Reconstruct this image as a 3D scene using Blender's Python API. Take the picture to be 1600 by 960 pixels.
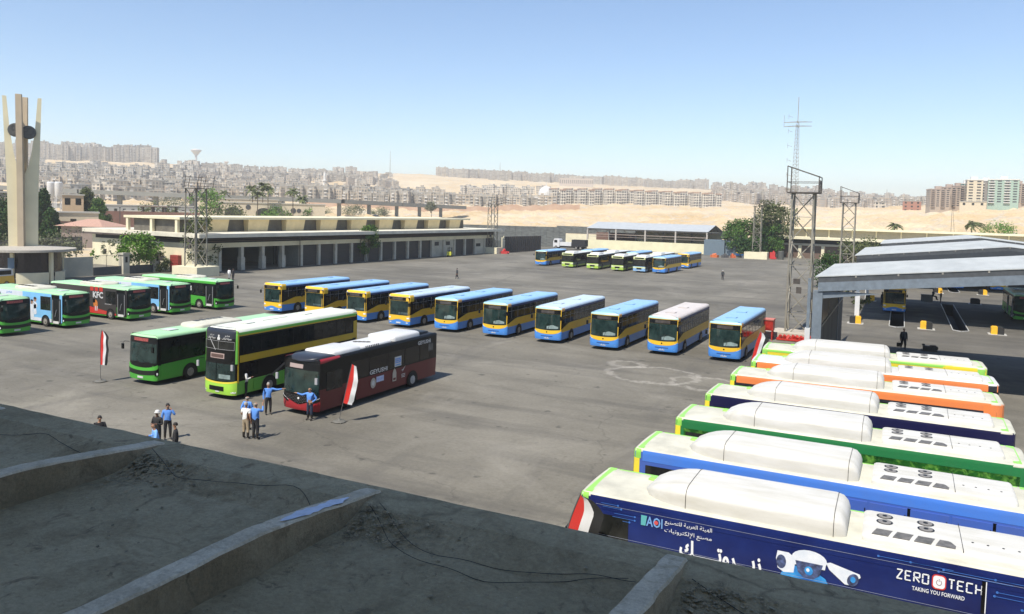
import bpy, math, random
import numpy as np
from mathutils import Vector, Matrix, noise
random.seed(7)
for o in list(bpy.data.objects): bpy.data.objects.remove(o, do_unlink=True)
SC = bpy.context.scene
COL = SC.collection
R = math.radians
# ---------------------------------------------------------------- camera
CAM_H = 11.574; FPX = 1227.7; PITCH = R(3.24); ROLL = 0.02583; PCY = 397.4
_c, _s = math.cos(PITCH), math.sin(PITCH); _cr, _sr = math.cos(ROLL), math.sin(ROLL)
V_R = Vector((_cr, _sr*_s, _sr*_c)); V_U = Vector((-_sr, _cr*_s, _cr*_c)); V_F = Vector((0, _c, -_s))
cd = bpy.data.cameras.new('camera'); cam = bpy.data.objects.new('camera', cd); COL.objects.link(cam)
cd.sensor_width = 36; cd.lens = FPX/1600*36; cd.shift_y = -(480-PCY)/1600; cd.clip_start = 0.1; cd.clip_end = 20000
M = Matrix((V_R, V_U, -V_F)).transposed().to_4x4(); M.translation = Vector((0, 0, CAM_H)); cam.matrix_world = M
SC.camera = cam
# ---------------------------------------------------------------- world, sun, exposure
SUN_EL, SUN_AZ = R(57), R(32)      # shadows point to (sin az, cos az)
w = bpy.data.worlds.new('World'); SC.world = w; w.use_nodes = True
nt = w.node_tree; bg = nt.nodes['Background']
sky = nt.nodes.new('ShaderNodeTexSky'); sky.sky_type = 'NISHITA'; sky.sun_disc = False
sky.sun_elevation = SUN_EL; sky.sun_rotation = math.pi+SUN_AZ
sky.air_density = 1.0; sky.dust_density = 0.1; sky.ozone_density = 5.0; sky.altitude = 50
nt.links.new(sky.outputs[0], bg.inputs[0]); bg.inputs[1].default_value = 0.122
sd = bpy.data.lights.new('sun', 'SUN'); sun = bpy.data.objects.new('sun', sd); COL.objects.link(sun)
sd.energy = 5.0; sd.angle = R(0.53); sd.color = (1, 0.94, 0.84)
sdir = Vector((math.sin(SUN_AZ)*math.cos(SUN_EL), math.cos(SUN_AZ)*math.cos(SUN_EL), -math.sin(SUN_EL)))
sun.rotation_euler = (-sdir).to_track_quat('Z', 'Y').to_euler()
SC.view_settings.view_transform = 'Standard'; SC.view_settings.look = 'None'; SC.view_settings.gamma = 1
SC.view_settings.use_curve_mapping = False; SC.view_settings.exposure = 0.46
SC.render.engine = 'CYCLES'
SC.cycles.max_bounces = 6; SC.cycles.transparent_max_bounces = 6; SC.cycles.volume_bounces = 1
# ---------------------------------------------------------------- the depot grid: u to the right, v away
A0 = -0.46
E1 = Vector((math.cos(A0), math.sin(A0), 0)); E2 = Vector((-math.sin(A0), math.cos(A0), 0))
def D(u, v, z=0): return E1*u+E2*v+Vector((0, 0, z))
def ray(px, py): return V_R*((px-800)/FPX)-V_U*((py-PCY)/FPX)+V_F
def G(px, py, z=0):
    d = ray(px, py); t = (z-CAM_H)/d.z; return Vector((d.x*t, d.y*t, z))
def AT(px, py, y):
    d = ray(px, py); t = y/d.y; return Vector((d.x*t, y, CAM_H+d.z*t))
# ---------------------------------------------------------------- materials
MATS = {}
def mat(name, col, rough=0.7, metal=0.0, var=0.0, scale=3.0, bump=0.0, spec=0.5, col2=None, coat=0.0, detail=4, coords='Object', stretch=None, emit=None):
    if name in MATS: return MATS[name]
    m = bpy.data.materials.new(name); m.use_nodes = True; n = m.node_tree; b = n.nodes['Principled BSDF']
    b.inputs['Base Color'].default_value = (*col, 1); b.inputs['Roughness'].default_value = rough
    b.inputs['Metallic'].default_value = metal; b.inputs['Specular IOR Level'].default_value = spec
    b.inputs['Coat Weight'].default_value = coat
    if var or bump or col2:
        tc = n.nodes.new('ShaderNodeTexCoord'); nz = n.nodes.new('ShaderNodeTexNoise')
        nz.inputs['Scale'].default_value = scale; nz.inputs['Detail'].default_value = detail; nz.inputs['Roughness'].default_value = 0.6
        src = tc.outputs[coords]; oi = n.nodes.new('ShaderNodeObjectInfo'); vs_ = n.nodes.new('ShaderNodeVectorMath'); vs_.operation = 'MULTIPLY_ADD'; n.links.new(oi.outputs['Random'], vs_.inputs[0]); vs_.inputs[1].default_value = (37, 91, 53); n.links.new(src, vs_.inputs[2]); src = vs_.outputs[0]
        if stretch:
            mp = n.nodes.new('ShaderNodeMapping'); mp.inputs['Scale'].default_value = stretch
            n.links.new(src, mp.inputs[0]); src = mp.outputs[0]
        n.links.new(src, nz.inputs['Vector'])
        cr = n.nodes.new('ShaderNodeValToRGB'); cr.color_ramp.elements[0].position = 0.3; cr.color_ramp.elements[1].position = 0.7
        c2 = col2 or tuple(min(1, c*(1+var)) for c in col)
        c1 = col if col2 else tuple(c*(1-var) for c in col)
        cr.color_ramp.elements[0].color = (*c1, 1); cr.color_ramp.elements[1].color = (*c2, 1)
        n.links.new(nz.outputs[0], cr.inputs[0]); n.links.new(cr.outputs[0], b.inputs['Base Color'])
        if bump:
            bp = n.nodes.new('ShaderNodeBump'); bp.inputs['Strength'].default_value = 1; bp.inputs['Distance'].default_value = bump
            n.links.new(nz.outputs[0], bp.inputs['Height']); n.links.new(bp.outputs[0], b.inputs['Normal'])
    if emit:
        b.inputs['Emission Color'].default_value = (*emit[0], 1); b.inputs['Emission Strength'].default_value = emit[1]
    MATS[name] = m; return m
def paint(name, col, var=0.06, rough=0.38):
    k_ = .15*min(1, max(col)*2.2); d = tuple(q*(1-k_)+k_*t_ for q, t_ in zip(col, (.2, .18, .15)))       # road dust gathered in patches
    return mat(name, d, rough=rough, scale=1.1, coat=0.08, spec=.4, detail=9, col2=tuple(min(1, q*(1+var*.6)) for q in col))
GLASS = mat('dark_glass', (0.004, 0.005, 0.005), rough=0.07, spec=0.35, col2=(0.03, 0.031, 0.028), scale=1.4, stretch=(1, 1, .8), detail=5)
GLASSG = mat('green_glass', (0.004, 0.012, 0.012), rough=0.05, spec=0.45, col2=(0.026, 0.05, 0.046), scale=1.5, detail=5)
POD = mat('weathered_pod_white', (0.47, 0.455, 0.4), rough=0.6, scale=1.3, detail=10, col2=(0.6, 0.59, 0.56), stretch=(.5, 2.2, 2.2))
BLACK = mat('black_trim', (0.006, 0.006, 0.006), rough=0.35, var=0.3, spec=.25)
RUBBER = mat('tyre_rubber', (0.018, 0.017, 0.016), rough=0.85, var=0.3)
RIM = mat('wheel_rim', (0.26, 0.245, 0.22), rough=0.45, var=0.2, scale=9)
WHITE = paint('white_paint', (0.6, 0.6, 0.59))
CREAMR = mat('cream_roof_paint', (0.5, 0.485, 0.4), rough=0.65, var=0.16, scale=1.2, coords='Object')
CHROME = mat('lamp_glass', (0.75, 0.76, 0.76), rough=0.15, spec=0.8)
def mottled(name, c0, c1, c2, scales=(.02, .3, 4), rough=.95, bump=.05, crack=0, specks=None, fine=.25, streak=None, stain=None):
    """ground-like surface: broad patches, medium mottling, fine grain, optional cracks and pale specks"""
    m = bpy.data.materials.new(name); m.use_nodes = True; n = m.node_tree; L = n.links; b = n.nodes['Principled BSDF']; b.inputs['Roughness'].default_value = rough; b.inputs['Specular IOR Level'].default_value = .25
    N = n.nodes.new; tc = N('ShaderNodeTexCoord').outputs['Object']
    def noi(sc, det=8, ro=.65, di=0): x = N('ShaderNodeTexNoise'); x.inputs['Scale'].default_value = sc; x.inputs['Detail'].default_value = det; x.inputs['Roughness'].default_value = ro; x.inputs['Distortion'].default_value = di; L.new(tc, x.inputs['Vector']); return x.outputs[0]
    def ramp(src, p0, p1, a=(0, 0, 0), c=(1, 1, 1)): r_ = N('ShaderNodeValToRGB'); e = r_.color_ramp.elements; e[0].position = p0; e[1].position = p1; e[0].color = (*a, 1); e[1].color = (*c, 1); L.new(src, r_.inputs[0]); return r_.outputs[0]
    def mix(a, c, f, mode='MIX'):
        x = N('ShaderNodeMix'); x.data_type = 'RGBA'; x.blend_type = mode
        for s, v in ((x.inputs[6], a), (x.inputs[7], c)):
            if isinstance(v, tuple): s.default_value = (*v, 1)
            else: L.new(v, s)
        if isinstance(f, float): x.inputs[0].default_value = f
        else: L.new(f, x.inputs[0])
        return x.outputs[2]
    col = ramp(noi(scales[0]), .36, .64, c0, c1); col = mix(col, c2, ramp(noi(scales[1], 9, .7, .6), .5, .68))
    col = mix(col, ramp(noi(scales[2], 8, .75), .25, .75, (1-fine,)*3, (1+fine,)*3), 1.0, 'MULTIPLY')
    if stain: col = mix(col, stain, ramp(noi(scales[1]*2.1, 8, .7, 1.2), .58, .66))
    if crack:
        v = N('ShaderNodeTexVoronoi'); v.feature = 'DISTANCE_TO_EDGE'; v.inputs['Scale'].default_value = crack; w_ = N('ShaderNodeTexNoise'); w_.inputs['Scale'].default_value = crack*3; w_.inputs['Detail'].default_value = 8; L.new(tc, w_.inputs['Vector']); va = N('ShaderNodeVectorMath'); va.operation = 'MULTIPLY_ADD'; va.inputs[1].default_value = (.9/crack*.35,)*3; L.new(w_.outputs[1], va.inputs[0]); L.new(tc, va.inputs[2]); L.new(va.outputs[0], v.inputs['Vector'])
        cr = ramp(v.outputs['Distance'], .002, .012, (.45,)*3, (0, 0, 0)); g = ramp(noi(crack*1.3, 3), .45, .6); col = mix(col, tuple(q*.35 for q in c0), mix((0, 0, 0), cr, g))
    if specks: col = mix(col, specks, ramp(noi(scales[2]*2.2, 2, .5), .74, .78))
    L.new(col, b.inputs['Base Color']); bp = N('ShaderNodeBump'); bp.inputs['Distance'].default_value = bump; L.new(noi(scales[2], 10, .75), bp.inputs['Height']); L.new(bp.outputs[0], b.inputs['Normal']); MATS[name] = m; return m
# ---------------------------------------------------------------- mesh helpers
class MB:
    def __init__(s): s.v = []; s.f = []; s.m = []; s.ms = []; s.cur = 0
    def use(s, m):
        if m not in s.ms: s.ms.append(m)
        s.cur = s.ms.index(m); return s
    def vs(s, pts): i = len(s.v); s.v += [tuple(p) for p in pts]; return i
    def face(s, idx): s.f.append(tuple(idx)); s.m.append(s.cur)
    def poly(s, pts): i = s.vs(pts); s.face(range(i, i+len(pts)))
    def box(s, x0, x1, y0, y1, z0, z1, T=None):
        p = [(x, y, z) for z in (z0, z1) for (x, y) in ((x0, y0), (x1, y0), (x1, y1), (x0, y1))]
        if T: p = [T(Vector(q)) for q in p]
        i = s.vs(p)
        for f in ((3, 2, 1, 0), (4, 5, 6, 7), (0, 1, 5, 4), (1, 2, 6, 5), (2, 3, 7, 6), (3, 0, 4, 7)): s.face([i+k for k in f])
    def grid(s, pts, nu, nv):        # pts[j*nu+i]
        i0 = s.vs(pts)
        for j in range(nv-1):
            for i in range(nu-1):
                a = i0+j*nu+i; s.face((a, a+1, a+nu+1, a+nu))
    def tube(s, p0, p1, r, n=6, r2=None, cap=True):
        p0 = Vector(p0); p1 = Vector(p1); d = (p1-p0)
        if d.length < 1e-6: return
        d.normalize(); a = d.orthogonal().normalized(); b = d.cross(a); r2 = r if r2 is None else r2
        i = s.vs([p0+(a*math.cos(2*math.pi*k/n)+b*math.sin(2*math.pi*k/n))*r for k in range(n)]+[p1+(a*math.cos(2*math.pi*k/n)+b*math.sin(2*math.pi*k/n))*r2 for k in range(n)])
        for k in range(n): s.face((i+k, i+(k+1) % n, i+n+(k+1) % n, i+n+k))
        if cap: s.face([i+n-1-k for k in range(n)]); s.face([i+n+k for k in range(n)])
    def path(s, pts, r, n=5):
        for a, b in zip(pts, pts[1:]): s.tube(a, b, r, n, cap=False)
    def lathe(s, prof, n=16, c=(0, 0, 0), axis='z'):
        i = len(s.v)
        for (r, h) in prof:
            for k in range(n):
                a = 2*math.pi*k/n; x, y = r*math.cos(a), r*math.sin(a)
                p = (x, y, h) if axis == 'z' else ((x, h, y) if axis == 'y' else (h, x, y))
                s.v.append((p[0]+c[0], p[1]+c[1], p[2]+c[2]))
        for j in range(len(prof)-1):
            for k in range(n): s.face((i+j*n+k, i+j*n+(k+1) % n, i+(j+1)*n+(k+1) % n, i+(j+1)*n+k))
        s.face([i+k for k in range(n)][::-1]); s.face([i+(len(prof)-1)*n+k for k in range(n)])
    def prism(s, outline, z0, z1, T=None):
        n = len(outline); p = [Vector((x, y, z0)) for x, y in outline]+[Vector((x, y, z1)) for x, y in outline]
        if T: p = [T(q) for q in p]
        i = s.vs(p); s.face([i+n-1-k for k in range(n)]); s.face([i+n+k for k in range(n)])
        for k in range(n): s.face((i+k, i+(k+1) % n, i+n+(k+1) % n, i+n+k))
    def build(s, name, m=None, parent=None, smooth=False, recalc=True):
        me = bpy.data.meshes.new(name); me.from_pydata(s.v, [], s.f); me.update()
        ms = s.ms if s.ms else [m]
        for x in ms: me.materials.append(x)
        if s.ms: me.polygons.foreach_set('material_index', s.m)
        if recalc:
            import bmesh
            bm = bmesh.new(); bm.from_mesh(me); bmesh.ops.recalc_face_normals(bm, faces=bm.faces[:]); bm.to_mesh(me); bm.free()
        if smooth:
            me.polygons.foreach_set('use_smooth', [True]*len(me.polygons))
            try: me.set_sharp_from_angle(angle=R(smooth if smooth is not True else 40))
            except Exception: pass
        o = bpy.data.objects.new(name, me); COL.objects.link(o)
        if parent: o.parent = parent
        return o
def tag(o, label=None, cat=None, group=None, kind=None):
    for k, v in (('label', label), ('category', cat), ('group', group), ('kind', kind)):
        if v: o[k] = v
    return o
def empty(name, loc=(0, 0, 0), rz=0, label=None, cat=None, group=None):
    o = bpy.data.objects.new(name, None); COL.objects.link(o); o.location = loc; o.rotation_euler = (0, 0, rz); o.empty_display_size = .3
    return tag(o, label, cat, group)
def kids(o): return [c for c in bpy.data.objects if c.parent == o]
def copy_tree(o, parent=None):
    c = o.copy(); COL.objects.link(c)
    if parent: c.parent = parent
    for ch in TREE.get(o.name) or [k.name for k in o.children]:
        copy_tree(bpy.data.objects[ch], c)
    return c
TREE = {}
# text as mesh ------------------------------------------------------------
AR = {'ا': (0xFE8D, 0), 'إ': (0xFE87, 0), 'أ': (0xFE83, 0), 'ب': (0xFE8F, 1), 'ة': (0xFE93, 0), 'ت': (0xFE95, 1), 'ج': (0xFE9D, 1), 'ح': (0xFEA1, 1), 'د': (0xFEA9, 0), 'ر': (0xFEAD, 0),
      'ز': (0xFEAF, 0), 'س': (0xFEB1, 1), 'ش': (0xFEB5, 1), 'ص': (0xFEB9, 1), 'ط': (0xFEC1, 1), 'ع': (0xFEC9, 1), 'غ': (0xFECD, 1), 'ف': (0xFED1, 1), 'ق': (0xFED5, 1), 'ك': (0xFED9, 1),
      'ل': (0xFEDD, 1), 'م': (0xFEE1, 1), 'ن': (0xFEE5, 1), 'ه': (0xFEE9, 1), 'و': (0xFEED, 0), 'ي': (0xFEF1, 1), 'ئ': (0xFE89, 1), 'ـ': (None, 1)}
def shape_ar(t):
    t = t.replace('لإ', '\ufef9').replace('لا', '\ufefb'); out = []
    for i, c in enumerate(t):
        if c in AR:
            base, dual = AR[c]
            prev = i > 0 and t[i-1] in AR and AR[t[i-1]][1]
            nxt = dual and i+1 < len(t) and (t[i+1] in AR or t[i+1] in '\ufef9\ufefb')
            if base is None: out.append('ـ'); continue
            k = (3 if nxt else 1) if prev else (2 if nxt else 0)
            if not dual: k = 1 if prev else 0
            out.append(chr(base+k))
        elif c in '\ufef9\ufefb':
            prev = i > 0 and t[i-1] in AR and AR[t[i-1]][1]; out.append(chr(ord(c)+(1 if prev else 0)))
        else: out.append(c)
    return ''.join(reversed(out))
def text_verts(t, bold=0.0):
    cu = bpy.data.curves.new('txt', 'FONT'); cu.body = t; cu.size = 1; cu.resolution_u = 2; cu.offset = bold
    o = bpy.data.objects.new('txt', cu); COL.objects.link(o)
    dg = bpy.context.evaluated_depsgraph_get(); me = bpy.data.meshes.new_from_object(o.evaluated_get(dg))
    vs = [v.co.copy() for v in me.vertices]; fs = [tuple(p.vertices) for p in me.polygons]
    bpy.data.objects.remove(o); bpy.data.curves.remove(cu); bpy.data.meshes.remove(me)
    if not vs: return [], [], 1, 1
    x0 = min(v.x for v in vs); x1 = max(v.x for v in vs); y0 = min(v.y for v in vs); y1 = max(v.y for v in vs)
    return [((v.x-x0)/(x1-x0), (v.y-y0)/(y1-y0)) for v in vs], fs, x1-x0, y1-y0
def add_text(mb, t, w, h, T, bold=0.0):
    """text filling w x h; T(a, b) -> 3D point"""
    vs, fs, _, _ = text_verts(t, bold)
    if not vs: return
    i = mb.vs([T(a*w, b*h) for a, b in vs])
    for f in fs: mb.face([i+k for k in f])
SC.cycles.use_denoising = True
# ================================================================ buses
# local frame: front centre at the origin, +x forward, +y the driver's (left) side, z up
class Shell:
    def __init__(s, L=12, W=2.5, H=3.15, zb=0.3, rf=0.32, rr=0.12, rc=0.28, bow=0.14, rake=0.06):
        s.L, s.W, s.H, s.zb, s.rf, s.rr, s.rc, s.bow, s.rake = L, W, H, zb, rf, rr, rc, bow, rake
        s.a = W/2-rf; s.q = math.pi/2*rf; s.b = L-rf-rr; s.q2 = math.pi/2*rr; s.c = W/2-rr
        s.S = s.a+s.q+s.b+s.q2+s.c
    def plan(s, t):
        sg = 1 if t >= 0 else -1; u = abs(t); r = s.rf
        if u <= s.a: x, y, nx, ny = 0, u, 1, 0
        elif u <= s.a+s.q: k = (u-s.a)/r; x, y, nx, ny = -r+r*math.cos(k), s.a+r*math.sin(k), math.cos(k), math.sin(k)
        elif u <= s.a+s.q+s.b: x, y, nx, ny = -r-(u-s.a-s.q), s.W/2, 0, 1
        elif u <= s.a+s.q+s.b+s.q2:
            k = (u-s.a-s.q-s.b)/s.rr; x, y, nx, ny = -s.L+s.rr-s.rr*math.sin(k), s.W/2-s.rr+s.rr*math.cos(k), -math.sin(k), math.cos(k)
        else: x, y, nx, ny = -s.L, max(0, s.W/2-s.rr-(u-(s.S-s.c))), -1, 0
        return x, y*sg, nx, ny*sg
    def P(s, t, z, off=0.0):
        x, y, nx, ny = s.plan(t); ins = 0; nz = 0
        zc = s.H-s.rc
        if z > zc: k = min(1, (z-zc)/s.rc); ins = s.rc*(1-math.sqrt(max(0, 1-k*k))); nz = k
        elif z < s.zb+0.12: ins = (s.zb+0.12-z)*0.4
        if x > -s.rf-0.01:
            f = (x+s.rf)/s.rf; x -= f*(s.bow*(y/(s.W/2))**2+s.rake*max(0, z-1.2)**1.3)
        h = math.sqrt(max(0, 1-nz*nz))
        return Vector((x-nx*ins+nx*off*max(h, .0), y-ny*ins+ny*off*h, z+nz*off))
    def sx(s, x): return s.a+s.q+(-x-s.rf)        # perimeter coordinate of a station x on the side
    def ss(s):
        r = [0, s.a*.35, s.a*.7, s.a]+[s.a+s.q*k/5 for k in range(1, 6)]
        n = int(s.b/1.0); r += [s.a+s.q+s.b*k/n for k in range(1, n+1)]
        r += [s.a+s.q+s.b+s.q2*k/3 for k in range(1, 4)]+[s.S-s.c*.5]
        return r
    def panel(s, mb, m, s0, s1, z0, z1, off=0.006, n=None, skirt=True, nz=None):
        """sheet on the surface; z0, z1 numbers or functions of the perimeter coordinate"""
        mb.use(m); n = n or max(2, min(24, int(abs(s1-s0)/0.18)+2))
        if abs(s0) > s.a+s.q-.01 and abs(s1) > s.a+s.q-.01 and not callable(z0) and not callable(z1) and max(abs(s0), abs(s1)) < s.a+s.q+s.b+.01: n = 2
        f0 = z0 if callable(z0) else (lambda t: z0); f1 = z1 if callable(z1) else (lambda t: z1)
        nz = nz or (6 if (f1(s0) > s.H-s.rc) else (4 if min(abs(s0), abs(s1)) < s.a+s.q else 2))
        pts = []; ed = []
        for j in range(nz):
            for i in range(n):
                t = s0+(s1-s0)*i/(n-1); z = f0(t)+(f1(t)-f0(t))*j/(nz-1); pts.append(s.P(t, z, off))
        mb.grid(pts, n, nz)
        if skirt:
            def rim(seq):
                a = mb.vs([s.P(t, z, off) for t, z in seq]); b = mb.vs([s.P(t, z, -0.004) for t, z in seq])
                for k in range(len(seq)-1): mb.face((a+k, a+k+1, b+k+1, b+k))
            T = [s0+(s1-s0)*i/(n-1) for i in range(n)]
            rim([(t, f0(t)) for t in T]); rim([(t, f1(t)) for t in T])
            for t in (s0, s1): rim([(t, f0(t)+(f1(t)-f0(t))*j/(nz-1)) for j in range(nz)])
    def body(s, levels, roof, parent, front=None, rear=None, extra=None):
        """levels: [(z_top, material)...] from zb up; roof material for the rounded part and the top"""
        mb = MB(); half = s.ss(); ring = [-t for t in reversed(half[1:])]+half
        zs = [s.zb]; mm = []
        for zt, m in levels:
            steps = 1
            for k in range(steps): zs.append(zs[-1]+(zt-zs[-1])/(steps-k)); mm.append(m)
        z0 = zs[-1]; N = 5
        if z0 < s.H-s.rc-1e-6: zs.append(s.H-s.rc); mm.append(levels[-1][1])
        for k in range(1, N+1): zs.append(s.H-s.rc+s.rc*math.sin(math.pi/2*k/N)); mm.append(roof)
        n = len(ring); i0 = mb.vs([s.P(t, z) for z in zs for t in ring])
        for j in range(len(zs)-1):
            for i in range(n):
                t = (ring[i]+ring[(i+1) % n])/2; m = mm[j]
                if i == n-1: t = s.S
                if abs(t) < s.a+s.q*.8 and front: m = front(t, (zs[j]+zs[j+1])/2, m) or m
                if abs(t) > s.a+s.q+s.b and rear: m = rear(t, (zs[j]+zs[j+1])/2, m) or m
                mb.use(m); k = (i+1) % n; mb.face((i0+j*n+i, i0+j*n+k, i0+(j+1)*n+k, i0+(j+1)*n+i))
        mb.use(roof)                      # slightly crowned roof top
        top = i0+(len(zs)-1)*n; tp = [Vector(mb.v[top+i]) for i in range(n)]
        inner = mb.vs([Vector(((p.x+s.L/2)*.93-s.L/2, p.y*.55, p.z+.035)) for p in tp])
        for i in range(n): k = (i+1) % n; mb.face((top+i, top+k, inner+k, inner+i))
        mb.face([inner+i for i in range(n)])
        mb.use(BLACK); mb.face([i0+n-1-i for i in range(n)])
        if extra: extra(mb)
        return mb.build('body', parent=parent, smooth=35)
def wheel(x, y, parent, r=0.48, rim=RIM):
    """wheel with its own dark arch; y is the outer face of the tyre"""
    sg = 1 if y > 0 else -1
    mb = MB(); mb.use(RUBBER)
    pr = [(r*.55, 0), (r*.93, .0), (r, -.05), (r, -.24), (r*.93, -.28), (r*.3, -.28)]
    mb.lathe([(a, b*sg) for a, b in pr], 22, (0, 0, 0), 'y')
    o = mb.build('wheel', parent=parent, smooth=35); o.location = (x, y, r)
    mr = MB(); mr.use(rim)
    mr.lathe([(r*.56, .012*sg), (r*.52, .02*sg), (r*.44, -.05*sg), (r*.3, -.035*sg), (r*.22, .05*sg), (r*.12, .06*sg)], 18, (0, 0, 0), 'y')
    mr.use(BLACK)
    for k in range(8):
        a = k*math.pi/4; c = (r*.37*math.cos(a), r*.37*math.sin(a)); mr.tube((c[0], -.045*sg, c[1]), (c[0], -.03*sg, c[1]), r*.05, 6)
    mr.build('rim', parent=o, smooth=35)
def arch(sh, mb, x, side, m, r=.6, rimmat=None):
    """dark wheel opening on the flank"""
    for (rad, mt, off) in (((r+.07, rimmat, .010), (r, m, .014)) if rimmat else ((r, m, .012),)):
        mb.use(mt); pts = []
        for k in range(17):
            a = math.pi*k/16; pts.append((x+rad*math.cos(a), max(sh.zb+.01, .46+rad*math.sin(a))))
        pts = [(x+rad, sh.zb+.01)]+pts+[(x-rad, sh.zb+.01)]
        mb.poly([Vector((px, side*(sh.W/2+off), pz)) for px, pz in pts])
def wheels(sh, parent, mb, m, fx=2.7, rx=3.4, rimmat=None, r=.48, rim=RIM):
    for x in (-fx, -(sh.L-rx)):
        for sd in (1, -1):
            arch(sh, mb, x, sd, m, r+.13, rimmat); wheel(x, sd*(sh.W/2+.03), parent, r, rim)
def part(sh, name, parent, fn, smooth=True):
    mb = MB(); fn(mb); return mb.build(name, parent=parent, smooth=35 if smooth else False)
def sheet(sh, name, parent, m, *a, **k): return part(sh, name, parent, lambda mb: sh.panel(mb, m, *a, **k))
def mirror(sh, parent, sd, m=BLACK, z=2.5, long=True):
    mb = MB(); mb.use(m); y = sd*(sh.W/2-.1)
    p = [(-.1, y, z), (.14, y+sd*.14, z+.05), (.22, y+sd*.2, z-.08)]
    mb.use(BLACK); mb.path([Vector(q) for q in p], .014, 6)
    mb.use(m); c = Vector((.2, y+sd*.22, z-.27)); mb.box(c.x-.04, c.x+.05, c.y-.08, c.y+.08, c.z-.17, c.z+.17)
    mb.build('mirror', parent=parent)
def lamp_pair(sh, parent, t, z, w=.26, h=.12, m=CHROME, name='headlight', tilt=0):
    for sd in (1, -1):
        sheet(sh, name, parent, m, sd*(t-w/2), sd*(t+w/2), (lambda q: z-h/2+tilt*(abs(q)-t)), (lambda q: z+h/2+tilt*(abs(q)-t)), off=.02)
def plate(sh, parent, z=.55, w=.5, m=WHITE):
    sheet(sh, 'number_plate', parent, m, -w/2, w/2, z-.07, z+.07, off=.03)
def flank_T(sh, sd, x, z, off=.014):
    """writing plane on a flank: a to the reader's right, b up"""
    return lambda a, b: Vector((x-a*sd if sd > 0 else x+a, sd*(sh.W/2+off), z+b))
def front_T(sh, y, z, off=.02): return lambda a, b: sh.P(y+a, z+b, off)
def lettering(parent, m, fn, name='lettering'):
    mb = MB(); mb.use(m); fn(mb); return mb.build(name, parent=parent, recalc=False)
def hatch(sh, parent, x, m, w=.8, l=.7, y=0):
    mb = MB(); mb.use(m); z = sh.H+.02
    mb.box(x-l/2, x+l/2, y-w/2, y+w/2, z-.03, z+.06); mb.use(BLACK); mb.box(x-l/2-.03, x+l/2+.03, y-w/2-.03, y+w/2+.03, z-.04, z+.02)
    mb.build('roof_hatch', parent=parent)
def rbox(mb, x0, x1, hw, z0, z1, r=.12, nose=0, tail=.0, y=0):
    """rounded roof pod along x, x0 > x1, streamlined nose at x0 and softer tail at x1"""
    st = []
    if nose:
        for k in range(7):
            q = k/6; st.append((x0-nose*q, (1-(1-q)**2)**.5*.92+.08, (1-(1-q)**2)**.6*.96+.04))
    else: st += [(x0, .93, .8), (x0-.06, .98, .95), (x0-.15, 1, 1)]
    if tail: st += [(x1+tail, 1, 1), (x1+tail*.5, .97, .93), (x1+tail*.15, .9, .72), (x1, .86, .45)]
    else: st += [(x1+.1, 1, 1), (x1+.03, .985, .95), (x1, .95, .85)]
    prof = []
    for k in range(13):                      # from -y foot over the top to +y foot
        a = math.pi*k/12; cx, cz = -math.cos(a), math.sin(a)
        e = .36; prof.append((math.copysign(abs(cx)**e, cx), abs(cz)**e if cz > 1e-6 else 0))
    pts = [Vector((x, y+p*hw*ws, z0+(z1-z0)*q*hs)) for (x, ws, hs) in st for (p, q) in prof]
    mb.grid(pts, 13, len(st))
    for j in (0, len(st)-1): mb.face([len(mb.v)-13*len(st)+j*13+k for k in range(13)])
def rooffan(mb, x, y, z, r=.2):
    mb.use(BLACK); mb.lathe([(r, z), (r, z+.03)], 14, (x, y, 0))
    mb.use(mat('fan_grille', (.2, .19, .18), .6)); mb.lathe([(r*.8, z+.03), (r*.78, z+.045)], 12, (x, y, 0)); mb.use(BLACK); mb.lathe([(r*.3, z+.045), (r*.28, z+.055)], 8, (x, y, 0))
# ---- liveries of the yellow and blue buses
YEL = paint('bus_yellow', (.78, .47, .02)); BLU = paint('bus_blue', (.055, .25, .68)); SKY = paint('bus_sky_blue', (.25, .46, .72), var=.1)
SHADC = paint('cantrail_shadow_blue', (.012, .03, .13)); TEALR = paint('pale_teal', (.33, .55, .56), var=.08)
SIGN = mat('unlit_display', (.06, .05, .045), .3, var=.3); REDSIGN = mat('red_display', (.12, .02, .02), .4, col2=(.4, .08, .07), scale=14)
PALE = mat('dashboard_plastic', (.2, .26, .25), .5, var=.3, scale=3)
def windows(sh, parent, sd, xs, z0, z1, m=GLASS, gap=.06, name='window', sliders=False, slid=None):
    for a, b in zip(xs, xs[1:]):
        lo = (lambda t, a=a: z0)
        o = sheet(sh, name, parent, m, sd*sh.sx(a-gap/2), sd*sh.sx(b+gap/2), z0, z1, off=.016)
        if sliders:
            fr = MB(); fr.use(slid or mat('window_frame_grey', (.22, .21, .2), .5)); xm = (a+b)/2; y = sd*(sh.W/2+.02); zm = z0+(z1-z0)*.66
            fr.box(b+gap, a-gap, y-.008, y+.008, zm-.015, zm+.015); fr.box(xm-.015, xm+.015, y-.008, y+.008, z0+.02, z1-.02)
            fr.build('window_frame', parent=o)
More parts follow.
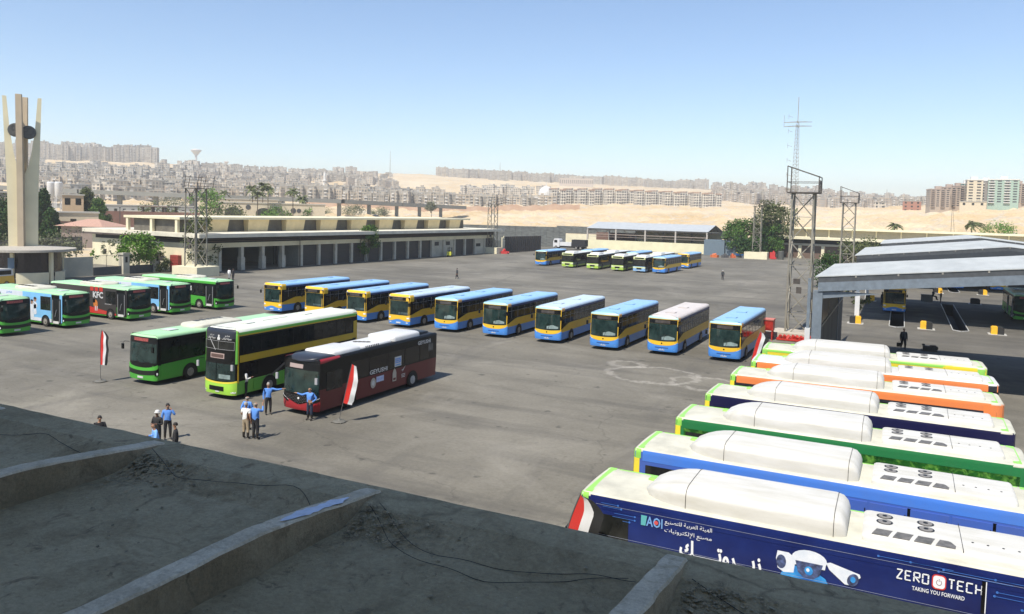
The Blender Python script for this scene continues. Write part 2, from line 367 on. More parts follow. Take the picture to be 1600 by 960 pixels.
def make_city_bus(newer=True):
    L = 11.8 if newer else 11.2
    sh = Shell(L=L, W=2.5, H=3.2, rf=.3 if newer else .16, rr=.14, rc=.26, bow=.16 if newer else .08, rake=.06 if newer else .01)
    t = empty('city_bus')
    zw = 1.58
    def fr(tt, z, m): 
        return None
    def extra(mb):
        # yellow flank sweeps up towards the front; black window band; A pillar
        F = sh.sx(-.34)
        def top(q):
            x = sh.sx(0)+0-q if False else (abs(q)-F)
            return 1.25+min(.42, x*.24) if x < 2.4 else 1.67
        for sd in (1, -1):
            sh.panel(mb, YEL, sd*F, sd*sh.sx(-L+.2), .98, top, off=.009, n=30)
            sh.panel(mb, SHADC, sd*sh.sx(-.5), sd*sh.sx(-L+.15), 2.78, 2.93, off=.009)  # strip under the roof edge: roof blue with shadow put into the colour
        wheels(sh, t, mb, BLACK, 2.65 if newer else 2.5, 3.3)
    body = sh.body([(1.0, BLU), (1.25, YEL if newer else YEL), (2.8, BLACK)], SKY, t, extra=extra)
    # flank glass
    xs = [-.45, -1.7, -3.0, -4.4, -5.8, -7.2, -8.6, -10.0, -L+.35]
    for sd in (1, -1):
        wins = xs if sd > 0 else [-2.2]+xs[2:]
        windows(sh, t, sd, wins, 1.74, 2.72, GLASS, sliders=True)
    for k, x in enumerate((-.55, -5.6)):
        d = part(sh, 'door', t, lambda mb, x=x: (sh.panel(mb, GLASS, -sh.sx(x), -sh.sx(x-1.2), .45, 2.72, off=.022)), False)
        f = MB(); f.use(BLACK); f.box(x-.63, x-.57, -sh.W/2-.035, -sh.W/2-.02, .45, 2.72); f.build('door_seam', parent=d)
    if newer:
        A = sh.a+sh.q*.75
        sheet(sh, 'front_surround', t, YEL, -A, A, 1.0, 2.98, off=.008)
        sheet(sh, 'windscreen', t, GLASSG, -A+.1, A-.1, (lambda q: 1.14+.09*(q/A)**2), 2.55, off=.016, n=14)
        s2 = sheet(sh, 'destination_sign', t, BLACK, -A+.1, A-.1, 2.56, 2.93, off=.016, n=14)
        sheet(sh, 'display', s2, SIGN, -.62, .62, 2.62, 2.86, off=.024)
        sheet(sh, 'dashboard', t, PALE, -.02, A-.28, (lambda q: 1.27+.09*(q/A)**2), (lambda q: 1.62-.25*abs(q-.5)), off=.019)
        for sd in (1, -1):
            wp = MB(); wp.use(BLACK); wp.path([sh.P(sd*.12, 1.2, .03), sh.P(sd*.1+.15, 1.75, .035)], .014, 5); wp.build('wiper', parent=t)
        sheet(sh, 'front_panel', t, YEL, -A, A, (lambda q: .8+.3*(abs(q)/A)**3), (lambda q: 1.12+.07*(q/A)**2), off=.012, n=16)
        sheet(sh, 'bumper', t, BLU, -A-.1, A+.1, .3, (lambda q: .78+.3*min(1, (abs(q)/A))**3), off=.03, n=18)
        sheet(sh, 'grille', t, mat('grille_navy', (.02, .07, .25), .5), -.55, .55, .58, .66, off=.04)
        lamp_pair(sh, t, A-.18, .92, .34, .12, tilt=.45); lamp_pair(sh, t, A-.35, .52, .2, .09, name='fog_lamp')
        em = MB(); em.use(BLACK); em.tube(sh.P(0, .98, .01), sh.P(0, .98, .03), .06, 10); em.build('badge', parent=t)
        plate(sh, t, .48)
        cap = MB(); cap.use(TEALR); 
        sh.panel(cap, TEALR, -A-.1, A+.1, 2.97, 3.12, off=.012, n=16); cap.build('roof_cap', parent=t, smooth=40)
        for sd in (1, -1):
          cp = MB(); sh.panel(cp, paint('bus_orange_yellow', (.72, .38, .1)), sd*(A+.02), sd*(sh.sx(-1.0)), 2.82, 3.08, off=.012, n=8)
          cp.build('corner_panel', parent=t, smooth=40)
    else:
        A = sh.a+sh.q*.7
        sheet(sh, 'front_surround', t, YEL, -A, A, 1.0, 3.02, off=.008)
        sheet(sh, 'windscreen', t, GLASSG, -A+.07, A-.07, 1.2, 2.58, off=.016, n=12)
        sheet(sh, 'dashboard', t, mat('dashboard_dark', (.05, .08, .08), .5, var=.4), 0, A-.2, 1.3, 1.5, off=.02)
        s2 = sheet(sh, 'destination_sign', t, BLACK, -A+.12, A-.45, 2.6, 2.94, off=.016, n=10)
        sheet(sh, 'display', s2, SIGN, -.75, .45, 2.66, 2.88, off=.024)
        for yy in (-.35, .25):
            wp = MB(); wp.use(BLACK); wp.path([sh.P(yy, 1.22, .03), sh.P(yy-.1, 1.9, .035)], .014, 5); wp.build('wiper', parent=t)
        sheet(sh, 'front_panel', t, YEL, -A-.05, A+.05, (lambda q: .72+.1*math.cos(q*3)), 1.18, off=.012, n=14)
        sheet(sh, 'bumper', t, BLU, -A-.08, A+.08, .3, (lambda q: .7+.1*math.cos(q*3)), off=.03, n=14)
        lamp_pair(sh, t, A-.2, .95, .26, .14); lamp_pair(sh, t, A-.3, .5, .2, .08, name='fog_lamp'); plate(sh, t, .48)
        cp = MB()
        sh.panel(cp, YEL, -A-.05, A+.02, 3.0, 3.19, off=.01, n=10)
        for sd in (1, -1): sh.panel(cp, YEL, sd*(A-.02), sd*sh.sx(-.75), 2.55, 3.14, off=.018, n=8)
        cp.build('roof_cap', parent=t, smooth=40)
    for x in ((-2.6, -6.8) if newer else (-3.0, -8.8)): hatch(sh, t, x, SKY)
    rl = MB(); rl.use(mat('tail_lamp_red', (.4, .02, .02), .3))
    rw = sheet(sh, 'rear_window', t, GLASS, sh.S-.95, sh.S, 1.75, 2.7, off=.012); rw2 = sheet(sh, 'rear_window', t, GLASS, -sh.S, -sh.S+.95, 1.75, 2.7, off=.012)
    for sd in (1, -1): sheet(sh, 'tail_lamp', t, mat('tail_lamp_red', (.4, .02, .02), .3), sd*(sh.S-1.05), sd*(sh.S-.85), .8, 1.2, off=.02)
    for sd in (1, -1): mirror(sh, t, sd, z=2.55)
    return t, sh
# ---- green city bus family (front black with red display)
GRN = paint('bus_green', (.06, .36, .035)); LGRN = paint('pale_green_roof', (.36, .62, .34), var=.08); DKG = paint('dark_green_grille', (.008, .012, .008)); 
def make_green_bus(flank=GRN, flank_fn=None, band=BLACK, roof=LGRN, podx=((-3.6, -7.6),), openings=True, wrap=False, lettering_fn=None, cant=None, low=GRN):
    sh = Shell(L=12, W=2.5, H=3.15, rf=.26, rr=.14, rc=.2, bow=.12, rake=.07)
    t = empty('city_bus'); A = sh.a+sh.q*.8
    def extra(mb):
        for sd in (1, -1):
            if flank_fn: flank_fn(sh, mb, sd)
            else:
                sh.panel(mb, flank, sd*sh.sx(-.5), sd*sh.sx(-11.85), .45, (lambda q: 1.3+(.12 if abs(q)-sh.sx(-.5) > 4 else .12*(abs(q)-sh.sx(-.5))/4)), off=.008, n=20)
        wheels(sh, t, mb, BLACK, 2.75, 3.2, rimmat=None)
    sh.body([(1.25, low), (2.85, band)], roof, t, extra=extra)
    if cant:
        mb = MB()
        for sd in (1, -1): sh.panel(mb, cant, sd*sh.sx(-.3), sd*sh.sx(-11.9), 2.78, 3.04, off=.011)
        mb.build('cantrail', parent=t, smooth=40)
    # front
    bk = MB(); sh.panel(bk, BLACK, -A, A, 1.1, 3.13, off=.009, n=14); bk.build('front_surround', parent=t, smooth=40)
    sheet(sh, 'windscreen', t, GLASSG, -A+.06, A-.06, 1.42, 2.6, off=.016, n=14)
    s2 = sheet(sh, 'destination_sign', t, BLACK, -A+.14, A-.14, 2.66, 3.0, off=.02, n=12); sheet(sh, 'display', s2, REDSIGN, -.75, .55, 2.73, 2.93, off=.028)
    for yy in (-.75, .15):
        wp = MB(); wp.use(BLACK); wp.path([sh.P(yy, 1.36, .03), sh.P(yy+.6, 1.5, .035)], .016, 5); wp.build('wiper', parent=t)
    sheet(sh, 'bumper', t, GRN, -A-.06, A+.06, .3, (lambda q: 1.08+.2*(abs(q)/A)**2.2), off=.03, n=18)
    sheet(sh, 'grille', t, DKG, -A+.1, A-.1, (lambda q: .62+.1*(q/A)**2), (lambda q: .9+.12*(q/A)**2), off=.042, n=14)
    for sd in (1, -1):
        hl = sheet(sh, 'headlight', t, BLACK, sd*(A-.16), sd*(A+.12), (lambda q: .62), (lambda q: 1.0+.5*(abs(q)-A+.1)), off=.045, n=5)
        sheet(sh, 'lens', hl, CHROME, sd*(A-.06), sd*(A+.04), .68, .82, off=.056)
    plate(sh, t, .47)
    # flanks
    xs = [-.7, -1.75, -3.6, -5.2, -6.8, -8.4, -10.0, -11.5]
    if openings:
        windows(sh, t, 1, [-.45, -1.9]+xs[2:], 1.5, 2.72, GLASS, sliders=False)
        windows(sh, t, -1, [-1.95, -3.5] if wrap else [-1.95]+xs[2:4], 1.5, 2.72, GLASS)
        if not wrap: windows(sh, t, -1, [-6.7]+xs[5:], 1.5, 2.72, GLASS)
        for x in ((-.55,) if wrap else (-.55, -5.3)):
            d = part(sh, 'door', t, lambda mb, x=x: (sh.panel(mb, mat('open_doorway', (.008, .009, .009), .5), -sh.sx(x), -sh.sx(x-1.25), .42, 2.62, off=.02)), False)
            f = MB(); f.use(mat('door_step_white', (.6, .6, .58), .5, var=.1)); f.box(x-1.15, x-.3, -sh.W/2-.04, -sh.W/2-.024, .4, .62)
            f.use(mat('door_rail_grey', (.3, .3, .3), .3)); f.tube((x-.15, -sh.W/2-.05, .5), (x-.15, -sh.W/2-.05, 2.5), .03); f.tube((x-1.1, -sh.W/2-.05, .5), (x-1.1, -sh.W/2-.05, 2.5), .03); f.path([Vector((x-.8, -sh.W/2-.05, 1.0)), Vector((x-.6, -sh.W/2-.05, 1.6)), Vector((x-.5, -sh.W/2-.05, 1.65))], .03)
            f.build('handrail', parent=d)
    for (p0, p1) in podx:
        mb = MB(); mb.use(CREAMR); rbox(mb, p0, p1, 1.05, 3.1, 3.42, nose=.5, tail=.3)
        o = mb.build('roof_unit', parent=t, smooth=50); m2 = MB(); m2.use(BLACK)
        for k in range(5): m2.box(p0-1.1-k*.5-.34, p0-1.1-k*.5, -.75, -.35, 3.40, 3.435)
        m2.build('vent', parent=o)
    hatch(sh, t, -2.2, WHITE)
    for sd in (1, -1):
        sheet(sh, 'rear_window', t, GLASS, sd*(sh.S-.9), sd*sh.S, 1.8, 2.7, off=.012)
        sheet(sh, 'tail_lamp', t, mat('tail_lamp_red', (.4, .02, .02), .3), sd*(sh.S-1.05), sd*(sh.S-.9), .7, 1.3, off=.02)
        mirror(sh, t, sd, z=2.6)
    if lettering_fn: lettering_fn(sh, t)
    return t, sh
# ---- buses of the right-hand row: white gas-tank pod and air-conditioning unit on the roof
CAPG = paint('lime_green', (.27, .62, .09)); CAPY = paint('lemon_yellow', (.85, .68, .04)); 
def make_gas_bus(cant, flank, roof=CREAMR, band=None, deco=None, green_edge=True, ac_old=False, H=3.55, corner=CAPG):
    sh = Shell(L=12, W=2.5, H=H, rf=.18, rr=.34, rc=.1, bow=.05, rake=.02); t = empty('gas_bus')
    dz = H-3.5
    def extra(mb):
        for sd in (1, -1):
            if band is not None:
                sh.panel(mb, band, sd*sh.sx(-.45), sd*sh.sx(-11.7), 1.5, 3.14, off=.008)
            if cant is not None: sh.panel(mb, cant, sd*sh.sx(-.42), sd*sh.sx(-11.95), 3.15, 3.5, off=.012)
            sh.panel(mb, CAPY, sd*(sh.a+sh.q*.2), sd*sh.sx(-.32), 2.2, 3.22, off=.014)
            sh.panel(mb, CAPG, sd*(sh.a+sh.q*.1), sd*sh.sx(-.36), 3.22, 3.53, off=.014)
        wheels(sh, t, mb, BLACK, 2.75, 3.3)
    sh.body([(1.5, flank), (3.16, BLACK if band is None else flank), (H-.1, flank)], roof, t, extra=extra)
    ed = MB(); ed.use(corner); z = H+.004
    ed.box(-.42, -.22, -sh.W/2+.1, sh.W/2-.1, H-.02, z+.012)
    if green_edge: ed.box(-sh.L+.55, -.5, -1.12, -1.07, H-.02, z+.012)
    ed.box(-sh.L+.25, -sh.L+.5, -sh.W/2+.12, sh.W/2-.12, H-.02, z+.012)
    ed.build('roof_trim', parent=t)
    A = sh.a+sh.q*.6
    sheet(sh, 'windscreen', t, GLASSG, -A+.05, A-.05, 1.2, 2.75, off=.016, n=10); s2 = sheet(sh, 'destination_sign', t, BLACK, -A+.1, A-.1, 2.78, 3.25, off=.016, n=10)
    sheet(sh, 'bumper', t, CAPG, -A-.05, A+.05, .3, 1.1, off=.03, n=10); lamp_pair(sh, t, A-.22, .75, .3, .16); plate(sh, t)
    mb = MB(); mb.use(POD); rbox(mb, -1.7, -7.15, 1.1, H-.02, H+.56, nose=1.5, tail=.35)
    pod = mb.build('gas_tank_cover', parent=t, smooth=50)
    for x in (-3.1, -6.85):
        sm = MB(); sm.use(BLACK)
        prev = None; pts = []
        for k in range(13):
            a = math.pi*k/12; cx, cz = -math.cos(a), math.sin(a); pts.append(Vector((x, 1.104*math.copysign(abs(cx)**.36, cx), H-.02+.584*(abs(cz)**.36 if cz > 1e-6 else 0))))
        sm.path(pts, .009, 4); sm.build('seam', parent=pod)
    mb = MB(); mb.use(POD); rbox(mb, -7.5, -11.3, 1.0, H-.02, H+.2, nose=0, tail=.12)
    ac = mb.build('air_conditioner', parent=t, smooth=50)
    g = MB(); g.use(mat('vent_dark', (.07, .07, .065), .6, col2=(.17, .16, .15), scale=6)); zt = H+.182
    if ac_old:
        for k in range(3): g.box(-7.9-k*.65-.45, -7.9-k*.65, .35, .62, zt, zt+.012)
    else:
        for k in range(4):
            x = -7.72-k*.47; g.prism([(x, .86), (x-.37, .86), (x-.5, .36), (x-.13, .36)] if k < 3 else [(x, .86), (x-.42, .86), (x-.44, .7), (x-.34, .48), (x-.13, .36)], zt-.03, zt+.016)
    for x in (-8.0, -8.95):
        for y in (-.52, -.1): rooffan(g, x, y, zt-.01, .2)
    g.build('vent', parent=ac)
    b = MB(); b.use(BLACK); b.box(-9.72, -9.705, -.95, .95, zt-.02, zt+.018)
    for k in range(4): b.lathe([(.03, zt), (.03, zt+.025)], 6, (-9.95-k*.32, .25+.02*k, 0))
    b.build('joint', parent=ac)
    kn = MB(); kn.use(corner); rbox(kn, -1.55, -1.95, .16, H-.01, H+.1, nose=.1, y=-.7); kn.build('air_vent', parent=t, smooth=50)
    for sd in (1, -1):
        if band is None or deco == 'window': windows(sh, t, sd, [-.5, -1.9, -3.6, -5.3, -7.0, -8.7, -10.3, -11.4], 1.6, 3.02, GLASS)
        else: windows(sh, t, sd, [-.5, -1.6], 1.6, 3.02, GLASS)
        mirror(sh, t, sd, z=2.6)
        sheet(sh, 'tail_lamp', t, mat('tail_lamp_red', (.4, .02, .02), .3), sd*(sh.S-1.0), sd*(sh.S-.85), .7, 1.3, off=.02)
    return t, sh
# ================================================================ the buses, one by one
def place(o, x, y, a, label, cat='bus', group=None):
    o.location = (x, y, 0); o.rotation_euler = (0, 0, a+math.pi); tag(o, label, cat, group); return o
def retint(root, repl):
    """give one bus its own paint: copy the meshes whose material changes"""
    def rec(o):
        if o.type == 'MESH' and any(m in repl for m in o.data.materials):
            o.data = o.data.copy()
            for i, m in enumerate(o.data.materials):
                if m in repl: o.data.materials[i] = repl[m]
        for c in o.children: rec(c)
    rec(root)
bpy.context.view_layer.update()
GY = 'yellow and blue buses parked in the long row'
newer, _ = make_city_bus(True); older, _ = make_city_bus(False)
bpy.context.view_layer.update()
PINKR = paint('faded_pink_white_roof', (.6, .53, .48), var=.12); PALEB = paint('faded_white_blue_roof', (.47, .58, .68), var=.15)
rows = [(older, -25.19, 82.42, 1.085, 'leftmost yellow and blue bus of the long row, its left side free', None),
        (older, -20.14, 79.75, 1.085, 'second yellow and blue bus from the left, lower front hidden by the double decker', None),
        (older, -15.36, 77.37, 1.09, 'third yellow and blue bus from the left, partly behind the double decker tail', None),
        (older, -10.74, 74.95, 1.08, 'yellow browed bus with a worn whitish roof, just right of the double decker tail', {SKY: PALEB}),
        (newer, -6.14, 72.88, 1.11, 'leftmost bus of the row with a round-cornered windscreen, beside the last yellow browed one', None),
        (newer, -1.5, 70.48, 1.11, 'sixth yellow and blue bus from the left in the long row', None),
        (newer, 3.21, 68.24, 1.12, 'whitish roofed yellow and blue bus, fourth from the right end of the row', {SKY: PALEB}),
        (newer, 7.81, 65.39, 1.1, 'blue roofed yellow and blue bus, third from the right end of the long row', None),
        (newer, 12.43, 63.82, 1.11, 'pinkish roofed yellow and blue bus, second from the row end at right', {SKY: PINKR}),
        (newer, 16.93, 61.61, 1.1, 'sky blue roofed yellow bus at the row end by the red hopper', None)]
used = set(); CITY = []
for proto, x, y, a, lb, rp in rows:
    o = proto if proto.name not in used else copy_tree(proto); used.add(proto.name)
    place(o, x, y, a, lb, 'bus', GY); CITY.append(o)
for o, r in zip(CITY, rows):
    if r[5]: retint(o, r[5])
# far group, facing us across the yard
GF = 'buses parked in front of the far open shed'
GYL = paint('faded_lime', (.4, .6, .08)); OLDW = paint('old_cream', (.58, .62, .3)); OLDR = paint('old_white_roof', (.62, .62, .58), var=.15)
def make_old_bus():
    sh = Shell(L=11.6, W=2.5, H=3.05, rf=.12, rr=.12, rc=.16, bow=.04, rake=.0); t = empty('city_bus'); A = sh.a
    def extra(mb):
        wheels(sh, t, mb, BLACK, 2.6, 3.2)
    sh.body([(.62, GYL), (1.15, YEL), (2.8, BLACK)], OLDR, t, extra=extra)
    sheet(sh, 'front_panel', t, GYL, -A-.1, A+.1, .3, 1.2, off=.012); sheet(sh, 'roof_brow', t, OLDW, -A-.1, A+.1, 2.55, 3.03, off=.014)
    s2 = sheet(sh, 'destination_sign', t, BLACK, -A+.2, A-.2, 2.66, 2.93, off=.02)
    sheet(sh, 'windscreen', t, GLASS, -A, A, 1.35, 2.5, off=.016); sheet(sh, 'bumper', t, OLDW, -A-.1, A+.1, .85, 1.12, off=.02)
    sheet(sh, 'grille', t, BLACK, -.5, .5, .62, .92, off=.035); lamp_pair(sh, t, A-.15, .95, .3, .15)
    windows(sh, t, 1, [-.5, -2, -3.6, -5.2, -6.8, -8.4, -10, -11.2], 1.45, 2.5); windows(sh, t, -1, [-2, -3.6, -5.2, -6.8, -8.4, -10, -11.2], 1.45, 2.5)
    mb = MB(); mb.use(OLDR); rbox(mb, -1.0, -4.2, 1.0, 3.0, 3.35, nose=.3, tail=.3); mb.build('roof_unit', parent=t, smooth=50)
    for sd in (1, -1): mirror(sh, t, sd, z=2.4)
    plate(sh, t, .42); return t
old = make_old_bus(); bpy.context.view_layer.update()
DUSTY = mat('dusty_grey_side', (.13, .15, .13), .6, var=.3)
far = [(newer, 5.95, 164.31, 1.13, 'small far yellow and blue bus, leftmost of the far group by the brown fence', None),
       (old, 11.34, 160.26, 1.15, 'old lime fronted bus with a dusty grey flank, second from left before the far shed', {YEL: DUSTY}),
       (old, 16.16, 157.14, 1.15, 'old lime fronted bus with a yellowish flank, third from left before the far shed', None),
       (old, 20.75, 154.23, 1.15, 'old lime fronted bus with a dark flank, fourth from left before the far shed', {YEL: BLACK}),
       (old, 24.71, 152.17, 1.12, 'old white browed bus with an orange bumper in the far group', {GYL: SKY, YEL: paint('orange_band', (.6, .25, .05))}),
       (newer, 28.2, 150.68, 1.09, 'yellow and blue bus with its full flank seen, right in the far group', None),
       (older, 36.3, 166.5, 1.1, 'yellow fronted bus set back at the right end of the far group', None)]
for proto, x, y, a, lb, rp in far:
    o = proto if proto.name not in used else copy_tree(proto); used.add(proto.name)
    place(o, x, y, a, lb, 'bus', GF)
    if rp: retint(o, rp)
for i, px in enumerate((922, 958, 993, 1030)):       # a second rank whose roofs show over the first
    o = copy_tree(old if i % 2 else newer); p = G(px, 391.5+i*1.7, 3.1)
    place(o, p.x-1.0, p.y-1.0, 1.12, ['blue-white roof of a bus in the second rank behind the first lime bus', 'roof of a bus in the second rank behind the second lime fronted bus',
          'roof of a bus in the second rank behind the third lime fronted bus', 'bus in the second rank showing behind the white browed bus'][i], 'bus', GF)
# buses in the maintenance shed (depot grid, heading along v)
AV = math.pi/2+A0
def gridbus(proto, u, v, lb, rp=None):
    o = copy_tree(proto); p = D(u, v); place(o, p.x, p.y, AV, lb, 'bus', 'buses inside the maintenance shed'); 
    if rp: retint(o, rp)
    return o
gridbus(older, -.45, 107.4, 'yellow and blue bus over the left inspection pit in the dark shed')
gridbus(newer, 8.5, 152.6, 'yellow and blue bus at the back of the shed over the far pit')
gridbus(older, 15.0, 154.2, 'yellow and blue bus at the back right of the shed, near the green bus')
gridbus(newer, 1.2, 158.0, 'yellow and blue bus at the back left of the shed, partly lit')
# ---- left row: green fronts in shade, lit right-hand flanks
GL = 'buses with green fronts in the left row'
SKYAD = paint('sky_blue_advert', (.2, .48, .78), var=.15); ADW = paint('advert_white', (.66, .7, .76), var=.05); ADB = paint('advert_blue', (.1, .26, .62), var=.2)
def fig_blobs(sh, mb, cx, sc, ms, sd=-1):
    """soft outlines of the printed footballers: overlapping rounded patches"""
    rnd = random.Random(int(cx*100))
    for k, (dx, z, rx, rz, m) in enumerate([(0, 2.35, .2, .24, ms[0]), (.42, 2.1, .2, .25, ms[0]), (.05, 1.85, .32, .35, ms[1]), (.5, 1.6, .3, .33, ms[1]), (.0, 1.3, .22, .35, ms[1]), (.5, 1.05, .26, .4, ms[1]), (.25, .85, .12, .3, ms[1]), (0, 2.47, .16, .12, ms[2]), (.42, 2.24, .17, .1, ms[2])]):
        mb.use(m); mb.poly([Vector((cx-dx*sc+rx*sc*math.cos(a)*(1+.12*math.sin(3*a+k)), sd*(sh.W/2+.017+.001*k), z+rz*math.sin(a)*(1+.1*math.cos(2*a)))) for a in [2*math.pi*q/18 for q in range(18)]])
SKIN_AD = mat('printed_skin', (.35, .2, .13), .5, var=.2); HAIR_AD = mat('printed_hair', (.02, .015, .015), .6)
def flank_blue(sh, mb, sd):
    s = sh.sx
    sh.panel(mb, ADW, sd*s(-1.9), sd*s(-11.9), .45, 2.98, off=.008)
    sh.panel(mb, SKYAD, sd*s(-1.9), sd*s(-4.9), 1.0, 2.98, off=.010)
    sh.panel(mb, SKYAD, sd*s(-1.9), sd*s(-6.1), .75, (lambda q: 2.98), off=.0095)
    sh.panel(mb, SKYAD, sd*s(-.4), sd*s(-.75), .5, 2.98, off=.011)
    if sd < 0:
        fig_blobs(sh, mb, -4.25, 1.1, (SKIN_AD, ADW, HAIR_AD)); mb.use(ADB)
        add_text(mb, shape_ar('مصر'), .9, .25, flank_T(sh, -1, -8.6, 2.6), .01)
def flank_kfc(sh, mb, sd):
    s = sh.sx; DKW = paint('charcoal_wrap', (.045, .04, .037), var=.15); RD = paint('wrap_red', (.5, .03, .02))
    sh.panel(mb, DKW, sd*s(-1.9), sd*s(-11.95), .45, 3.0, off=.008)
    sh.panel(mb, DKW, sd*s(-.45), sd*s(-.7), .5, 3.0, off=.008)
    sh.panel(mb, RD, sd*s(-1.95), sd*s(-6.3), .45, (lambda q: .6+.12*(abs(q)-s(-1.95))), off=.010, n=10)
    if sd < 0:
        mb.use(WHITE); add_text(mb, 'KFC', 1.5, .62, flank_T(sh, -1, -5.35, 1.95), .03)
        mb.use(RD)
        for k in range(3): mb.poly([flank_T(sh, -1, -5.75+k*.68, 2.62)(a, b) for a, b in ((0, 0), (.5, 0), (.5, .42), (0, .42))])
        FO = mat('printed_food', (.5, .17, .03), .6, var=.4, scale=9); mb.use(FO)
        mb.poly([Vector((-4.95+.33*math.cos(a), -(sh.W/2+.02), 1.35+.42*math.sin(a))) for a in [2*math.pi*q/16 for q in range(16)]])
        for k in range(4):
            mb.use(WHITE if k % 2 else RD); mb.poly([Vector((-5.17+k*.14, -(sh.W/2+.022), 1.15)), Vector((-5.03+k*.14, -(sh.W/2+.022), 1.15)), Vector((-5.05+k*.12, -(sh.W/2+.022), .7)), Vector((-5.15+k*.12, -(sh.W/2+.022), .7))])
        mb.use(WHITE); add_text(mb, 'delivery', 1.0, .16, flank_T(sh, -1, -3.6, 1.38), .0)
def put_green(n, x, y, a, lb, **k):
    t, sh = make_green_bus(**k); place(t, x, y, a, lb, 'bus', GL); return t, sh
LA = 2.675
put_green(0, -41.19, 65.19, LA, 'green bus cut by the left edge of the picture, nearest of the left row')
BLR = paint('pale_aqua_roof', (.42, .62, .56), var=.08)
put_green(1, -38.71, 69.96, LA, 'green fronted bus with a pale blue football advert, second in the left row', wrap=True, flank_fn=flank_blue, band=BLACK, roof=LGRN, cant=None, podx=((-4.2, -7.8),))
put_green(2, -35.5, 75.1, LA, 'black wrapped bus with white fast food lettering and three red squares, green front', wrap=True, flank_fn=flank_kfc, podx=((-4.2, -7.8),))
put_green(3, -33.66, 80.09, LA, 'pale blue and white wrapped bus just beyond the black wrapped bus', wrap=True, flank_fn=flank_blue, podx=((-4.2, -7.8),))
t4, s4 = put_green(4, -30.76, 84.62, LA, 'plain bright green bus at the far end of the left row, poster in its window', podx=((-3.8, -6.8),), cant=GRN)
mb = MB(); mb.use(WHITE); mb.poly([flank_T(s4, -1, -4.9, 1.9, .03)(a, b) for a, b in ((0, 0), (1.0, 0), (1.0, .5), (0, .5))]); mb.use(ADB); mb.poly([flank_T(s4, -1, -4.55, 2.05, .034)(a, b) for a, b in ((0, 0), (.35, 0), (.35, .2), (0, .2))]); mb.build('window_poster', parent=t4)
for (x, y) in ((-41.19, 65.19), (-35.5, 75.1), (-33.66, 80.09)): pass
# ---- three show buses in the middle
tg, sg = make_green_bus(); place(tg, -23.17, 48.89, 1.11, 'plain green bus with a red display, directly left of the double decker')
# green bus front half under the back shed
tg2 = copy_tree(tg); p = D(13.4, 108.2); place(tg2, p.x, p.y, AV, 'dark green bus in the shade at the right edge of the shed', 'bus', 'buses inside the maintenance shed')
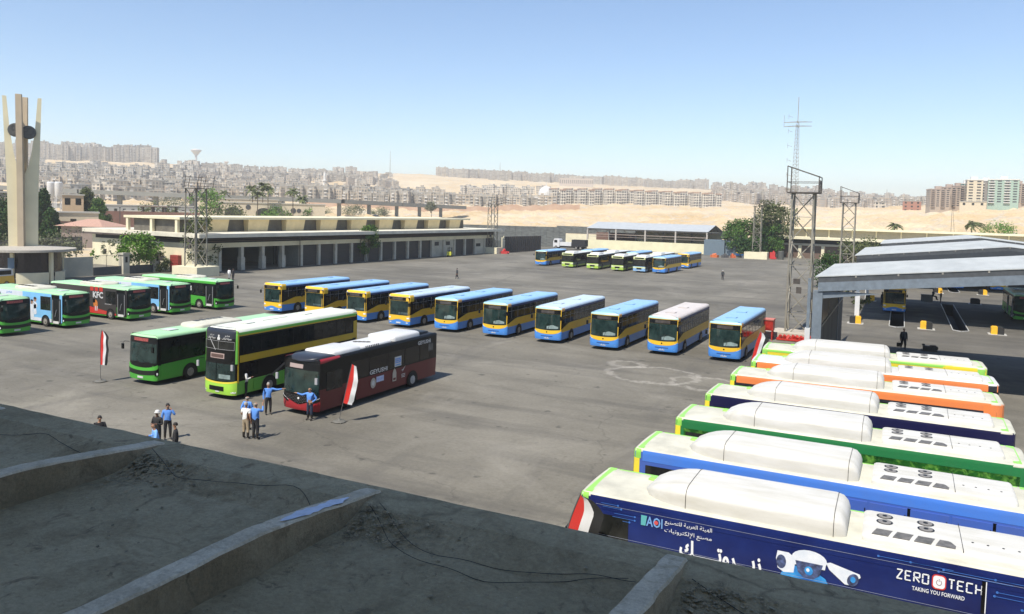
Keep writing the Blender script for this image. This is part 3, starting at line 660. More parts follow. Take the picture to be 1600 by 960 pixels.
# maroon bus
MAR = paint('maroon_paint', (.105, .007, .012), var=.1); MARR = paint('bright_maroon', (.3, .012, .02), var=.1); NVR = paint('black_blue_roof', (.02, .024, .035))
def make_maroon():
    sh = Shell(L=12, W=2.55, H=3.15, rf=.24, rr=.1, rc=.14, bow=.16, rake=.1); t = empty('city_bus'); A = sh.a+sh.q*.75
    def extra(mb):
        arc = []
        wheels(sh, t, mb, BLACK, 2.75, 2.9, rim=mat('chrome_rim', (.36, .36, .36), .3, var=.2))
    sh.body([(1.5, MAR), (2.98, BLACK)], BLACK, t, extra=extra)
    cp = MB(); sh.panel(cp, NVR, -A-.3, A+.3, 2.86, 3.14, off=.02, n=16, nz=6)
    cp.use(NVR); rbox(cp, -.05, -1.9, 1.1, 3.0, 3.28, nose=.8, tail=.2); cp.build('roof_cap', parent=t, smooth=50)
    mb = MB()
    for sd in (1, -1): sh.panel(mb, MARR, sd*(A+.05), sd*sh.sx(-1.9), (lambda q: 2.93+.09*max(0, abs(q)-A-.4)), 3.14, off=.022, n=10); sh.panel(mb, BLACK, sd*sh.sx(-2.2), sd*sh.sx(-11.95), 3.03, 3.15, off=.02, n=3)
    mb.build('cantrail', parent=t, smooth=40)
    sheet(sh, 'front_surround', t, BLACK, -A, A, .7, 2.9, off=.009, n=14)
    sheet(sh, 'windscreen', t, GLASSG, -A+.08, A-.08, 1.22, 2.5, off=.016, n=14); s2 = sheet(sh, 'destination_sign', t, BLACK, -A+.1, A-.1, 2.52, 2.86, off=.02, n=12)
    sheet(sh, 'display', s2, mat('pinkish_display', (.36, .28, .26), .4), -.85, .15, 2.58, 2.8, off=.03)
    wp = MB(); wp.use(BLACK); wp.path([sh.P(-.8, 1.26, .03), sh.P(.5, 1.35, .035)], .016, 5); wp.path([sh.P(.3, 1.26, .03), sh.P(1.0, 1.5, .035)], .016, 5); wp.build('wiper', parent=t)
    # mesh grille of diamonds in a V
    g = sheet(sh, 'grille', t, BLACK, -A+.25, A-.25, (lambda q: .62+.3*abs(q)/A), 1.16, off=.03, n=16); gm = MB(); gm.use(mat('grille_chrome', (.28, .28, .29), .35, metal=.6))
    q = .115
    for i in range(-10, 11):
        for j in range(0, 6):
            y = (i+.5*(j % 2))*q; z = .66+j*.085
            if z < .66+.3*abs(y)/A or abs(y) > A-.3: continue
            gm.poly([sh.P(y-q*.36, z, .036), sh.P(y, z-.014, .036), sh.P(y+q*.36, z, .036), sh.P(y, z+.014, .036)])
    gm.build('grille_mesh', parent=g)
    em = MB(); em.use(CHROME); em.tube(sh.P(0, .96, .03), sh.P(0, .96, .05), .06, 12); em.build('badge', parent=t)
    sheet(sh, 'bumper', t, MARR, -A-.08, A+.08, .3, (lambda q: .58+.42*min(1, abs(q)/A)), off=.035, n=18)
    for sd in (1, -1):
        hl = sheet(sh, 'headlight', t, BLACK, sd*(A-.55), sd*(A+.02), (lambda q: .66+.42*(abs(q)-A+.55)), (lambda q: .8+.5*(abs(q)-A+.55)), off=.05, n=6)
        sheet(sh, 'light_strip', hl, CHROME, sd*(A-.55), sd*(A+.0), (lambda q: .78+.5*(abs(q)-A+.55)), (lambda q: .797+.5*(abs(q)-A+.55)), off=.056, n=6)
    plate(sh, t, .46, .52)
    for sd in (1, -1):
        o = sheet(sh, 'window', t, GLASS, sd*sh.sx(-.75), sd*sh.sx(-2.1), 1.35, 2.4, off=.02)
        windows(sh, t, sd, [-2.9, -4.6, -6.4, -8.2, -9.9, -11.0], 1.6, 2.62, mat('tinted_glass', (.007, .007, .008), .12, spec=.4))
        mirror(sh, t, sd, mat('mirror_grey', (.35, .35, .36), .4), z=2.35)
        wl = sheet(sh, 'rear_quarter_window', t, mat('smoky_window', (.09, .09, .085), .2, var=.4), sd*sh.sx(-10.9), sd*sh.sx(-11.45), 2.05, 2.55, off=.024)
    mb = MB(); mb.use(WHITE)
    rbox(mb, -1.35, -4.1, 1.08, 3.1, 3.4, nose=.35, tail=.2); a = mb.build('roof_unit', parent=t, smooth=50)
    mb = MB(); mb.use(WHITE); rbox(mb, -4.0, -7.3, .98, 3.1, 3.3, tail=.2); b = mb.build('roof_unit', parent=t, smooth=50)
    mb = MB(); mb.use(WHITE); rbox(mb, -7.2, -10.3, 1.08, 3.1, 3.5, nose=.3, tail=.2); mb.build('roof_unit', parent=t, smooth=50)
    mb = MB()
    for k, y in enumerate((-.5, -.18, .14, .46)): rooffan(mb, -5.3-.12*k, y*.7, 3.29, .16)
    mb.use(BLACK)
    for k in range(8): mb.box(-4.6-k*.17-.05, -4.6-k*.17, .955, .99, 3.14, 3.27)
    mb.build('vent', parent=b)
    mb = MB(); mb.use(BLACK); rbox(mb, -10.45, -11.8, .8, 3.12, 3.3, nose=.3, tail=.3); mb.build('rear_roof_cowl', parent=t, smooth=50)
    W1 = WHITE
    def L1(mb):
        add_text(mb, 'GEYUSHI', 1.75, .27, flank_T(sh, 1, -4.6, 1.56, .03), .025)
        add_text(mb, 'GEYUSHI', 1.5, .25, flank_T(sh, 1, -9.65, 2.62, .03), .025)
    lettering(t, mat('letter_silver', (.6, .58, .55), .4), L1)
    st = MB(); TT = lambda x, z, o=.03: flank_T(sh, 1, x, z, o)
    def rect(m, x, z, w, h, o): st.use(m); st.poly([TT(x, z, o)(a, b) for a, b in ((0, 0), (w, 0), (w, h), (0, h))])
    rect(WHITE, -7.1, 1.62, .72, .62, .028); rect(ADB, -7.16, 1.84, .6, .3, .031); rect(paint('sticker_blue', (.1, .3, .6)), -7.18, 1.68, .56, .08, .031)
    st.use(WHITE); add_text(st, 'GCDC', .52, .2, TT(-7.2, 1.89, .034), .01)
    rect(paint('sticker_pale', (.5, .55, .75)), -5.25, 1.0, .75, .34, .028); st.use(ADB); add_text(st, 'GEYUSHI', .62, .12, TT(-5.31, 1.11, .031), .0)
    st.use(paint('seal_beige', (.45, .4, .33))); st.poly([TT(-4.95, 1.02, .028)(.26*math.cos(q), .31*math.sin(q)) for q in [2*math.pi*k/22 for k in range(22)]])
    st.use(WHITE); st.poly([TT(-4.95, 1.02, .031)(.13*math.cos(q), .16*math.sin(q)) for q in [2*math.pi*k/18 for k in range(18)]])
    st.use(paint('seal_beige', (.45, .4, .33))); st.poly([TT(-6.9, .75, .028)(a, b) for a, b in ((0, 0), (.4, 0), (.4, .5), (.33, .68), (.2, .8), (.07, .68), (0, .5))])
    st.use(MAR); st.poly([TT(-6.97, .82, .031)(a, b) for a, b in ((0, 0), (.26, 0), (.26, .14), (0, .14))])
    st.use(WHITE); st.poly([TT(-7.75, 1.2, .028)(a, b) for a, b in ((0, .1), (.28, .16), (.55, .36), (.33, .12), (.2, 0), (.22, .11))])
    for k in range(3): st.poly([TT(-7.85, 1.02-k*.09, .028)(a, b) for a, b in ((0, 0), (.4, 0), (.4, .035), (0, .035))])
    st.build('stickers', parent=t)
    return t
tm = make_maroon(); place(tm, -11.49, 42.59, 1.1, 'glossy maroon and black bus with white roof pods and a flag beside it')
# double decker
def make_decker():
    sh = Shell(L=11.6, W=2.5, H=4.22, rf=.34, rr=.12, rc=.3, bow=.12, rake=.03); t = empty('double_decker_bus'); A = sh.a+sh.q*.62
    G2 = paint('decker_green', (.16, .5, .06)); G3 = paint('decker_green_front', (.33, .62, .06)); YB = paint('decker_yellow', (.62, .4, .02)); WR = paint('decker_roof', (.7, .72, .62), var=.08)
    def extra(mb):
        for sd in (1, -1):
            s0, s1 = sd*sh.sx(-.55), sd*sh.sx(-11.5)
            sh.panel(mb, YB, sd*(A+.08), s1, 2.2, (lambda q: 2.62), off=.011)
            sh.panel(mb, BLACK, sd*sh.sx(-.3), s1, 2.63, 3.75, off=.009); sh.panel(mb, paint('decker_low_green', (.1, .42, .04)), sd*sh.sx(-1.6), s1, .4, (lambda q: 1.05+.25*min(1, max(0, (abs(q)-sh.sx(-3))/2))), off=.010, n=16)
            sh.panel(mb, YB, sd*sh.sx(-11.1), sd*(sh.S-.2), .5, 4.05, off=.013, n=5)
            sh.panel(mb, G2, sd*(A+.1), sd*sh.sx(-11.4), 3.83, 3.98, off=.018, n=6); sh.panel(mb, YB, sd*(A+.1), sd*sh.sx(-11.4), 3.76, 3.83, off=.016, n=6)
        wheels(sh, t, mb, BLACK, 2.9, 3.0, rimmat=mat('arch_lip_green', (.1, .2, .08), .5))
    sh.body([(1.1, G2), (2.3, BLACK), (3.8, BLACK)], WR, t, extra=extra)
    fs = MB(); sh.panel(fs, NVR, -A, A, 3.62, 4.22, off=.012, n=14, nz=8); fs.build('front_dome', parent=t, smooth=50)
    ed = MB()
    for sd in (1, -1):
        sh.panel(ed, G2, sd*(A-.02), sd*(A+.2), 2.15, 4.1, off=.022, n=4, nz=10); sh.panel(ed, YB, sd*(A+.2), sd*(A+.28), 1.0, 4.05, off=.02, n=3, nz=10)
    ed.build('front_pillar', parent=t, smooth=50)
    sheet(sh, 'front_surround', t, BLACK, -A, A, 1.0, 3.64, off=.01, n=12)
    up = sheet(sh, 'upper_windscreen', t, GLASS, -A+.12, A-.12, 2.98, 3.42, off=.016, n=12)
    fr = MB(); fr.use(mat('frame_grey', (.3, .3, .3), .4))
    for z in (2.96, 3.44): fr.path([sh.P(-A+.1+i*(2*A-.2)/8, z, .022) for i in range(9)], .012, 4)
    for s_ in (-A+.1, 0, A-.1): fr.path([sh.P(s_, 2.96, .022), sh.P(s_, 3.44, .022)], .01, 4)
    fr.path([sh.P(-.75, 3.6, .04), sh.P(-.2, 2.9, .04)], .02, 5)
    fr.build('frame', parent=up)
    s2 = sheet(sh, 'destination_sign', t, mat('pink_display', (.4, .3, .27), .5), -.62, .48, 2.42, 2.72, off=.024, n=8); s3 = sheet(sh, 'display', s2, mat('brown_display', (.1, .06, .05), .4), -.56, .42, 2.47, 2.67, off=.032, n=8)
    lw = sheet(sh, 'windscreen', t, GLASSG, -A+.07, A-.03, 1.12, 2.12, off=.016, n=12); sheet(sh, 'dashboard', t, PALE, .1, A-.3, 1.25, 1.5, off=.02)
    fr = MB(); fr.use(BLACK); fr.path([sh.P(-.1, 1.1, .03), sh.P(-.1, 2.12, .03)], .018, 4); fr.build('wiper', parent=t)
    sheet(sh, 'bumper', t, G3, -A-.12, A+.12, .3, (lambda q: .95+.1*(q/A)**2), off=.03, n=16); sheet(sh, 'bumper_trim', t, paint('decker_lemon', (.75, .6, .05)), -A-.1, A+.1, (lambda q: .95+.1*(q/A)**2), (lambda q: 1.04+.1*(q/A)**2), off=.032, n=14)
    sheet(sh, 'grille', t, BLACK, -.66, .5, .52, .78, off=.045, n=8); plate(sh, t, .5, .3)
    lamp_pair(sh, t, A-.12, .68, .36, .16); lamp_pair(sh, t, A-.12, .48, .3, .08, name='fog_lamp')
    def L1(mb):
        for x, w in ((-.98, .72), (.24, .72)):
            add_text(mb, shape_ar('حمولة الركاب'), w, .15, front_T(sh, x, 3.52), .02)
            add_text(mb, shape_ar('سر مصر' if x < 0 else 'مصر'), .36, .1, front_T(sh, x+.22, 3.7), .01)
        mb.poly([sh.P(a, b, .024) for a, b in ((-.1, 3.5), (.1, 3.5), (.12, 3.62), (.04, 3.68), (-.04, 3.68), (-.12, 3.62))]); mb.poly([sh.P(.07*math.cos(q), 3.74+.07*math.sin(q), .024) for q in [2*math.pi*k/10 for k in range(10)]])
    lettering(t, WHITE, L1)
    for sd in (1, -1):
        windows(sh, t, sd, [-.75, -2.2, -3.6, -5.0, -6.4, -7.8, -9.2, -10.2, -11.0], 2.75, 3.66, GLASS)
        windows(sh, t, sd, [-.7, -2.0] if sd > 0 else [-2.1, -3.4], 1.3, 2.1, GLASS); windows(sh, t, sd, [-3.8, -5.3, -6.8, -8.2], 1.4, 2.1, GLASS)
        mirror(sh, t, sd, mat('mirror_grey', (.35, .35, .36), .4), z=2.3)
    # slanted grey stair panel on the flank
    sp = MB(); sp.use(mat('stair_panel_grey', (.12, .11, .1), .5, var=.2)); y = sh.W/2+.03
    sp.poly([Vector((-2.9, y, 1.05)), Vector((-3.2, y, 1.05)), Vector((-5.75, y, 2.2)), Vector((-5.3, y, 2.2))]); sp.build('stair_panel', parent=t)
    for x in (-2.2, -7.4): hatch(sh, t, x, WR)
    mb = MB(); mb.use(WR); mb.box(-5.6, -3.4, -.7, .2, 4.23, 4.3); mb.build('roof_unit', parent=t)
    vg = MB(); vg.use(BLACK); vg.box(-11.35, -11.0, sh.W/2+.016, sh.W/2+.03, 1.7, 2.25); vg.build('vent', parent=t)
    return t
td = make_decker(); place(td, -17.12, 45.69, 1.11, 'green and yellow double decker bus with a black upper front and cream roof', 'double decker bus')
# ---- right-hand row, near end first
GR = 'buses with white roof pods in the right-hand row'
ORG = paint('cantrail_orange', (.78, .22, .06)); NAV = paint('cantrail_navy_ink', (.008, .008, .05)); DG = paint('cantrail_green', (.015, .17, .05)); BL = paint('cantrail_blue', (.06, .2, .66)); 
LEAF = mottled('printed_leaves', (.004, .03, .006), (.02, .12, .015), (.14, .34, .05), (.9, 2.6, 9), .4, .0, 0, None, .5)
NVW = mat('navy_wrap', (.004, .008, .07), .35, col2=(.01, .025, .15), scale=.6, coat=.2); BLW = paint('blue_wrap', (.045, .11, .42), var=.15)
LIMEC = paint('cantrail_lemon', (.75, .58, .03)); WDARK = mat('dark_wrap', (.02, .022, .03), .4, var=.4)
RW = [('r1', 15.84, 48.75, -.425, LIMEC, CAPG, None, None, 'bus with a lime and lemon roof edge, farthest of the right-hand row'),
      ('r2', 13.89, 44.54, -.43, ORG, WDARK, None, None, 'orange edged bus with square roof vents, second farthest of the right-hand row'),
      ('r3', 11.68, 40.65, -.45, ORG, WDARK, WDARK, 'window', 'orange edged bus with an orange rear corner, third farthest of the right-hand row'),
      ('r4', 9.34, 36.18, -.475, NAV, NAV, NAV, 'window', 'bus with a navy black roof edge, in the middle of the right-hand row'),
      ('r5', 7.1, 31.91, -.455, DG, DG, LEAF, 'leaf', 'bus with a dark green roof edge and a leaf print on its flank'),
      ('r6', 4.82, 27.66, -.47, BL, BLW, BLW, 'panels', 'bus with a bright blue roof edge and blue locker doors along its flank'),
      ('r7', 2.6, 23.37, -.455, NVW, NVW, NVW, 'ad', 'navy blue bus with a security camera advert, nearest of the right-hand row')]
for n, x, y, a, cant, flank, band, deco, lb in RW:
    t, sh = make_gas_bus(cant, flank, band=band, deco=deco, ac_old=(n == 'r2'), roof=WHITE if n == 'r2' else CREAMR)
    place(t, x, y, a, lb, 'bus', GR); W2 = sh.W/2; F = lambda x, z, o=.03: flank_T(sh, 1, x, z, o)
    if n == 'r1':
        mb = MB(); sh.panel(mb, CAPG, sh.sx(-.4), sh.sx(-11.9), 3.36, 3.53, off=.02, n=6); mb.build('roof_edge_stripe', parent=t, smooth=40)
    if n == 'r3':
        mb = MB(); sh.panel(mb, ORG, sh.sx(-11.2), sh.S-.3, .5, 3.45, off=.018, n=8); mb.build('corner_panel', parent=t, smooth=40)
    if deco == 'panels':
        mb = MB(); EDG = mat('panel_edge_dark', (.01, .02, .06), .5)
        for k in range(9):
            xx = -2.1-k*1.08; mb.use(BLW); mb.box(xx-1.0, xx, W2+.008, W2+.035, .6, 3.08); mb.use(BLACK); mb.box(xx-.96, xx-.93, W2+.035, W2+.045, 2.75, 2.9)
            if k % 2 == 1: mb.box(xx-1.09, xx-1.0, W2+.012, W2+.03, .6, 3.1)
        mb.build('locker_doors', parent=t)
    if deco == 'ad':
        WH = mat('print_white', (.75, .77, .8), .4); 
        fl = MB(); RDF = paint('flag_red', (.6, .03, .02))
        lettering(t, WH, lambda mb: add_text(mb, shape_ar('الهيئة العربية للتصنيع'), 1.28, .17, F(-2.6, 3.05), .0))
        lettering(t, WH, lambda mb: add_text(mb, shape_ar('مصنع الإلكترونيات'), 1.28, .17, F(-2.6, 2.82), .0))
        lettering(t, WH, lambda mb: add_text(mb, shape_ar('زيـــروتـــــك'), 2.15, .62, F(-3.03, 2.16), .03))
        lettering(t, WH, lambda mb: add_text(mb, 'TAKING YOU FORWARD', 1.1, .1, F(-8.66, 2.7), .012))
        def L1(mb):
            # segment lettering ZERO TECH
            def bar(x0, z0, x1, z1, T, w=.024):
                d = Vector((x1-x0, z1-z0)); d.normalize(); nx, nz = -d.y*w, d.x*w
                mb.poly([T(x0+nx, z0+nz), T(x1+nx, z1+nz), T(x1-nx, z1-nz), T(x0-nx, z0-nz)])
            segs = {'Z': [(0, 1, 1, 1), (1, 1, 0, 0), (0, 0, 1, 0)], 'E': [(0, 1, 1, 1), (0, .5, .8, .5), (0, 0, 1, 0), (0, 1, 0, .54), (0, .46, 0, 0)], 'R': [(0, 1, 1, 1), (0, .5, 1, .5), (0, 1, 0, .54), (0, .46, 0, 0), (1, 1, 1, .54), (.3, .46, 1, 0)],
                    'O': [(0, 1, 1, 1), (0, 0, 1, 0), (0, 1, 0, .54), (0, .46, 0, 0), (1, 1, 1, .54), (1, .46, 1, 0)], 'T': [(0, 1, 1, 1), (.5, .96, .5, .5), (.5, .45, .5, 0)], 'C': [(0, 1, 1, 1), (0, 0, 1, 0), (0, 1, 0, .54), (0, .46, 0, 0)],
                    'H': [(0, 1, 0, .54), (0, .46, 0, 0), (1, 1, 1, .54), (1, .46, 1, 0), (0, .5, 1, .5)]}
            for wd, x0 in (('ZERO', -8.32), ('TECH', -9.42)):
                for k, ch in enumerate(wd):
                    for s_ in segs[ch]:
                        bar(s_[0]*.12+k*.185, s_[1]*.22, s_[2]*.12+k*.185, s_[3]*.22, F(x0, 2.92), .016)
        lettering(t, WH, L1)
        lg = MB(); TL = F(-2.15, 2.3)
        lg.use(paint('logo_blue', (.16, .34, .66))); add_text(lg, 'AOI', .46, .28, F(-2.08, 2.93, .03), .02)
        lg.use(paint('logo_teal', (.1, .4, .42))); lg.poly([F(-1.93, 2.93, .029)(a, b) for a, b in ((0, 0), (.13, 0), (.17, .28), (0, .28))]); lg.use(paint('logo_red', (.6, .08, .08))); lg.poly([F(-2.36, 3.07, .034)(.06*math.cos(q), .06*math.sin(q)) for q in [2*math.pi*k/12 for k in range(12)]])
        # power button between the words
        def rr(T, w, h, r, o=0):
            return [T(cx*(w/2-r)+r*math.cos(q), cz*(h/2-r)+r*math.sin(q)) for cx, cz, q0 in ((1, 1, 0), (-1, 1, 1), (-1, -1, 2), (1, -1, 3)) for q in [math.pi/2*(q0+k/4) for k in range(5)]]
        lg.build('logo', parent=t); lg = MB(); lg.use(RDF); lg.poly(rr(F(-9.22, 3.02, .03), .3, .36, .09)); lg.use(WH); lg.poly(rr(F(-9.22, 3.02, .033), .25, .3, .075)); lg.use(paint('logo_grey', (.2, .05, .06)))
        T = F(-9.22, 3.01, .036)
        for k in range(10):
            a0, a1 = [math.pi/2+.5+(2*math.pi-1)*q/10 for q in (k, k+1)]; lg.poly([T(.06*math.cos(a0), .07*math.sin(a0)), T(.06*math.cos(a1), .07*math.sin(a1)), T(.048*math.cos(a1), .057*math.sin(a1)), T(.048*math.cos(a0), .057*math.sin(a0))])
        lg.poly([T(-.006, .02), T(.006, .02), T(.006, .09), T(-.006, .09)])
        lg.build('power_symbol', parent=t)
        # printed cameras
        pc = MB(); PW = mat('print_pale', (.6, .66, .75), .4, col2=(.78, .8, .84), scale=3); PD = mat('print_lens', (.02, .02, .035), .3, col2=(.1, .14, .3), scale=8); GLW = mat('print_glow', (.01, .1, .4), .4, col2=(.05, .35, .75), scale=2.5)
        FC = lambda x, z, o=.03: (lambda T: (lambda a, b: T(a*1.0, b*.95)))(F(x*1.0-.98, z+.97, o))
        el = lambda x, z, rx, rz, o, n=20, sk=0: [FC(x, z, o)(rx*math.cos(q)+sk*math.sin(q), rz*math.sin(q)) for q in [2*math.pi*k/n for k in range(n)]]
        pc.use(GLW); pc.poly([FC(-5.2, 1.25, .028)(a, b) for a, b in ((-.62, -.1), (.75, -.1), (.55, .3), (.2, .5), (-.3, .5), (-.5, .25))])
        pc.use(PW); pc.poly([FC(-4.75, 1.82, .03)(a, b) for a, b in ((-.17, .22), (.1, .22), (.28, .1), (.24, -.3), (.0, -.34), (-.15, -.25), (-.2, 0))]); pc.use(PD); pc.poly(el(-4.68, 1.76, .12, .19, .033))
        pc.use(PW); pc.poly(el(-5.35, 1.95, .42, .25, .032)); pc.poly([FC(-5.35, 1.95, .0325)(a, b) for a, b in ((-.4, -.02), (.4, -.02), (.38, -.2), (-.38, -.2))])
        pc.use(PD); pc.poly([FC(-5.35, 1.95, .035)(a, b) for a, b in ((-.33, -.08), (.33, -.08), (.26, -.38), (.12, -.5), (-.12, -.5), (-.26, -.38))]); pc.use(GLW); pc.poly(el(-5.35, 1.66, .1, .12, .037)); pc.use(PW); pc.poly(el(-5.33, 1.68, .04, .05, .039))
        pc.use(PW); pc.poly([FC(-5.75, 1.95, .031)(a, b) for a, b in ((0, 0), (.1, .04), (.78, -.12), (.8, -.2), (.58, -.46), (.45, -.46), (.08, -.16))]); pc.use(PD); pc.poly(el(-6.38, 1.66, .13, .17, .034, sk=.03)); pc.use(GLW); pc.poly(el(-6.38, 1.67, .06, .08, .036))
        pc.build('printed_cameras', parent=t)
        ln = MB(); ln.use(mat('print_circuit_blue', (.05, .16, .5), .4))
        for x0, z0, ln_ in ((-.75, 3.33, .5), (-.8, 3.24, .55), (-1.15, 3.1, .6), (-1.1, 3.0, .65), (-1.4, 2.92, .2), (-7.9, 3.36, 1.2), (-8.6, 3.36, .9), (-9.3, 3.33, 1.4), (-9.2, 3.27, 1.5), (-10.35, 3.33, 1.2), (-10.4, 3.05, 1.3), (-10.35, 2.95, 1.4), (-10.9, 2.75, 1.0)):
            T = F(x0, z0, .029); ln.poly([T(0, 0), T(ln_, 0), T(ln_, .012), T(0, .012)]); e = 0 if x0 < -7 else ln_; ln.poly([T(e+.03*math.cos(q), .006+.03*math.sin(q)) for q in [2*math.pi*k/8 for k in range(8)]])
        ln.use(mat('panel_seam_pale', (.3, .33, .4), .5)); 
        for z in (3.28, 2.42): T = F(-.6, z, .029); ln.poly([T(0, 0), T(11.2, 0), T(11.2, .008), T(0, .008)])
        T = F(-10.17, 2.5, .03); ln.use(WH); ln.poly([T(0, 0), T(.02, 0), T(.02, .75), T(0, .75)]); ln.use(BLACK); ln.poly([T(-.08, 0), T(0, 0), T(0, .75), T(-.08, .75)])
        ln.build('circuit_print', parent=t)
# ================================================================ built structures
CONC = mottled('foreground_concrete', (.33, .28, .17), (.44, .38, .245), (.27, .225, .135), (.35, 1.3, 16), .93, .03, .3, (.5, .47, .42), .28, stain=(.21, .175, .11))
CONCE = mat('parapet_concrete', (.29, .24, .15), .92, scale=3, detail=9, col2=(.38, .33, .21), bump=.02)
CRM = mat('cream_render', (.66, .6, .42), .9, var=.1, scale=.5, detail=8)
CRMD = mat('dusty_cream_render', (.46, .43, .34), .9, var=.15, scale=.6, detail=8)
ROOFC = mat('pale_roof_slab', (.6, .56, .45), .9, var=.18, scale=.35, detail=8)
OCH = mat('ochre_render', (.66, .54, .31), .9, var=.1, scale=.7, detail=8)
DKD = mat('brown_roller_shutter', (.05, .042, .035), .75, var=.25, scale=2, stretch=(.3, .3, 6))
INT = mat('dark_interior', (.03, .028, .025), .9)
GREYM = mat('pale_grey_sheet_metal', (.35, .365, .355), .65, scale=.7, detail=9, col2=(.46, .475, .46), stretch=(1, .25, 1))
STEEL = mat('blue_grey_steel', (.15, .18, .21), .5, var=.15)
DSTEEL = mat('dark_grey_steel', (.06, .065, .07), .6, var=.2)
GALV = mat('weathered_galvanised_steel', (.26, .245, .21), .6, var=.25, scale=2)
RUST = mat('rusty_dark_steel', (.07, .06, .05), .7, var=.3)
def GRD(o): return tag(o)
def corr_roof(name, pts, m, parent, th=.08):
    """thin roof sheet with real thickness"""
    mb = MB(); mb.use(m); n = [Vector(p)-Vector((0, 0, th)) for p in pts]; i = mb.vs(list(pts)+n); k = len(pts)
    mb.face(range(i, i+k)); mb.face([i+2*k-1-q for q in range(k)])
    for q in range(k): mb.face((i+q, i+(q+1) % k, i+k+(q+1) % k, i+k+q))
    return mb.build(name, parent=parent)
def roof_z(u, v):      # surface of the foreground roof slab
    z = 7.82+.02*math.sin(v*.55+.6)
    if v > 7.2: z = z+(7.98-z)*min(1, (v-7.2)/.5)
    return z
def foreground():
    t = empty('office_building', D(-6, -4), A0, 'grey concrete office building whose dusty flat roof fills the foreground', 'building')
    inv = Matrix.Rotation(-A0, 4, 'Z')@Matrix.Translation(-D(-6, -4))
    L = lambda u, v, z: inv@D(u, v, z)
    mb = MB(); mb.use(CONC); us = [-34+i*.25 for i in range(int(48/.25)+1)]; vs = [-.6+j*.25 for j in range(35)]+[8.02, 8.15]
    pts = []
    for v in vs:
        for u in us:
            e = noise.noise(Vector((u*.9, v*.9, 0)))*.03+noise.noise(Vector((u*4, v*4, 3)))*.008
            ed = noise.noise(Vector((u*2.1, 0, 7)))*.03+noise.noise(Vector((u*7, 0, 9)))*.012 if v > 8.1 else 0
            pts.append(L(u, v+ed, roof_z(u, v)+e*(0.3 if v > 7.9 else 1)))
    mb.grid(pts, len(us), len(vs)); roof = mb.build('roof', parent=t, smooth=12)
    b = MB(); b.use(CONCE); 
    for k in range(1): b.box(-34, 14, -.6, 8.1, 0, 7.6, T=lambda p: L(p.x, p.y, p.z))
    b.build('wall', parent=t)
    u_ = MB(); u_.use(CONCE); u_.box(-38, 16, -14, -1.0, 0, 23.5, T=lambda p: L(p.x, p.y, p.z)); u_.build('upper_storeys', parent=t)
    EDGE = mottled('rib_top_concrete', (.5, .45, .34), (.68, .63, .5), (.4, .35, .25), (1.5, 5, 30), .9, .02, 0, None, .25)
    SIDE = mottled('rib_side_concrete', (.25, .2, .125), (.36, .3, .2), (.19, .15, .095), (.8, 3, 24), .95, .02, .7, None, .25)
    for uc in (-13.6, -9.72, -5.83, -1.95, 1.95):
        m = MB(); n = 64
        prof = []
        for k in range(n+1):
            v = 8.0-k*8.4/n
            zt = 8.0+.21*min(1, (8.0-v)/2.0)**.9
            c = .0
            j = lambda s: noise.noise(Vector((v*3.1, uc*3+s, 1)))*.022+noise.noise(Vector((v*9, uc+s, 4)))*.01
            wl, wr = .125+j(1), .125+j(5)
            zb = roof_z(uc, v)-.06
            prof.append((v, zt+j(9)*.4, wl, wr, zb))
        rows = [[L(uc-wl-.01, v, zb), L(uc-wl, v, zt-.02), L(uc-wl+.02, v, zt), L(uc+wr-.02, v, zt), L(uc+wr, v, zt-.025), L(uc+wr+.015, v, zb)] for v, zt, wl, wr, zb in prof]
        i0 = m.vs([p for r in rows for p in r])
        for k in range(n):
            for q in range(5):
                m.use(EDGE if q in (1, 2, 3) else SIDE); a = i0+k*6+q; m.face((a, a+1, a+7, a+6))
        m.use(EDGE); m.face([i0+q for q in range(6)])
        r = m.build('roof_rib', parent=t, smooth=35)
        if abs(uc+5.83) < .1:
            s = MB(); s.use(mat('spilt_pale_blue_paint', (.5, .58, .72), .6, var=.15, scale=8)); p = []
            for k in range(17):
                v = 7.45-k*.072; zt = 8.0+.21*min(1, (8.0-v)/2.0)**.9+.012
                w = .10*math.sin(math.pi*k/16)**.6*(.75+1.1*noise.noise(Vector((v*7, 2, 2)))); p.append((L(uc+.02-w*.9, v, zt), L(uc+.05+w*.85, v, zt)))
            i = s.vs([a for q in p for a in q])
            for k in range(16): s.face((i+2*k, i+2*k+1, i+2*k+3, i+2*k+2))
            o = s.build('paint_splash', parent=r)
    return t
foreground()
# cables, stones and a bent rod lying on the foreground roof
def cable(name, pts, r, m, label, cat='cable', grp=None):
    P_ = []
    def cm(p0, p1, p2, p3, t_): return tuple(.5*((2*b_)+(c_-a_)*t_+(2*a_-5*b_+4*c_-d_)*t_*t_+(3*b_-a_-3*c_+d_)*t_**3) for a_, b_, c_, d_ in zip(p0, p1, p2, p3))
    q_ = [pts[0]]+list(pts)+[pts[-1]]; pts = [cm(q_[i], q_[i+1], q_[i+2], q_[i+3], k/6) for i in range(len(q_)-3) for k in range(6)]+[pts[-1]]
    for a, b in zip(pts, pts[1:]):
        n = 1
        for k in range(n):
            q = k/n; u = a[0]+(b[0]-a[0])*q; v = a[1]+(b[1]-a[1])*q; w_ = .05*math.sin(u*5+r*900); P_.append(D(u, v+w_*.6, roof_z(u, v)+.03+.008*math.sin(u*9)))
    mb = MB(); mb.use(m); mb.path(P_, r, 4); tag(mb.build(name), label, cat, grp)
CB = mat('cable_black', (.025, .023, .02), .7)
cable('cable', [(-5.6, 7.6), (-4.9, 7.1), (-4.3, 6.9), (-3.6, 6.85), (-3.0, 7.15), (-2.2, 7.5)], .0032, CB, 'thin black cable sagging across the middle roof bay', grp='loose cables on the roof')
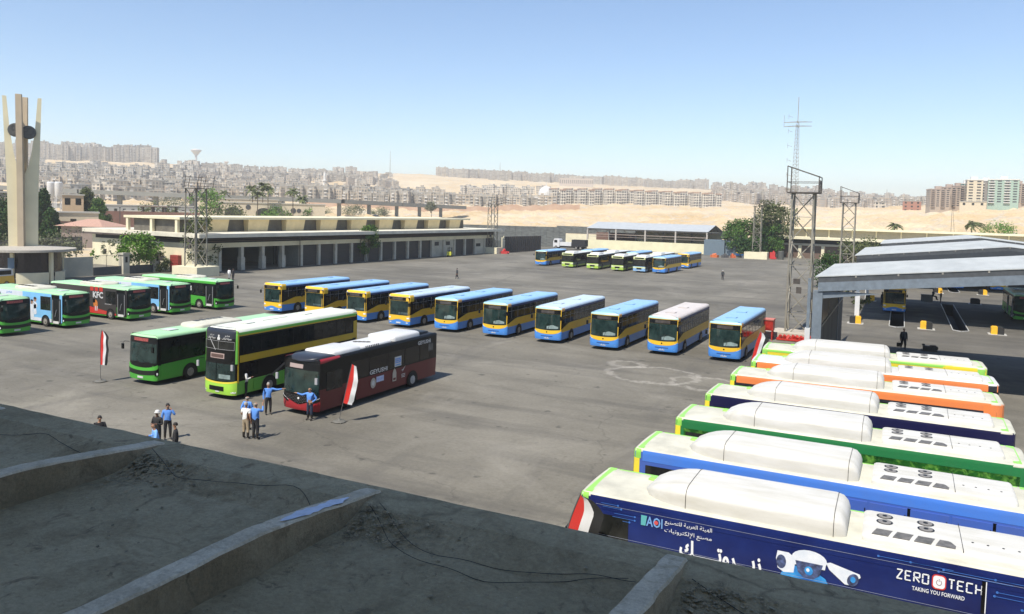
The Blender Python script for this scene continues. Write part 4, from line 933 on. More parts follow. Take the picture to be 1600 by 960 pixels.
cable('cable', [(-5.5, 7.65), (-4.8, 7.25), (-4.2, 7.1), (-3.4, 7.2), (-2.7, 7.35), (-2.15, 7.45)], .0032, CB, 'thin black cable running highest across the middle roof bay', grp='loose cables on the roof')
cable('cable', [(-9.5, 7.7), (-8.6, 7.35), (-7.6, 7.45), (-6.8, 7.6), (-6.2, 7.3)], .0035, CB, 'black cable curling between the two left roof ribs', grp='loose cables on the roof')
cable('cable', [(-14, 7.6), (-12.6, 7.3), (-11.6, 7.5), (-10.4, 7.3), (-9.8, 7.4)], .004, CB, 'black cable along the parapet at the far left of the roof', grp='loose cables on the roof')
cable('cable', [(-1.7, 7.6), (-.9, 7.3), (-.2, 7.5), (.6, 7.3)], .004, CB, 'black cable right of the rightmost roof rib', grp='loose cables on the roof')
mb = MB(); mb.use(CB); mb.path([D(-3.55+.04*k, 5.15+.01*k*k*.6, roof_z(0, 5.2)+.04-.002*k) for k in range(7)], .014, 5); tag(mb.build('bent_rod'), 'short bent black rod lying in the middle roof bay', 'rod')
rnd = random.Random(3); rb = MB(); rb.use(mat('roof_rubble', (.12, .1, .06), .95, scale=9, col2=(.4, .34, .22)))
for k in range(1500):
    uc = rnd.choice((-9.72, -5.83, -1.95)); u = uc+.2+abs(rnd.gauss(0, .5)); v = 7.6-abs(rnd.gauss(0, .35))
    if rnd.random() < .3: u = rnd.uniform(-14, 2); v = rnd.uniform(3, 8)
    s = rnd.uniform(.006, .024)*(1.6 if rnd.random() < .1 else 1); z = roof_z(u, v)+s*.5+.012
    c = D(u, v, z); rb.poly([c+Vector((s*math.cos(a), s*math.sin(a), rnd.uniform(-.2, .6)*s)) for a in (0, 1.3, 2.6, 4.1, 5.2)])
tag(rb.build('roof_grit', recalc=False), 'grit and rubble strewn on the foreground roof', 'grit', kind='stuff')
# ---------------------------------------------------------------- open maintenance sheds on the right
def shed(v0, v1, label, u0=-5.15, u1=25.2, ze=7.6, zr=9.12, cols=(), girder=True):
    t = empty('maintenance_shed', D(u0, v0), A0, label, 'shed'); inv = (Matrix.Translation(D(u0, v0))@Matrix.Rotation(A0, 4, 'Z')).inverted()
    L = lambda u, v, z: inv@D(u, v, z); um = (u0+u1)/2
    for a, b, za, zb in ((u0, um, ze, zr), (um, u1, zr, ze)): corr_roof('roof', [L(a, v0, za), L(b, v0, zb), L(b, v1, zb), L(a, v1, za)], GREYM, t, .06)
    # gable girders, near and far, and the valley gutter beams along the eaves
    for v, nm in ((v0+.15, 'girder'), (v1-.15, 'girder')):
        for (a, b, za, zb) in ((u0+.2, um, ze, zr), (um, u1-.2, zr, ze)):
            mb = MB()
            for m, z_hi, z_lo, tk in ((DSTEEL, -.07, -.42, .1), (STEEL if v0 < 60 else mat('shed_gable_shade', (.03, .036, .042), .6, var=.2), -.42, -1.02, .13)):  # farther sheds' gables: shade under the roof put into the colour
                mb.use(m); q = [L(a, v-tk, za+z_hi), L(b, v-tk, zb+z_hi), L(b, v-tk, zb+z_lo), L(a, v-tk, za+z_lo)]; r = [L(a, v+tk, za+z_hi), L(b, v+tk, zb+z_hi), L(b, v+tk, zb+z_lo), L(a, v+tk, za+z_lo)]
                i = mb.vs(q+r)
                for f in ((0, 1, 2, 3), (7, 6, 5, 4), (0, 4, 5, 1), (1, 5, 6, 2), (2, 6, 7, 3), (3, 7, 4, 0)): mb.face([i+k for k in f])
            mb.build(nm, parent=t)
    n = 9; pu = MB(); pu.use(GALV)
    for k in range(1, 12):
        u = u0+(u1-u0)*k/12; z = ze+(zr-ze)*(1-abs(u-um)/(um-u0)); pu.box(u-.05, u+.05, v0+.02, v1-.02, z-.2, z-.07, T=lambda p: L(p.x, p.y, p.z))
    pu.build('purlin', parent=t)
    for u in cols:
        z = ze+(zr-ze)*(1-min(1, abs(u-um)/(um-u0)))-1.0
        for v in (v0+.3, v1-.3):
            c = MB(); c.use(STEEL); k_ = 1.9 if v0 < 60 else 1; c.box(u-.16*k_, u+.16*k_, v-.2, v+.2, 0, z, T=lambda p: L(p.x, p.y, p.z)); c.use(WHITE); c.box(u-.24, u+.24, v-.26, v+.26, 0, 1.3 if v0 < 60 else 3.4, T=lambda p: L(p.x, p.y, p.z)); c.build('column', parent=t)
    return t, L
t, L = shed(57, 74, 'nearest open maintenance shed with a grey metal roof, behind the parked gas buses', cols=(-4.95,), ze=7.58)
mb = MB(); mb.use(STEEL); mb.prism([(0, 0), (3.6, 0), (0, -.55)], -.1, .1, T=lambda p: L(-4.7+p.x, 57.3+p.z, 6.62+p.y)); mb.build('haunch', parent=t)
for du in (-.55,):
    mb = MB(); mb.use(STEEL); mb.box(-4.95+du-.1, -4.95+du+.1, 57.0, 57.2, 0, 7.4, T=lambda p: L(p.x, p.y, p.z)); mb.use(WHITE); mb.box(-4.95+du-.17, -4.95+du+.17, 56.9, 57.3, 0, 4.0, T=lambda p: L(p.x, p.y, p.z)); mb.build('column', parent=t)
# oblique sheet-metal partition hanging from the first bay
a = D(-4.75, 57.4); b = D(-4.75, 79.8); dr = (b-a).normalized(); nrm = Vector((-dr.y, dr.x, 0)); ln = (b-a).length
wt = empty('partition_wall', a, 0, 'dark corrugated side wall with a window band on the nearest shed', 'partition')
CORR = mat('corrugated_grey_sheet', (.085, .085, .085), .6, var=.3, scale=1.2, stretch=(1, 1, .15))
mb = MB(); mb.use(CORR); n = int(ln/.16)
for k in range(n):
    o = .05 if k % 2 else 0; p = dr*(ln*k/n)+nrm*o; q = dr*(ln*(k+1)/n)+nrm*(.05-o)
    i = mb.vs([p, q, q+Vector((0, 0, 4.1)), p+Vector((0, 0, 4.1)), p-nrm*.06, q-nrm*.06, q-nrm*.06+Vector((0, 0, 4.1)), p-nrm*.06+Vector((0, 0, 4.1))]); mb.face((i, i+1, i+2, i+3)); mb.face((i+4, i+5, i+6, i+7))
mb.build('sheet', parent=wt)
mb = MB(); mb.use(mat('window_band_dark', (.015, .016, .017), .3)); TT = lambda p: dr*p.x-nrm*p.y+Vector((0, 0, p.z)); mb.box(0, ln, -.02, .02, 4.1, 6.6, T=TT); wb = mb.build('window', parent=wt)
mb = MB(); mb.use(GALV)
for k in (0, .3, 1): mb.box(ln*k-.06, ln*k+.06, .02, .07, 4.0, 6.6, T=TT)
mb.box(0, ln, .02, .08, 4.02, 4.16, T=TT); mb.build('frame', parent=wb)
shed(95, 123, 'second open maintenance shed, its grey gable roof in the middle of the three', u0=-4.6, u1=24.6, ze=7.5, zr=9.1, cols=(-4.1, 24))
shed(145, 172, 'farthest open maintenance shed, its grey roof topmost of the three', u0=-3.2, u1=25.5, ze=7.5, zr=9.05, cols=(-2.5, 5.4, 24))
# yellow and black column guards
def guard(u, v, label, dark=False, flip=False):
    t = empty('column_guard', D(u, v), A0, label, 'guard', 'yellow and black concrete guards in the shed'); t.rotation_euler = (0, 0, A0+(math.pi if flip else 0)); Y_ = mat('guard_yellow', (.78, .42, .02), .6, var=.15, scale=4); K_ = mat('guard_black', (.02, .019, .018), .7, var=.3)
    for m, x0, x1, nm in ((Y_, -.55, .0, 'yellow_half'), (K_, .001, .6, 'black_half')):
        if dark: m = K_  # shaded guard: shade put into the colour, yellow half turns black
        mb = MB(); mb.use(m); pr = [(x0, 0), (x1, 0), (x1, .82), (x0+(.12 if x0 < 0 else 0), .82), (x0, .7)] if x0 < 0 else [(x0, 0), (x1, 0), (x1, .68), (x1-.12, .8), (x0, .82)]
        i = mb.vs([Vector((x, -.5, z)) for x, z in pr]+[Vector((x, .5, z)) for x, z in pr]); k = len(pr); mb.face(range(i, i+k)); mb.face([i+2*k-1-q for q in range(k)])
        for q in range(k): mb.face((i+q, i+(q+1) % k, i+k+(q+1) % k, i+k+q))
        mb.build(nm, parent=t)
    mb = MB(); mb.use(mat('guard_plinth', (.4, .39, .36), .9, var=.2)); mb.prism([(-.8, -.7), (.85, -.7), (.85, .7), (-.8, .7)], .0, .05); mb.build('plinth', parent=t)
for u, v, l in ((-4.15, 94.4, 'column guard at the foot of the tall white column'), (2.75, 94.3, 'column guard in the sun left of the open middle pit'), (9.25, 94.6, 'column guard in the sun at the right, beyond the gas buses'),
                (5.6, 142.6, 'column guard at the back, just behind two men'), (11.9, 144.4, 'column guard at the back right, lit yellow side to the right'), (-3.6, 121.8, 'column guard deep in the shade behind the shed bus')): guard(u, v, l, flip=(u < -3 or u > 11 or 5 < u < 6))
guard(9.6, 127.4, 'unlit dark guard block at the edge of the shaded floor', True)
mb = MB(); mb.use(mat('bench_grey', (.13, .13, .12), .8)); mb.box(-.75, .75, -.3, .3, 0, .95); mb.box(-.8, .8, -.35, .35, .93, 1.0); o = mb.build('work_bench'); o.location = D(3.6, 126.6); o.rotation_euler = (0, 0, A0); tag(o, 'grey box bench a man sits on in the shed', 'bench')
# inspection pits (holes are left in the yard sheet)
PITS = [(-.75, .65, 94.6, 121), (5.35, 6.75, 95.4, 124), (7.4, 8.8, 146.5, 170)]
for (a, b, c, d), l in zip(PITS, ('inspection pit under the shed bus at the left', 'long open inspection pit in the middle of the shed', 'inspection pit at the back under the smiling bus')):
    t = empty('inspection_pit', D((a+b)/2, c), A0, l, 'pit', 'inspection pits'); w_ = (b-a)/2
    mb = MB(); mb.use(mat('pit_wall_dark', (.03, .035, .045), .7, var=.3)); 
    for x0, x1, y0, y1, z0, z1 in ((-w_-.1, -w_, 0, d-c, -1.5, -.01), (w_, w_+.1, 0, d-c, -1.5, -.01), (-w_, w_, -.1, 0, -1.5, -.01), (-w_, w_, d-c, d-c+.1, -1.5, -.01), (-w_, w_, 0, d-c, -1.6, -1.5)): mb.box(x0, x1, y0, y1, z0, z1)
    mb.build('pit_wall', parent=t)
    mb = MB(); mb.use(mat('pit_rail_grey', (.5, .5, .48), .5)); z = .03
    mb.path([Vector(p) for p in ((-w_-.05, d-c, z), (-w_-.05, -.1, z), (0, -1.1, z), (w_+.05, -.1, z), (w_+.05, d-c, z))], .05, 4); mb.build('rail', parent=t)
# ---------------------------------------------------------------- lattice light masts
def lattice(u, v, h, w, label, cage='box', base=None, cagew=1.0, dark_from=.6):
    t = empty('lattice_mast', D(u, v), A0, label, 'mast', 'steel lattice light masts'); hw = w/2; tw = hw*.92; z0 = base[2] if base else 0
    LG = mat('mast_leg_paint', (.17, .155, .12), .65, scale=.5, col2=(.27, .25, .2))
    cs = [(-1, -1), (1, -1), (1, 1), (-1, 1)]
    at = lambda c, z: Vector((c[0]*(hw+(tw-hw)*z/h), c[1]*(hw+(tw-hw)*z/h), z))
    for c in cs: mb = MB(); mb.use(LG); mb.tube(at(c, z0), at(c, h), .11, 4); mb.build('leg', parent=t)
    mb = MB(); mb.use(LG); n = max(4, int(h/ (w*1.0)))
    for i in range(4):
        a, b = cs[i], cs[(i+1) % 4]
        for k in range(n):
            za, zb = z0+(h-z0)*k/n, z0+(h-z0)*(k+1)/n
            if k % 2 == 0: mb.tube(at(a, za), at(b, zb), .06, 4)
            else: mb.tube(at(b, za), at(a, zb), .06, 4)
            if k % 2 == 0: mb.tube(at(a, zb), at(b, zb), .04, 4)
    mb.build('bracing', parent=t)
    mb = MB(); mb.use(RUST); cw = hw*1.35*cagew
    mb.box(-cw, cw, -cw, cw, h-.05, h+.05)
    if cage == 'box':
        hh = [2.1, 1.5, 1.4, 2.0]
        top = [Vector((x*cw, y*cw, h+(2.5 if x < 0 else 1.5))) for x, y in cs]
        for c, p in zip(cs, top): mb.tube((c[0]*cw, c[1]*cw, h), p, .06, 4)
        for i in range(4): mb.tube(top[i], top[(i+1) % 4], .05, 4); mb.tube((cs[i][0]*cw, cs[i][1]*cw, h+1.0), (cs[(i+1) % 4][0]*cw, cs[(i+1) % 4][1]*cw, h+1.0), .035, 4)
        for k in range(7): mb.tube((cw, -cw+2*cw*k/6, h), (cw, -cw+2*cw*k/6, h+1.2), .025, 4)
    else:
        for k in range(4):
            z = h+.4+k*.45; sh_ = k*.18
            mb.tube((-cw*.6+sh_, -cw, z), (cw*1.6+sh_, -cw*.8, z-.1), .04, 4); mb.tube((-cw*.6+sh_, cw, z), (cw*1.6+sh_, cw, z-.1), .04, 4); mb.tube((-cw*.6+sh_, -cw, z), (-cw*.6+sh_, cw, z), .04, 4)
        for x in (-cw*.6, 0, cw*1.2):
            for y in (-cw, cw): mb.tube((x, y, h), (x+.5, y, h+2.0), .045, 4)
    mb.build('lamp_cage', parent=t)
    if base:
        mb = MB(); mb.use(CRM); mb.box(-base[0], base[0], -base[1], base[1], 0, base[2]); mb.build('base_block', parent=t)
    mb = MB(); mb.use(RUST); mb.box(-.5, .1, -hw-.15, -hw+.1, 5.2, 5.7); mb.box(-.2, .25, -hw-.2, -hw+.05, 4.3, 4.9); mb.build('control_box', parent=t)
    return t
lattice(-8.6, 80.2, 13.9, 2.1, 'tall lattice mast with a lamp cage, nearest, left of the first shed roof', dark_from=.3)
lattice(-7.6, 134, 14.0, 1.95, 'lattice mast rising behind the first shed roof beside a round bush')
lattice(-35.0, 219.5, 14.2, 2.0, 'small far lattice mast in front of the big green trees', 'bars', base=(3.0, 1.6, 1.9))
lattice(-96.2, 182.3, 12.8, 2.0, 'far lattice mast at the end of the long workshop', 'bars', base=(2.2, 1.6, 1.6))
lattice(-98.8, 88.0, 13.6, 2.3, 'lattice mast on a cream block beside the left end of the workshop', 'bars', base=(2.7, 2.2, 1.5))
# sloped concrete plinth behind the red hopper
mb = MB(); mb.use(mat('plinth_concrete', (.42, .37, .3), .9, var=.15)); mb.prism([(-2.6, -1.5), (1.6, -1.8), (1.8, 1.6), (-1.4, 1.8)], 0, .55); mb.build('x'); o = bpy.data.objects['x']; o.name = 'mast_plinth'; o.location = D(-9.2, 79.6); o.rotation_euler = (0, 0, A0); tag(o, 'sloping concrete plinth under the nearest lattice mast', 'plinth')
# red hopper behind the last gas bus
t = empty('red_hopper', D(-11.3, 76.6), A0, 'red steel hopper bin standing behind the farthest gas bus', 'hopper'); RD = mat('hopper_red', (.42, .03, .02), .5, var=.2)
mb = MB(); mb.use(RD); i = mb.vs([(-.95, -.6, 1.9), (.95, -.6, 1.9), (.95, .6, 1.9), (-.95, .6, 1.9), (-.2, -.35, .9), (.95, -.5, .9), (.95, .5, .9), (-.2, .35, .9)])
for f in ((0, 1, 5, 4), (1, 2, 6, 5), (2, 3, 7, 6), (3, 0, 4, 7), (7, 6, 5, 4)): mb.face([i+k for k in f])
mb.use(mat('hopper_red_pale', (.5, .16, .12), .6)); mb.box(-1.0, 1.0, -.65, .65, 1.88, 1.98); mb.build('bin', parent=t)
mb = MB(); mb.use(RD)
for x in (.1, .85):
    for y in (-.4, .4): mb.box(x-.05, x+.05, y-.05, y+.05, 0, .9)
mb.build('frame', parent=t)
mb = MB(); mb.use(RD); rnd = random.Random(4)
for k in range(11): x = 1.4+k*.36; mb.tube((x, rnd.uniform(-.3, .3), .15), (x+.2, rnd.uniform(-.3, .3), .5), .16, 7)
mb.box(1.2, 5.4, -.4, .4, .05, .2); o = mb.build('valve_rack'); o.location = D(-11.3, 77.0); o.rotation_euler = (0, 0, A0); tag(o, 'low rack of red pipe valves right of the red hopper', 'rack')
# ---------------------------------------------------------------- long workshop on the left
def workshop():
    base = D(-102.2, 91); dirv = (D(-97.2, 185)-base); ang = math.atan2(dirv.y, dirv.x); Lg = dirv.length
    t = empty('workshop_building', base, ang, 'long low cream workshop with a row of dark garage doors, left of the yard', 'building')
    # local: x along the facade, y to the left = away from the yard, z up
    D_ = 22; H1 = 5.2
    mb = MB(); mb.use(CRM); mb.box(-.0, .3, 0.2, 27.5, 0, 5.35); mb.build('end_wall', parent=t)
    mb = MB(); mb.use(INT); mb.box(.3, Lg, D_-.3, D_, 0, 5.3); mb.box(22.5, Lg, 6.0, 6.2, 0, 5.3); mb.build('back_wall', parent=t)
    mb = MB(); mb.use(ROOFC); mb.box(-1.2, Lg+1.0, -2.6, 28.6, 5.75, 6.4); r = mb.build('roof', parent=t)
    mb = MB(); mb.use(INT); mb.box(.3, Lg-.2, 0.0, .25, 4.75, 5.75); mb.build('clerestory_strip', parent=t)
    mb = MB(); mb.use(CRM); mb.box(-.1, Lg, -.15, .15, 3.95, 4.75); mb.use(mat('pipe_brown', (.1, .07, .05), .7)); mb.box(0, Lg, -.35, -.25, 5.0, 5.1); mb.box(0, Lg, -.35, -.25, 5.35, 5.42); mb.build('fascia_beam', parent=t)
    nb = 20; bw = Lg/nb; PIL = mat('pillar_paint', (.46, .43, .35), .85, var=.15, scale=1)
    for k in range(nb+1):
        mb = MB(); mb.use(PIL); x = k*bw; mb.box(x-.28, x+.28, -.2, .5, 0, 3.95)
        if 1 < k < 5: mb.box(x-.42, x+.42, -.35, .6, 0, 2.2)
        mb.build('pillar', parent=t)
    for k in range(nb):
        x0, x1 = k*bw+.28, (k+1)*bw-.28
        if k == 0: mb = MB(); mb.use(CRM); mb.box(x0, x1, .05, .25, 0, 3.95); mb.use(INT); mb.box(x0+1.2, x0+2.2, .02, .06, 1.3, 2.0); mb.build('infill_wall', parent=t)
        elif k in (14, 15): mb = MB(); mb.use(CRMD); mb.box(x0, x1, .1, .3, 0, 3.95); mb.use(DKD); mb.box(x0+.9, x0+2.6, .06, .11, 2.6, 3.5); mb.build('infill_wall', parent=t)
        elif k in (18,): mb = MB(); mb.use(CRMD); mb.box(x0, x1, .1, .3, 0, 3.95); mb.use(INT); mb.box(x0+.5, x0+2.6, .06, .11, 1.9, 2.7); mb.build('infill_wall', parent=t)
        elif k > 4: 
            mb = MB(); mb.use(DKD); mb.box(x0, x1, .32, .42, 0, 3.95)
            o = mb.build('garage_door', parent=t)
    mb = MB(); mb.use(mat('cross_wall', (.3, .3, .26), .9, var=.1)); mb.box(5*bw-.15, 5*bw+.15, .5, D_-.3, 0, 5.3); mb.use(ROOFC); mb.box(.3, 5*bw, 6, 14, 5.1, 5.2); mb.build('cross_wall', parent=t)
    mb = MB(); mb.use(mat('daylight_slit', (.7, .68, .55), .9)); 
    # raised roof light: slab with ochre blocks and dark openings
    y0, y1 = 4.6, 17.5
    mb.use(CRM); mb.box(-.2, Lg-6, y0-.9, y1+.8, 8.55, 8.95); mb.build('roof_light_slab', parent=t)
    mb = MB(); mb.use(mat('roof_light_glass', (.11, .1, .08), .6, var=.3, scale=.8)); mb.box(.6, Lg-6.5, y0+.9, y1-.9, 6.4, 8.55); mb.build('roof_light_window', parent=t)
    k = 0; x = 5.4
    while x < Lg-10:
        mb = MB(); mb.use(OCH); w_ = 4.9
        i = mb.vs([Vector(p) for p in ((x, y0-.45, 8.56), (x+w_, y0-.45, 8.56), (x+w_-.15, y0-.1, 6.4), (x+.15, y0-.1, 6.4), (x, y0+1.0, 8.56), (x+w_, y0+1.0, 8.56), (x+w_-.15, y0+1.0, 6.4), (x+.15, y0+1.0, 6.4))])
        for f in ((0, 1, 2, 3), (0, 3, 7, 4), (1, 5, 6, 2), (0, 4, 5, 1), (3, 2, 6, 7)): mb.face([i+q for q in f])
        mb.build('roof_light_block', parent=t); x += 9.25
    for yy in (y0-.2, y0+6.2, y1-.3): mb = MB(); mb.use(CRM); mb.box(-.1, .35, yy, yy+.6, 6.4, 8.55); mb.build('roof_light_post', parent=t)
    mb = MB(); mb.use(INT); mb.box(-.03, .0, 1.2, 26.5, 4.75, 5.35); mb.box(-.05, 0, 7.9, 8.8, 1.6, 2.4); mb.box(-.05, 0, 23.4, 24.3, 2.0, 2.8); mb.build('end_window', parent=t)
    for xx in (22.8, 40): mb = MB(); mb.use(mat('pipe_brown', (.1, .07, .05), .7)); mb.tube((xx, -.4, 0), (xx, -.4, 5.6), .07, 6); mb.build('drain_pipe', parent=t)
    return t
workshop()
# ---------------------------------------------------------------- monument with clock discs, gatehouse, front fence
mt = empty('clock_monument', D(-105.9, 66.9)+Vector((-1.45, 0, 0)), 0, 'tall cream monument of four flaring fins holding round dark clock discs', 'monument')
MCR = mat('monument_cream', (.7, .63, .43), .85, var=.06, scale=.4); MCT = mat('monument_tan', (.42, .34, .24), .85, var=.08, scale=.4)
def fin(pts, thick, m, ang, name='fin'):
    """outline in a vertical plane through the axis turned by ang, given thickness"""
    mb = MB(); c, s = math.cos(ang), math.sin(ang); n = len(pts)
    q = [Vector((.78*r*c-t_*s, .78*r*s+t_*c, z)) for t_ in (-thick*.42, thick*.42) for r, z in pts]; i = mb.vs(q); mb.use(m)
    mb.face([i+k for k in range(n)]); mb.face([i+2*n-1-k for k in range(n)])
    for k in range(n): mb.face((i+k, i+(k+1) % n, i+n+(k+1) % n, i+n+k))
    return mb.build(name, parent=mt)
va = math.atan2(66.5, -106.6)  # not used for placing, only kept readable
vw = math.atan2(D(-106.6, 66.5).y, D(-106.6, 66.5).x)-math.pi/2      # facing direction of the visible pair
outer = [(.1, 4.6), (2.2, 4.6), (2.3, 12), (2.9, 25.0), (2.3, 25.0), (1.85, 20.5), (1.3, 17.5), (.85, 15.8), (.2, 14.5)]
fin(outer, 1.2, MCR, vw); fin(outer, 1.2, MCR, vw+math.pi)
inner = [(.1, 4.6), (1.9, 4.6), (2.1, 15), (2.6, 25.2), (1.9, 25.2), (1.2, 18.0), (.4, 13.0)]
fin(inner, .85, MCT, vw-math.pi/2-.22); fin(inner, .75, MCT, vw+math.pi/2-.2)
DISC = mat('clock_disc_black', (.03, .03, .03), .5, scale=3, col2=(.12, .12, .11))
for a, rr_, zz in ((vw+.25, 1.25, 20.3), (vw+math.pi-.2, .3, 20.5)):
    mb = MB(); mb.use(DISC); cx = math.cos(a)*rr_; cy = math.sin(a)*rr_; mb.lathe([(.86, -.3), (.9, -.25), (.9, .25), (.86, .3)], 24, (0, 0, 0), 'y'); o = mb.build('clock_disc', parent=mt); o.location = (cx, cy-.95, zz); o.rotation_euler = (0, 0, vw)
mb = MB(); mb.use(MCR); mb.box(-1.8, -.7, -.3, .3, 20.2, 20.5, T=lambda p: Matrix.Rotation(vw, 4, 'Z')@p); mb.build('strut', parent=mt)
gh = empty('gatehouse', D(-106.6, 66.5), A0+.12, 'round gatehouse with dark glass and a flat disc canopy under the monument', 'gatehouse')
gh.scale = (.66, .66, 1)
mb = MB(); mb.use(mat('canopy_grey', (.36, .33, .28), .85, var=.15)); mb.lathe([(8.4, 4.3), (8.8, 4.35), (8.8, 4.65), (2.5, 4.95)], 48); mb.build('canopy', parent=gh, smooth=30)
mb = MB(); mb.use(mat('tinted_brown_glass', (.03, .02, .018), .25, var=.3)); mb.lathe([(6.2, .9), (6.2, 4.3)], 40); mb.build('glass', parent=gh)
for a0, a1 in ((-1.9, -1.25), (-1.0, -.1), (.1, 1.2)):
    mb = MB(); mb.use(CRM); n = 10
    pts = [Vector((r*math.cos(a0+(a1-a0)*k/n), r*math.sin(a0+(a1-a0)*k/n), z)) for (r, z) in ((6.6, 0), (6.7, 1.55), (6.25, 1.58)) for k in range(n+1)]; mb.grid(pts, n+1, 3); mb.build('sill_wall', parent=gh)
for a0 in (-1.95, -1.1, -.02, 1.25):
    mb = MB(); mb.use(MCR); mb.box(6.2, 6.9, -.28, .28, 0, 4.3, T=lambda p: Matrix.Rotation(a0, 4, 'Z')@p); mb.build('pier', parent=gh)
bb = MB(); bb.use(mat('notice_blue_grey', (.1, .15, .2), .6)); bb.box(6.95, 7.05, -.6, .6, 2.2, 3.6, T=lambda p: Matrix.Rotation(-1.1, 4, 'Z')@p); bb.build('notice_board', parent=gh)
# boundary wall and gate, running along v at u = -109
def wallseg(name, u0, v0, u1, v1, h, m, label, cat='wall', cap=None, th=.25, group=None, z0=0):
    a, b = D(u0, v0), D(u1, v1); d = b-a; ang = math.atan2(d.y, d.x); o = MB(); o.use(m); o.box(0, d.length, -th/2, th/2, z0, h)
    if cap: o.use(cap); o.box(-.05, d.length+.05, -th/2-.07, th/2+.07, h, h+.12)
    ob = o.build(name); ob.location = a; ob.rotation_euler = (0, 0, ang); return tag(ob, label, cat, group)
wallseg('boundary_wall', -109.3, 72.5, -108.8, 77.6, 2.9, CRMD, 'grey cream boundary wall right of the round gatehouse')
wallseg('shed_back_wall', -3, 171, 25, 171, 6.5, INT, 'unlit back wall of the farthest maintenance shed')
wallseg('low_wall', -108.8, 77.8, -108.6, 82.2, 1.25, DSTEEL, 'low dark wall between the gatehouse wall and the gate pier', th=.3)
wallseg('low_wall', -108.5, 83.4, -108.4, 87.8, 1.25, DSTEEL, 'low dark wall right of the gate pier', th=.3)
for (u, v, l) in ((-108.6, 82.8, 'cream gate pier with a hollow lamp niche and wider cap'), (-108.5, 88.4, 'plain white gate pier beside the leafy orange tree')):
    t = empty('gate_pier', D(u, v), A0, l, 'pier'); mb = MB(); mb.use(CRMD); mb.box(-.55, .55, -.55, .55, 0, 3.0); mb.build('shaft', parent=t); mb = MB(); mb.use(CRMD); mb.box(-.7, .7, -.7, .7, 3.0, 3.3); mb.build('cap', parent=t); mb = MB(); mb.use(INT); mb.box(.55, .57, -.2, .2, 1.8, 2.7); mb.build('lamp_niche', parent=t)
ft = empty('bar_fence', D(-108.7, 77.8), 0, 'thin steel bar fence above the low dark walls by the gate', 'fence')
mb = MB(); mb.use(GALV); o0 = D(-108.7, 77.8)
for k in range(60): v = 77.8+k*.17; p = D(-108.6, v)-o0; mb.tube(p+Vector((0, 0, 1.2)), p+Vector((0, 0, 3.1)), .018, 4)
mb.build('bars', parent=ft); mb = MB(); mb.use(GALV); mb.tube(D(-108.6, 77.8, 3.0)-o0, D(-108.6, 88, 3.0)-o0, .03, 4); mb.build('top_rail', parent=ft)
for k, (u, v, n, l) in enumerate(((-116.5, 84.5, 7, 'yellow and black striped kerb behind the gate pier'), (-116, 93, 7, 'yellow and black striped kerb under the white end wall'))):
    mb = MB(); Y_ = mat('guard_yellow', (.78, .42, .02)); K_ = mat('guard_black', (.02, .019, .018))
    for q in range(n*2): mb.use(Y_ if q % 2 else K_); mb.box(-.3, .3, q*.62, q*.62+.61, 0, .5)
    o = mb.build('striped_kerb'); o.location = D(u, v-4); o.rotation_euler = (0, 0, A0); tag(o, l, 'kerb')
o = MB(); o.use(mat('cabinet_red', (.26, .04, .03), .6, var=.2)); o.box(-.95, .95, -.7, .7, .1, 2.7)
for k in range(5): o.box(-.97, .97, -.74, -.7, .5+k*.45, .54+k*.45)
o = o.build('steel_cabinet'); o.location = D(-106.6, 91.2); o.rotation_euler = (0, 0, A0); tag(o, 'rust red louvred steel cabinet by the left lattice mast', 'cabinet')
# ---------------------------------------------------------------- brown fence and walls at the back
def corr_fence(name, u0, v0, u1, v1, h, m, label, z0=0, pitch=.5, cat='fence'):
    a, b = D(u0, v0), D(u1, v1); d = b-a; L_ = d.length; n = int(L_/pitch); o = MB(); o.use(m)
    for k in range(n):
        x = L_*k/n; s = .12 if k % 2 else 0; o.box(x, x+L_/n, s-.1, s+.06, z0, h)
    ob = o.build(name); ob.location = a; ob.rotation_euler = (0, 0, math.atan2(d.y, d.x)); return tag(ob, label, cat)
DBR = mat('dark_brown_sheet', (.055, .045, .038), .7, var=.2, scale=1.5)
corr_fence('sheet_metal_fence', -95.2, 187.6, -92.6, 205.5, 4.3, DBR, 'dark brown corrugated fence left of the far yellow bus')
wallseg('yard_wall', -96.5, 184.4, -95.2, 187.5, 3.2, CRMD, 'short cream wall between the mast and the brown fence', cap=ROOFC)
GRT = mat('grey_slatted_sheet', (.12, .125, .115), .8, var=.4, scale=.7, stretch=(1, 1, 5))
corr_fence('slatted_wall', -112, 262, -45, 262, 6.2, GRT, 'long weathered grey slatted wall behind the far shed', z0=3.6, pitch=1.1, cat='wall')
wallseg('cream_yard_wall', -112, 261, -30, 261, 3.5, CRM, 'cream yard wall under the grey slats behind the far buses', th=.4)
corr_fence('slatted_wall', -128, 222, -96, 232, 6.4, GRT, 'dark slatted wall behind the workshop end and far mast', z0=.0, pitch=1.0, cat='wall')
